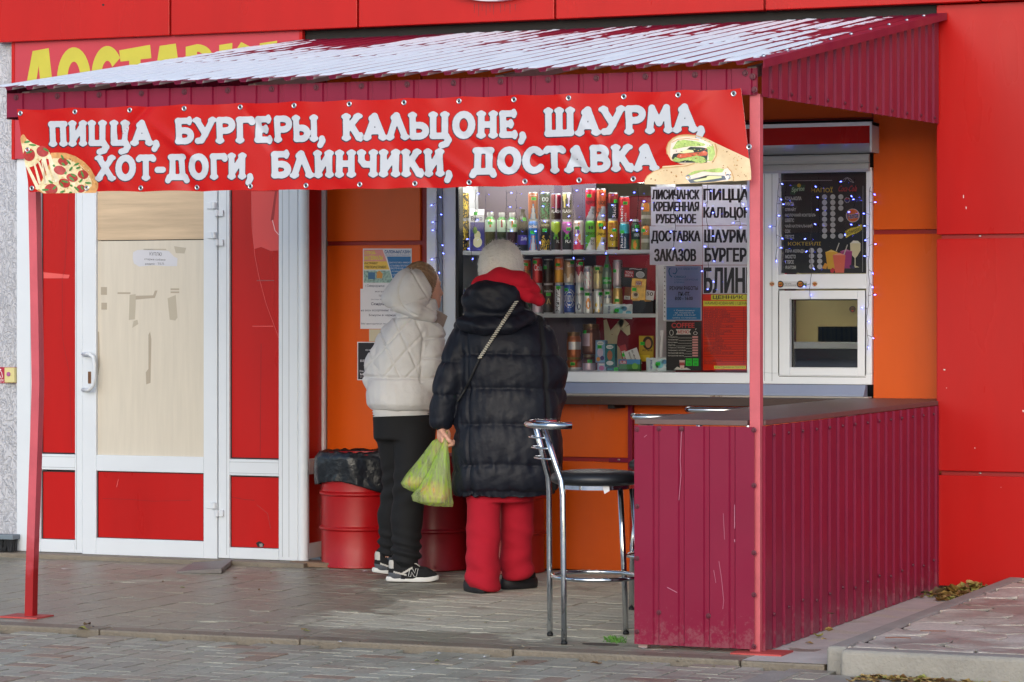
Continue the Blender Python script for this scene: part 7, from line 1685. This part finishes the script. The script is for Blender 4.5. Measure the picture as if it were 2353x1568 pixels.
# red hoodie: hood lying round the neck
TROC = S(172, 8, 36)
REDC = mat('red_fleece', S(196, 10, 40), .9, var=.05, vscale=20, bump=.15, bscale=200)
def red_f(P):
    f = chain(P, [A(1092, 680, .03), A(1110, 660, -.06), A(1150, 642, -.10), A(1195, 650, -.09), A(1222, 668, -.06), A(1238, 690, .02)], [.03, .05, .055, .055, .04, .03], .03)
    f = smin(f, chain(P, [A(1190, 668, -.10), A(1215, 680, -.10), A(1238, 692, -.06)], [.035, .035, .026], .02), .015)
    return np.maximum(f, -ell(P, A(1152, 612, .03), (.075, .085, .08)))
V, Q = nets(red_f, (-.2, -.24, A.z(730)), (.25, .16, A.z(600)), .006, 2); Nn = vnorm(V, Q)
V = V + Nn * (.004 * npnoise(V, (20, 20, 14)) - .006 * np.exp(-((V[:, 2] - A.z(662) + .22 * (V[:, 0] - .1)) / .006) ** 2) * (V[:, 0] > .06))[:, None]; body('hoodie', w1, V, Q, REDC)
# hat
HATM = mat('angora', S(242, 238, 230), .95, var=.05, vscale=30, bump=.7, bscale=160)
def hat_f(P):
    f = ell(P, A(1151, 606, .03), (.112, .118, .126)); f = smin(f, cap(P, A(1151, 612, .03), A(1151, 634, .03), .108, .110), .03)
    return np.maximum(f, A.z(646) - P[..., 2])
V, Q = nets(hat_f, (-.16, -.14, A.z(665)), (.16, .2, A.z(535)), .006, 2); Nn = vnorm(V, Q)
zc = V[:, 2] - A.z(575); V = V + Nn * (.003 * npnoise(V, (9, 9, 5)) + .0022 * np.random.RandomState(1).normal(size=len(V)) - .006 * np.exp(-((V[:, 0] + .01 + zc * .1) / .010) ** 2) * np.exp(-(zc / .05) ** 2) - .004 * np.exp(-((V[:, 0] + .055 + zc * .35) / .012) ** 2) * (zc > -.08))[:, None]
hat = body('hat', w1, V, Q, HATM)
fz = MB(); rs = np.random.RandomState(4)                                   # the fuzz
for k in rs.choice(len(V), 5200):
    p = Vector(V[k]); n = Vector(Nn[k]); t = Vector(rs.normal(size=3)) * .006; e = p + n * rs.uniform(.004, .011) + t; s = Vector(rs.normal(size=3)).normalized() * .0004
    fz.add([p - s, p + s, e], [(0, 1, 2)], HATM)
f_ = fz.build('fuzz'); f_.parent = hat
# strap
pts = []
for i in range(60):
    t = i / 59; u_ = 1187 + (1103 - 1187) * t; v_ = 693 + (822 - 693) * t; x, _, zz2 = A(u_, v_); pts.append(Vector((x, front_y(coatV, x, zz2, .02) - .010, zz2)))
for _ in range(4): pts = [pts[0]] + [(pts[i - 1] + pts[i] * 2 + pts[i + 1]) / 4 for i in range(1, 59)] + [pts[-1]]
m = MB(); SW, SB_ = flat(214, 208, 190, .6), flat(24, 24, 26, .6)
for i in range(59):
    a, b = pts[i], pts[i + 1]; dv = (b - a).normalized(); n = Vector((0, -1, 0)); s = dv.cross(n).normalized() * .0088
    sk = dv * .006
    m.loft([[a - s - sk, a - s * .6 + n * .005 - sk, a + s * .6 + n * .005 + sk, a + s + sk], [b - s - sk, b - s * .6 + n * .005 - sk, b + s * .6 + n * .005 + sk, b + s + sk]], SW if (i // 1) % 2 == 0 else SB_)
o = m.build('bag_strap'); o.parent = coat
pts = [A(1103, 822), A(1085, 862), A(1066, 900), A(1050, 925)]; P2 = []
for i in range(len(pts) - 1):
    for j in range(8): 
        t = j / 8; x = pts[i][0] + (pts[i + 1][0] - pts[i][0]) * t; zz2 = pts[i][2] + (pts[i + 1][2] - pts[i][2]) * t; P2.append((x, front_y(coatV, x, zz2, .02) - .003, zz2))
m = MB(); m.tube(P2, .006, SB_, 8); o = m.build('bag_strap', smooth=True); o.parent = coat
# trousers
TRO = mat('red_sweatpants', TROC, .9, var=.05, vscale=14, bump=.12, bscale=220)
def tro_f(P):
    f = slices(P, [(A.z(1150), A(1150, 0)[0], -.02, .170, .125), (A.z(1080), A(1155, 0)[0], 0, .18, .13), (A.z(960), A(1158, 0)[0], 0, .17, .12)], 2.2)
    a = chain(P, [A(1112, 1130, -.04), A(1110, 1220, -.09), A(1110, 1290, -.12), A(1112, 1328, -.13)], [.086, .080, .078, .086], .02)
    b = chain(P, [A(1190, 1130, .02), A(1188, 1220, .05), A(1186, 1280, .06), A(1187, 1306, .06)], [.083, .078, .076, .083], .02)
    a = np.maximum(a, A.z(1350) - P[..., 2] + .06 * np.abs(P[..., 0] - A(1112, 0)[0])); b = np.maximum(b, A.z(1330) - P[..., 2])
    return smin(smin(f, a, .02), b, .018)
V, Q = nets(tro_f, (-.3, -.3, A.z(1372)), (.26, .22, A.z(950)), .008, 2); Nn = vnorm(V, Q)
lowz = np.clip((A.z(1225) - V[:, 2]) / .22, 0, 1); lf = V[:, 0] < 0
bun = np.sin((V[:, 2] + .35 * V[:, 0] * np.where(lf, 1, -1)) * 62 + 1.5 * npnoise(V, (5, 5, 3))) * .009 * lowz ** 1.6
kf = np.exp(-((V[:, 2] - A.z(1235)) / .07) ** 2) * np.sin((V[:, 2] + .4 * V[:, 0]) * 70 + 2 * npnoise(V, (6, 6, 4))) * .003
V = V + Nn * (bun + kf + .004 * npnoise(V, (9, 9, 5)) + .002 * npnoise(V, (24, 24, 12)) * (1 + lowz))[:, None]; body('trousers', w1, V, Q, TRO)
# slippers
SHOE = mat('black_foam', S(26, 27, 32), .6, speck=S(120, 110, 100), speck_n=.76, speck_s=60)
def slipper(u, v, y, ang):
    c = A(u, v, y); m = MB(); n = 24
    def ring(zh, g_, y0=0): 
        out = []
        for k in range(n):
            a = 2 * math.pi * k / n; l = .125 if math.cos(a) > 0 else .105; x = math.cos(a) * l * g_; w = math.sin(a) * (.052 + .010 * math.cos(a)) * g_
            x = math.copysign(abs(math.cos(a)) ** .75, math.cos(a)) * l * g_; out.append((c[0] + (x + .03) * math.cos(ang) - w * math.sin(ang), c[1] + (x + .03) * math.sin(ang) + w * math.cos(ang), zh))
        return out
    m.loft([ring(.003, .95), ring(.006, 1.0), ring(.03, 1.03), ring(.052, .99), ring(.055, .93)], SHOE)
    o = m.build('sole', smooth=False, angle=50); o.parent = w1
    m = MB(); m.loft([ring(.055, .93), ring(.075, .90), ring(.095, .72), ring(.105, .4)], mat('black_suede', S(18, 18, 20), .9)); o2 = m.build('slipper', smooth=True); o2.parent = w1
slipper(1101, 1365, -.125, R(108)); slipper(1178, 1347, .075, R(40))

# ---------------------------------------------------------------- the woman in the pale quilted jacket
B = Fr(930, 15.3)
w2 = empty('person', B.o, 'woman with light brown hair in a cream quilted hooded jacket and black joggers', 'person', None, TH)
hd = B(974, 662, .03); ha = R(24)
bp2 = [nets(lambda P: head_f(P, hd, ha), np.array(hd) - (.15, .14, .2), np.array(hd) + (.15, .14, .16), .005)]
def trunk2(P):
    f = slices(P, [(.75, B(930, 0)[0], .02, .13, .12), (.95, B(930, 0)[0], .02, .13, .12), (1.2, B(935, 0)[0], .02, .12, .10), (1.36, B(950, 0)[0], .02, .13, .09), (1.44, B(965, 0)[0], .02, .05, .05)])
    f = smin(f, chain(P, [B(905, 960, .06), B(902, 1110, .13), B(893, 1290, .15)], [.05, .045, .032], .02), .03)
    return smin(f, chain(P, [B(950, 990, -.02), B(945, 1110, -.06), B(931, 1300, -.08)], [.05, .045, .032], .02), .03)
bp2.append(nets(trunk2, (-.3, -.25, .02), (.26, .3, 1.5), .016))
for s_ in (-1, 1):
    hw2 = (.09 + .03 * s_, .26 + .02 * s_, 1.02 + .02 * s_)
    bp2.append(nets(lambda P: hand_f(P, hw2, (.3 * -s_, .8, -.3), (.2, .2, .9), (-.6 * s_, .5, 0)), np.array(hw2) - .13, np.array(hw2) + .13, .005, 1))
V, Q = join(bp2); body('body', w2, V, Q, SKIN)
# eyes and lips
m = MB()
for s_ in (-1, 1):
    q_ = Vector((.0785, s_ * .031, .006)); p = Vector((hd[0] + q_.x * math.cos(ha) - q_.y * math.sin(ha), hd[1] + q_.x * math.sin(ha) + q_.y * math.cos(ha), hd[2] + q_.z)); m.ball(p, .006, flat(40, 30, 26, .2), 8)
o = m.build('eyes'); o.parent = w2
# hair
HAIR = mat('brown_hair', S(142, 112, 84), .45, var=.35, vscale=60, stretch=(1, 1, .12), bump=.5, bscale=90)
def hair_f(P):
    q_ = rotz(P, hd, ha); f = ell(q_, (-.026, 0, .030), (.100, .088, .110)); f = smin(f, ell(q_, (-.04, 0, -.05), (.075, .083, .09)), .03)
    return np.maximum(f, q_[..., 0] * .80 + (q_[..., 2] * -.30) - .047)
V, Q = nets(hair_f, np.array(hd) - (.16, .15, .2), np.array(hd) + (.16, .15, .2), .005, 1); Nn = vnorm(V, Q)
ph_ = np.arctan2(V[:, 1] - hd[1], V[:, 2] - hd[2] + .02); V = V + Nn * (.0022 * np.sin(ph_ * 34 + V[:, 0] * 30) + .0016 * np.sin(ph_ * 71 + 2))[:, None]; body('hair', w2, V, Q, HAIR)
# jacket
JK = mat('cream_nylon', S(208, 206, 205), .6, var=.03, vscale=14, bump=.35, bscale=46)
def jac_f(P):
    L = sorted([(B.z(v), ((a + b) / 2 - 930) * B.k, y_, (b - a) / 2 * B.k, ry) for v, a, b, y_, ry in ((938, 856, 998, .02, .155), (928, 848, 1002, .02, .175), (905, 847, 1002, .02, .18), (868, 854, 998, .02, .165), (820, 862, 998, .02, .165), (780, 876, 1000, .02, .155), (750, 892, 1004, .02, .14), (728, 906, 1006, .02, .12), (705, 924, 1003, .02, .09), (690, 934, 1000, .02, .075))])
    f = slices(P, L, 2.4)
    f = smin(f, chain(P, [B(902, 775, .04), B(872, 835, .04), B(864, 868, .08), B(890, 885, .24)], [.066, .064, .06, .05], .03), .035)
    f = smin(f, chain(P, [B(992, 770, -.03), B(992, 830, -.07), B(984, 880, -.05), B(1010, 895, .16)], [.066, .062, .058, .05], .03), .022)
    return f
V, Q = nets(jac_f, (-.3, -.27, B.z(960)), (.27, .4, B.z(665)), .0058, 1); Nn = vnorm(V, Q)
xx, zz3 = V[:, 0], V[:, 2]; arm = (xx > B(972, 0)[0]) & (zz3 < B.z(745)) & (zz3 > B.z(905)) & (V[:, 1] < .1)
def tri(t): return np.abs(t - np.floor(t) - .5) * 2
wq = .012 * npnoise(V, (5, 5, 5)); n1 = 1 - tri((xx * 1.0 + wq + (zz3 - 1.2) * .42) / .105 + .1); n2 = 1 - tri((xx * 1.05 - wq - (zz3 - 1.2) * .95 + .02) / .135 + .45)
gl = lambda n: np.exp(-(np.clip(1 - n, 0, 1) / .085) ** 2)
mid_ = (zz3 > B.z(868)) & (zz3 < B.z(722)) & ~arm
q1 = np.where(mid_, np.maximum(gl(n1), gl(n2)), 0)
hs = np.exp(-((zz3 - B.z(868) + .02 * xx) / .008) ** 2) * ~arm + np.exp(-((zz3 - B.z(728)) / .008) ** 2) * ~arm
az = np.where(arm, sum(np.exp(-((zz3 - B.z(v) - .10 * (xx - .15)) / .007) ** 2) for v in (778, 822, 868)), 0)
ln = np.exp(-((xx - B(970, 0)[0] - .04 * (zz3 - 1.2)) / .007) ** 2) * ((zz3 < B.z(760)) & (zz3 > B.z(880)) & (V[:, 1] < 0)) * .6
wr = npnoise(V, (44, 44, 44)) * .0018 * (1 + 1.6 * np.clip(hs + q1 + az, 0, 1)) + npnoise(V, (85, 85, 70)) * .0012 + npnoise(V, (14, 14, 10)) * .0045 + npnoise(V, (60, 60, 12)) * .0016 * np.clip(hs * 2 + (zz3 < B.z(868)) * .6 + arm * .5, 0, 1)
V = V + Nn * (.008 - .013 * np.clip(q1 * .75 + hs + az + ln, 0, 1.1) + wr)[:, None]
jacV = V; jac = body('jacket', w2, V, Q, JK)
m = MB(); rings = []
for z_ in np.linspace(B.z(956), B.z(932), 9):
    rb = .0035 * math.cos((z_ - B.z(956)) / (B.z(932) - B.z(956)) * math.pi * 8)
    f_ = (z_ - B.z(956)) / (B.z(932) - B.z(956)); rings.append([(B(926, 0)[0] + (.158 + .008 * f_ + rb) * math.copysign(abs(math.cos(a)) ** .85, math.cos(a)), .02 + (.140 + .01 * f_ + rb) * math.copysign(abs(math.sin(a)) ** .85, math.sin(a)), z_ + .006 * math.cos(a) - .004 * math.sin(a)) for a in [2 * math.pi * k / 60 for k in range(60)]])
m.loft(rings, JK); o = m.build('ribbed_hem', smooth=True); o.parent = jac
def jhood_f(P):
    f = ell(P, B(950, 664, -.005), (.122, .130, .118)); f = smin(f, ell(P, B(915, 686, -.02), (.085, .10, .062)), .05)
    f = smin(f, chain(P, [B(915, 706, -.09), B(955, 716, -.12), B(992, 728, -.075)], [.028, .034, .034], .02), .04)
    f = np.maximum(f, (P[..., 0] - B(956, 0)[0]) * .86 + (P[..., 2] - B.z(609)) * .51 - .012)
    return np.maximum(f, -np.maximum(ell(P, B(984, 660, .02), (.115, .10, .118)), -(P[..., 0] * .86 + P[..., 2] * .51 - (B(956, 0)[0] * .86 + B.z(609) * .51) + .06)))
V, Q = nets(jhood_f, (-.2, -.22, B.z(775)), (.25, .2, B.z(590)), .005, 2); Nn = vnorm(V, Q); xx, zz3 = V[:, 0], V[:, 2]
s1 = np.exp(-(((xx - B(956, 0)[0]) * .86 + (zz3 - B.z(609)) * .51 + .034) / .004) ** 2)
s2 = np.exp(-((np.hypot((xx - B(985, 0)[0]) / 1.0, (zz3 - B.z(668)) * 1.1) - .155) / .004) ** 2) * (xx < B(960, 0)[0])
s3 = np.exp(-((zz3 - B.z(700) - .28 * (xx - B(930, 0)[0])) / .004) ** 2) * .6
V = V + Nn * (.004 * npnoise(V, (12, 12, 12)) + .0016 * npnoise(V, (40, 40, 40)) + npnoise(V, (75, 75, 60)) * .0012 - .009 * np.clip(s1 + s2 + s3, 0, 1))[:, None]; body('hood', jac, V, Q, JK)
LIN = mat('jacket_lining', S(150, 136, 128), .6, bump=.2, bscale=60)
m = MB(); g1 = [B(998, 712, -.05), B(1012, 716, -.03), B(1029, 727, .0), B(1022, 745, -.01), B(1014, 768, -.03), B(1006, 756, -.05), B(1000, 738, -.06)]
m.loft([[(p[0], p[1], p[2]) for p in g1], [(p[0] - .004, p[1] + .022, p[2] + .002) for p in g1]], LIN); o = m.build('collar', bevel=.004); o.parent = jac
# joggers
JOG = mat('black_jersey', S(13, 14, 18), .85, var=.08, vscale=14, bump=.12, bscale=200)
def jog_f(P):
    f = slices(P, [(B.z(1010), B(928, 0)[0], .02, .160, .125), (B.z(960), B(930, 0)[0], .02, .168, .13), (B.z(935), B(928, 0)[0], .02, .15, .12)], 2.2)
    a = chain(P, [B(903, 1000, .06), B(912, 1110, .12), B(899, 1190, .15), B(897, 1262, .16), B(902, 1282, .16)], [.094, .076, .074, .066, .046], .02)
    b = chain(P, [B(950, 1000, -.02), B(945, 1110, -.06), B(936, 1190, -.08), B(934, 1272, -.09), B(932, 1297, -.09)], [.098, .086, .080, .072, .050], .02)
    a = np.maximum(a, B.z(1284) - P[..., 2]); b = np.maximum(b, B.z(1301) - P[..., 2])
    return smin(smin(f, a, .03), b, .02)
V, Q = nets(jog_f, (-.28, -.24, B.z(1315)), (.25, .3, B.z(925)), .0075, 2); Nn = vnorm(V, Q)
lowz = np.exp(-((V[:, 2] - B.z(1262)) / .085) ** 2); kn = np.exp(-((V[:, 2] - B.z(1120)) / .10) ** 2)
V = V + Nn * (np.sin((V[:, 2] + .25 * V[:, 0]) * 120 + 2 * npnoise(V, (6, 6, 4))) * .009 * lowz + np.sin((V[:, 2] - .5 * V[:, 0]) * 75 + 2 * npnoise(V, (5, 5, 5))) * .006 * kn + .004 * npnoise(V, (9, 9, 6)))[:, None]; body('joggers', w2, V, Q, JOG)
SOCK = mat('grey_sock', S(52, 58, 68), .95, var=.2, vscale=60)
for u_, v_, y_ in ((898, 1290, .16), (931, 1306, -.09)):
    m = MB(); m.tube([B(u_ - 2, v_ + 20, y_), B(u_ + 2, v_ - 34, y_)], [.045, .043], SOCK, 18); o = m.build('sock', smooth=True); o.parent = w2
def shoe(c, ang, tilt=0.):
    """trainer, heel at the origin and toe along +x"""
    T = lambda V_: np.stack([c[0] + (V_[:, 0] * math.cos(ang) - V_[:, 1] * math.sin(ang)), c[1] + (V_[:, 0] * math.sin(ang) + V_[:, 1] * math.cos(ang)), c[2] + V_[:, 2] + tilt * np.clip(.2 - V_[:, 0], 0, 1)], 1)
    wd = lambda x: .034 + .012 * np.exp(-((x - .2) / .06) ** 2) + .004 * np.exp(-((x - .04) / .05) ** 2)
    def up(P):
        q_ = P.copy(); f = chain(q_, [(.045, 0, .045), (.12, 0, .048), (.19, 0, .036), (.235, 0, .026)], [.040, .042, .038, .030], .03)
        f = smin(f, cap(q_, (.045, 0, .06), (.040, 0, .098), .038, .036), .02); f = smin(f, cap(q_, (.09, 0, .07), (.125, 0, .085), .034, .028), .03)
        f = np.maximum(f, .02 - q_[..., 2]); return np.maximum(f, -cap(q_, (.058, 0, .085), (.062, 0, .16), .032, .036))
    V, Q = nets(up, (-.02, -.07, .0), (.29, .07, .16), .003, 1); ctr = V[Q].mean(1); x, y_, z_ = ctr.T
    fm = np.zeros(len(Q), int); fm[(x < .03) & (z_ > .075) & (z_ < .118)] = 1; fm[(x < .07) & (z_ < .052)] = 2; fm[(x > .075) & (np.abs(z_ - .062 + (x - .10) * -.6) < .006) & (x < .13) & (z_ > .045)] = 1
    fm[(np.abs(z_ - .050 + (x - .06) * .25) < .0045) & (x > .03) & (x < .10)] = 1
    SUE = mat('shoe_suede', S(20, 20, 23), .9); GRY = mat('shoe_grey', S(188, 184, 178), .7); MESH = mat('shoe_mesh', S(84, 88, 96), .6)
    o = body('shoe', w2, T(V), Q, None, [SUE, GRY, MESH], fm)
    m = MB(); n = 40
    def ring(z_, g_, lift=0):
        out = []
        for k in range(n):
            a = 2 * math.pi * k / n; x = .13 + .14 * math.copysign(abs(math.cos(a)) ** .8, math.cos(a)) * g_; w = (.036 + .012 * math.exp(-((x - .2) / .07) ** 2)) * math.copysign(abs(math.sin(a)) ** .7, math.sin(a)) * g_; out.append((x, w, z_ + lift * (max(0, x - .22) * .7 + .008 * (x < .1))))
        return out
    m.loft([ring(.003, .95, .25), ring(.006, 1., .3), ring(.016, 1.01, .4), ring(.028, .98, .3)], flat(212, 212, 210, .5)); m.v = [tuple(v) for v in T(np.array(m.v))]; s_ = m.build('sole', angle=50); s_.parent = o
    m = MB(); m.loft([ring(.0, .93, .3), ring(.004, .96, .3)], flat(60, 50, 40)); m.v = [tuple(v) for v in T(np.array(m.v))]; s_ = m.build('outsole'); s_.parent = o
    m = MB(); LAC = flat(176, 170, 162)
    for k in range(4):
        x0 = .118 + k * .022; z0 = .110 - k * .014; m.tube([(x0, -.026, z0 - .014), (x0 + .006, -.008, z0 - .001), (x0 + .010, .012, z0 - .002)], .0036, LAC, 6)
    m.tube([(.118, -.024, .100), (.13, -.036, .122), (.152, -.03, .126), (.14, -.022, .112)], .0032, LAC, 6); m.tube([(.12, -.024, .10), (.15, -.044, .10), (.17, -.046, .085)], .003, LAC, 6)
    m.v = [tuple(v) for v in T(np.array(m.v))]; s_ = m.build('laces', smooth=True); s_.parent = o
    m = MB(); Wm = flat(214, 214, 212)
    npts = [(.108, .034), (.117, .074), (.130, .074), (.142, .051), (.147, .074), (.160, .074), (.151, .034), (.138, .034), (.126, .057), (.121, .034)]
    def onsh(x, z_, off): 
        sel = np.hypot(V[:, 0] - x, V[:, 2] - z_) < .012; yv = V[sel][:, 1].min() if sel.any() else -.044
        return (x, yv - off, z_)
    m.tube([onsh(x, z_, .0015) for x, z_ in npts], .0016, Wm, 5, closed=True); m.v = [tuple(v) for v in T(np.array(m.v))]; s_ = m.build('letter_mark'); s_.parent = o
p = B(893, 0, -.10); shoe((p[0], -.10, .001), R(2)); p = B(856, 0, .15); shoe((p[0] - .0, .15, .006), R(8), .10)

# ---------------------------------------------------------------- green carrier bag with bread
FILM = bpy.data.materials.new('green_film'); FILM.use_nodes = True
nt = FILM.node_tree; N = nt.nodes; Lk = nt.links; pb = N['Principled BSDF']; pb.inputs['Roughness'].default_value = .22; pb.inputs['Specular IOR Level'].default_value = .6
tcn = N.new('ShaderNodeTexCoord'); sxx = N.new('ShaderNodeTexNoise'); sxx.inputs['Scale'].default_value = 12; sxx.inputs['Detail'].default_value = 3; mpn = N.new('ShaderNodeMapping'); mpn.inputs['Scale'].default_value = (5, 5, .45)
Lk.new(tcn.outputs['Object'], mpn.inputs[0]); Lk.new(mpn.outputs[0], sxx.inputs['Vector'])
rp_ = N.new('ShaderNodeValToRGB'); rp_.color_ramp.elements[0].position = .38; rp_.color_ramp.elements[0].color = S(196, 236, 96); rp_.color_ramp.elements[1].position = .62; rp_.color_ramp.elements[1].color = S(240, 250, 206); Lk.new(sxx.outputs['Fac'], rp_.inputs[0]); Lk.new(rp_.outputs[0], pb.inputs['Base Color'])
tl = N.new('ShaderNodeBsdfTranslucent'); Lk.new(rp_.outputs[0], tl.inputs[0]); m1 = N.new('ShaderNodeMixShader'); m1.inputs[0].default_value = .45; Lk.new(pb.outputs[0], m1.inputs[1]); Lk.new(tl.outputs[0], m1.inputs[2])
tp = N.new('ShaderNodeBsdfTransparent'); tp.inputs[0].default_value = S(236, 244, 206); m2 = N.new('ShaderNodeMixShader')
mrn = N.new('ShaderNodeMapRange'); mrn.inputs['From Min'].default_value = .35; mrn.inputs['From Max'].default_value = .65; mrn.inputs['To Min'].default_value = .34; mrn.inputs['To Max'].default_value = .78; Lk.new(sxx.outputs['Fac'], mrn.inputs[0]); Lk.new(mrn.outputs[0], m2.inputs[0])
Lk.new(m1.outputs[0], m2.inputs[1]); Lk.new(tp.outputs[0], m2.inputs[2]); Lk.new(m2.outputs[0], N['Material Output'].inputs[0])
bag = empty('carrier_bag', A.o + Vector((0, 0, 0)), 'translucent green carrier bag with bread held in a hand', 'bag', None, TH)
def lobe(rows, y0, dep, name, ph):
    n = 120; rings = []; rows2 = []
    for (v0, a0, b0), (v1, a1, b1) in zip(rows, rows[1:]):
        for j in range(6): t = j / 6; rows2.append((v0 + (v1 - v0) * t, a0 + (a1 - a0) * t, b0 + (b1 - b0) * t))
    rows2.append(rows[-1])
    for (v, a, b) in rows2:
        cx_, rx = ((a + b) / 2 - A.u) * A.k, (b - a) / 2 * A.k; f = min(1, (v - rows[0][0]) / 60); ring = []
        for k in range(n):
            an = 2 * math.pi * k / n; rg = 1 + (.045 * math.sin(an * 7 + ph + .6 * math.sin(v * .05)) + .018 * math.sin(an * 15 + 2 * ph) + .02 * math.sin(an * 5 + v * .11)) * (1.15 - .5 * f)
            e = .72
            ring.append((cx_ + rx * rg * math.copysign(abs(math.cos(an)) ** .9, math.cos(an)), y0 + (min(rx * .7, dep) + .004) * rg * math.copysign(abs(math.sin(an)) ** e, math.sin(an)), A.z(v) - .05 * (math.cos(an) * rx) * (v > 1120)))
        rings.append(ring)
    m = MB(); m.loft(rings, FILM); o = m.build(name, smooth=True); o.parent = bag; return o
yb = -.085
lobe([(1000, 1020, 1026), (1013, 994, 1020), (1040, 974, 1014), (1070, 950, 1008), (1095, 930, 1002), (1110, 921, 992), (1121, 928, 986), (1129, 944, 980)], yb + .06, .06, 'bag_film', 1.)
lobe([(992, 1025, 1029), (1012, 1019, 1030), (1030, 1011, 1031), (1060, 996, 1034), (1090, 980, 1036), (1115, 965, 1038), (1138, 947, 1040), (1150, 950, 1042), (1160, 985, 1040)], yb - .02, .075, 'bag_film', 2.3)
m = MB(); m.tube([A(1026, 1000, yb), A(1027, 992, yb + .0), A(1022, 985, yb + .02), A(1014, 994, yb + .05), A(1008, 1006, yb + .06)], [.006, .007, .008, .007, .006], FILM, 8); o = m.build('handle', smooth=True); o.parent = bag
BREAD = mat('bread', S(206, 150, 84), .7, var=.35, vscale=16, speck=S(226, 206, 176), speck_n=.56, speck_s=14)
def bread(cn, rx, lab):
    V, Q = nets(lambda P: ell(P, cn, rx), np.array(cn) - np.array(rx) - .02, np.array(cn) + np.array(rx) + .02, .008, 1); Nn = vnorm(V, Q); V = V + Nn * (.006 * npnoise(V, (26, 26, 26)))[:, None]
    o = body('bread', None, V, Q, BREAD); o.location = A.o; o.rotation_euler = (0, 0, TH); tag(o, lab, 'bread', 'bread in the carrier bag')
bread(A(1002, 1128, yb - .02), (.076, .05, .056), 'larger lump of bread seen through the front of the green bag'); bread(A(952, 1108, yb + .06), (.055, .035, .034), 'brown bread end showing in the left fold of the green bag')
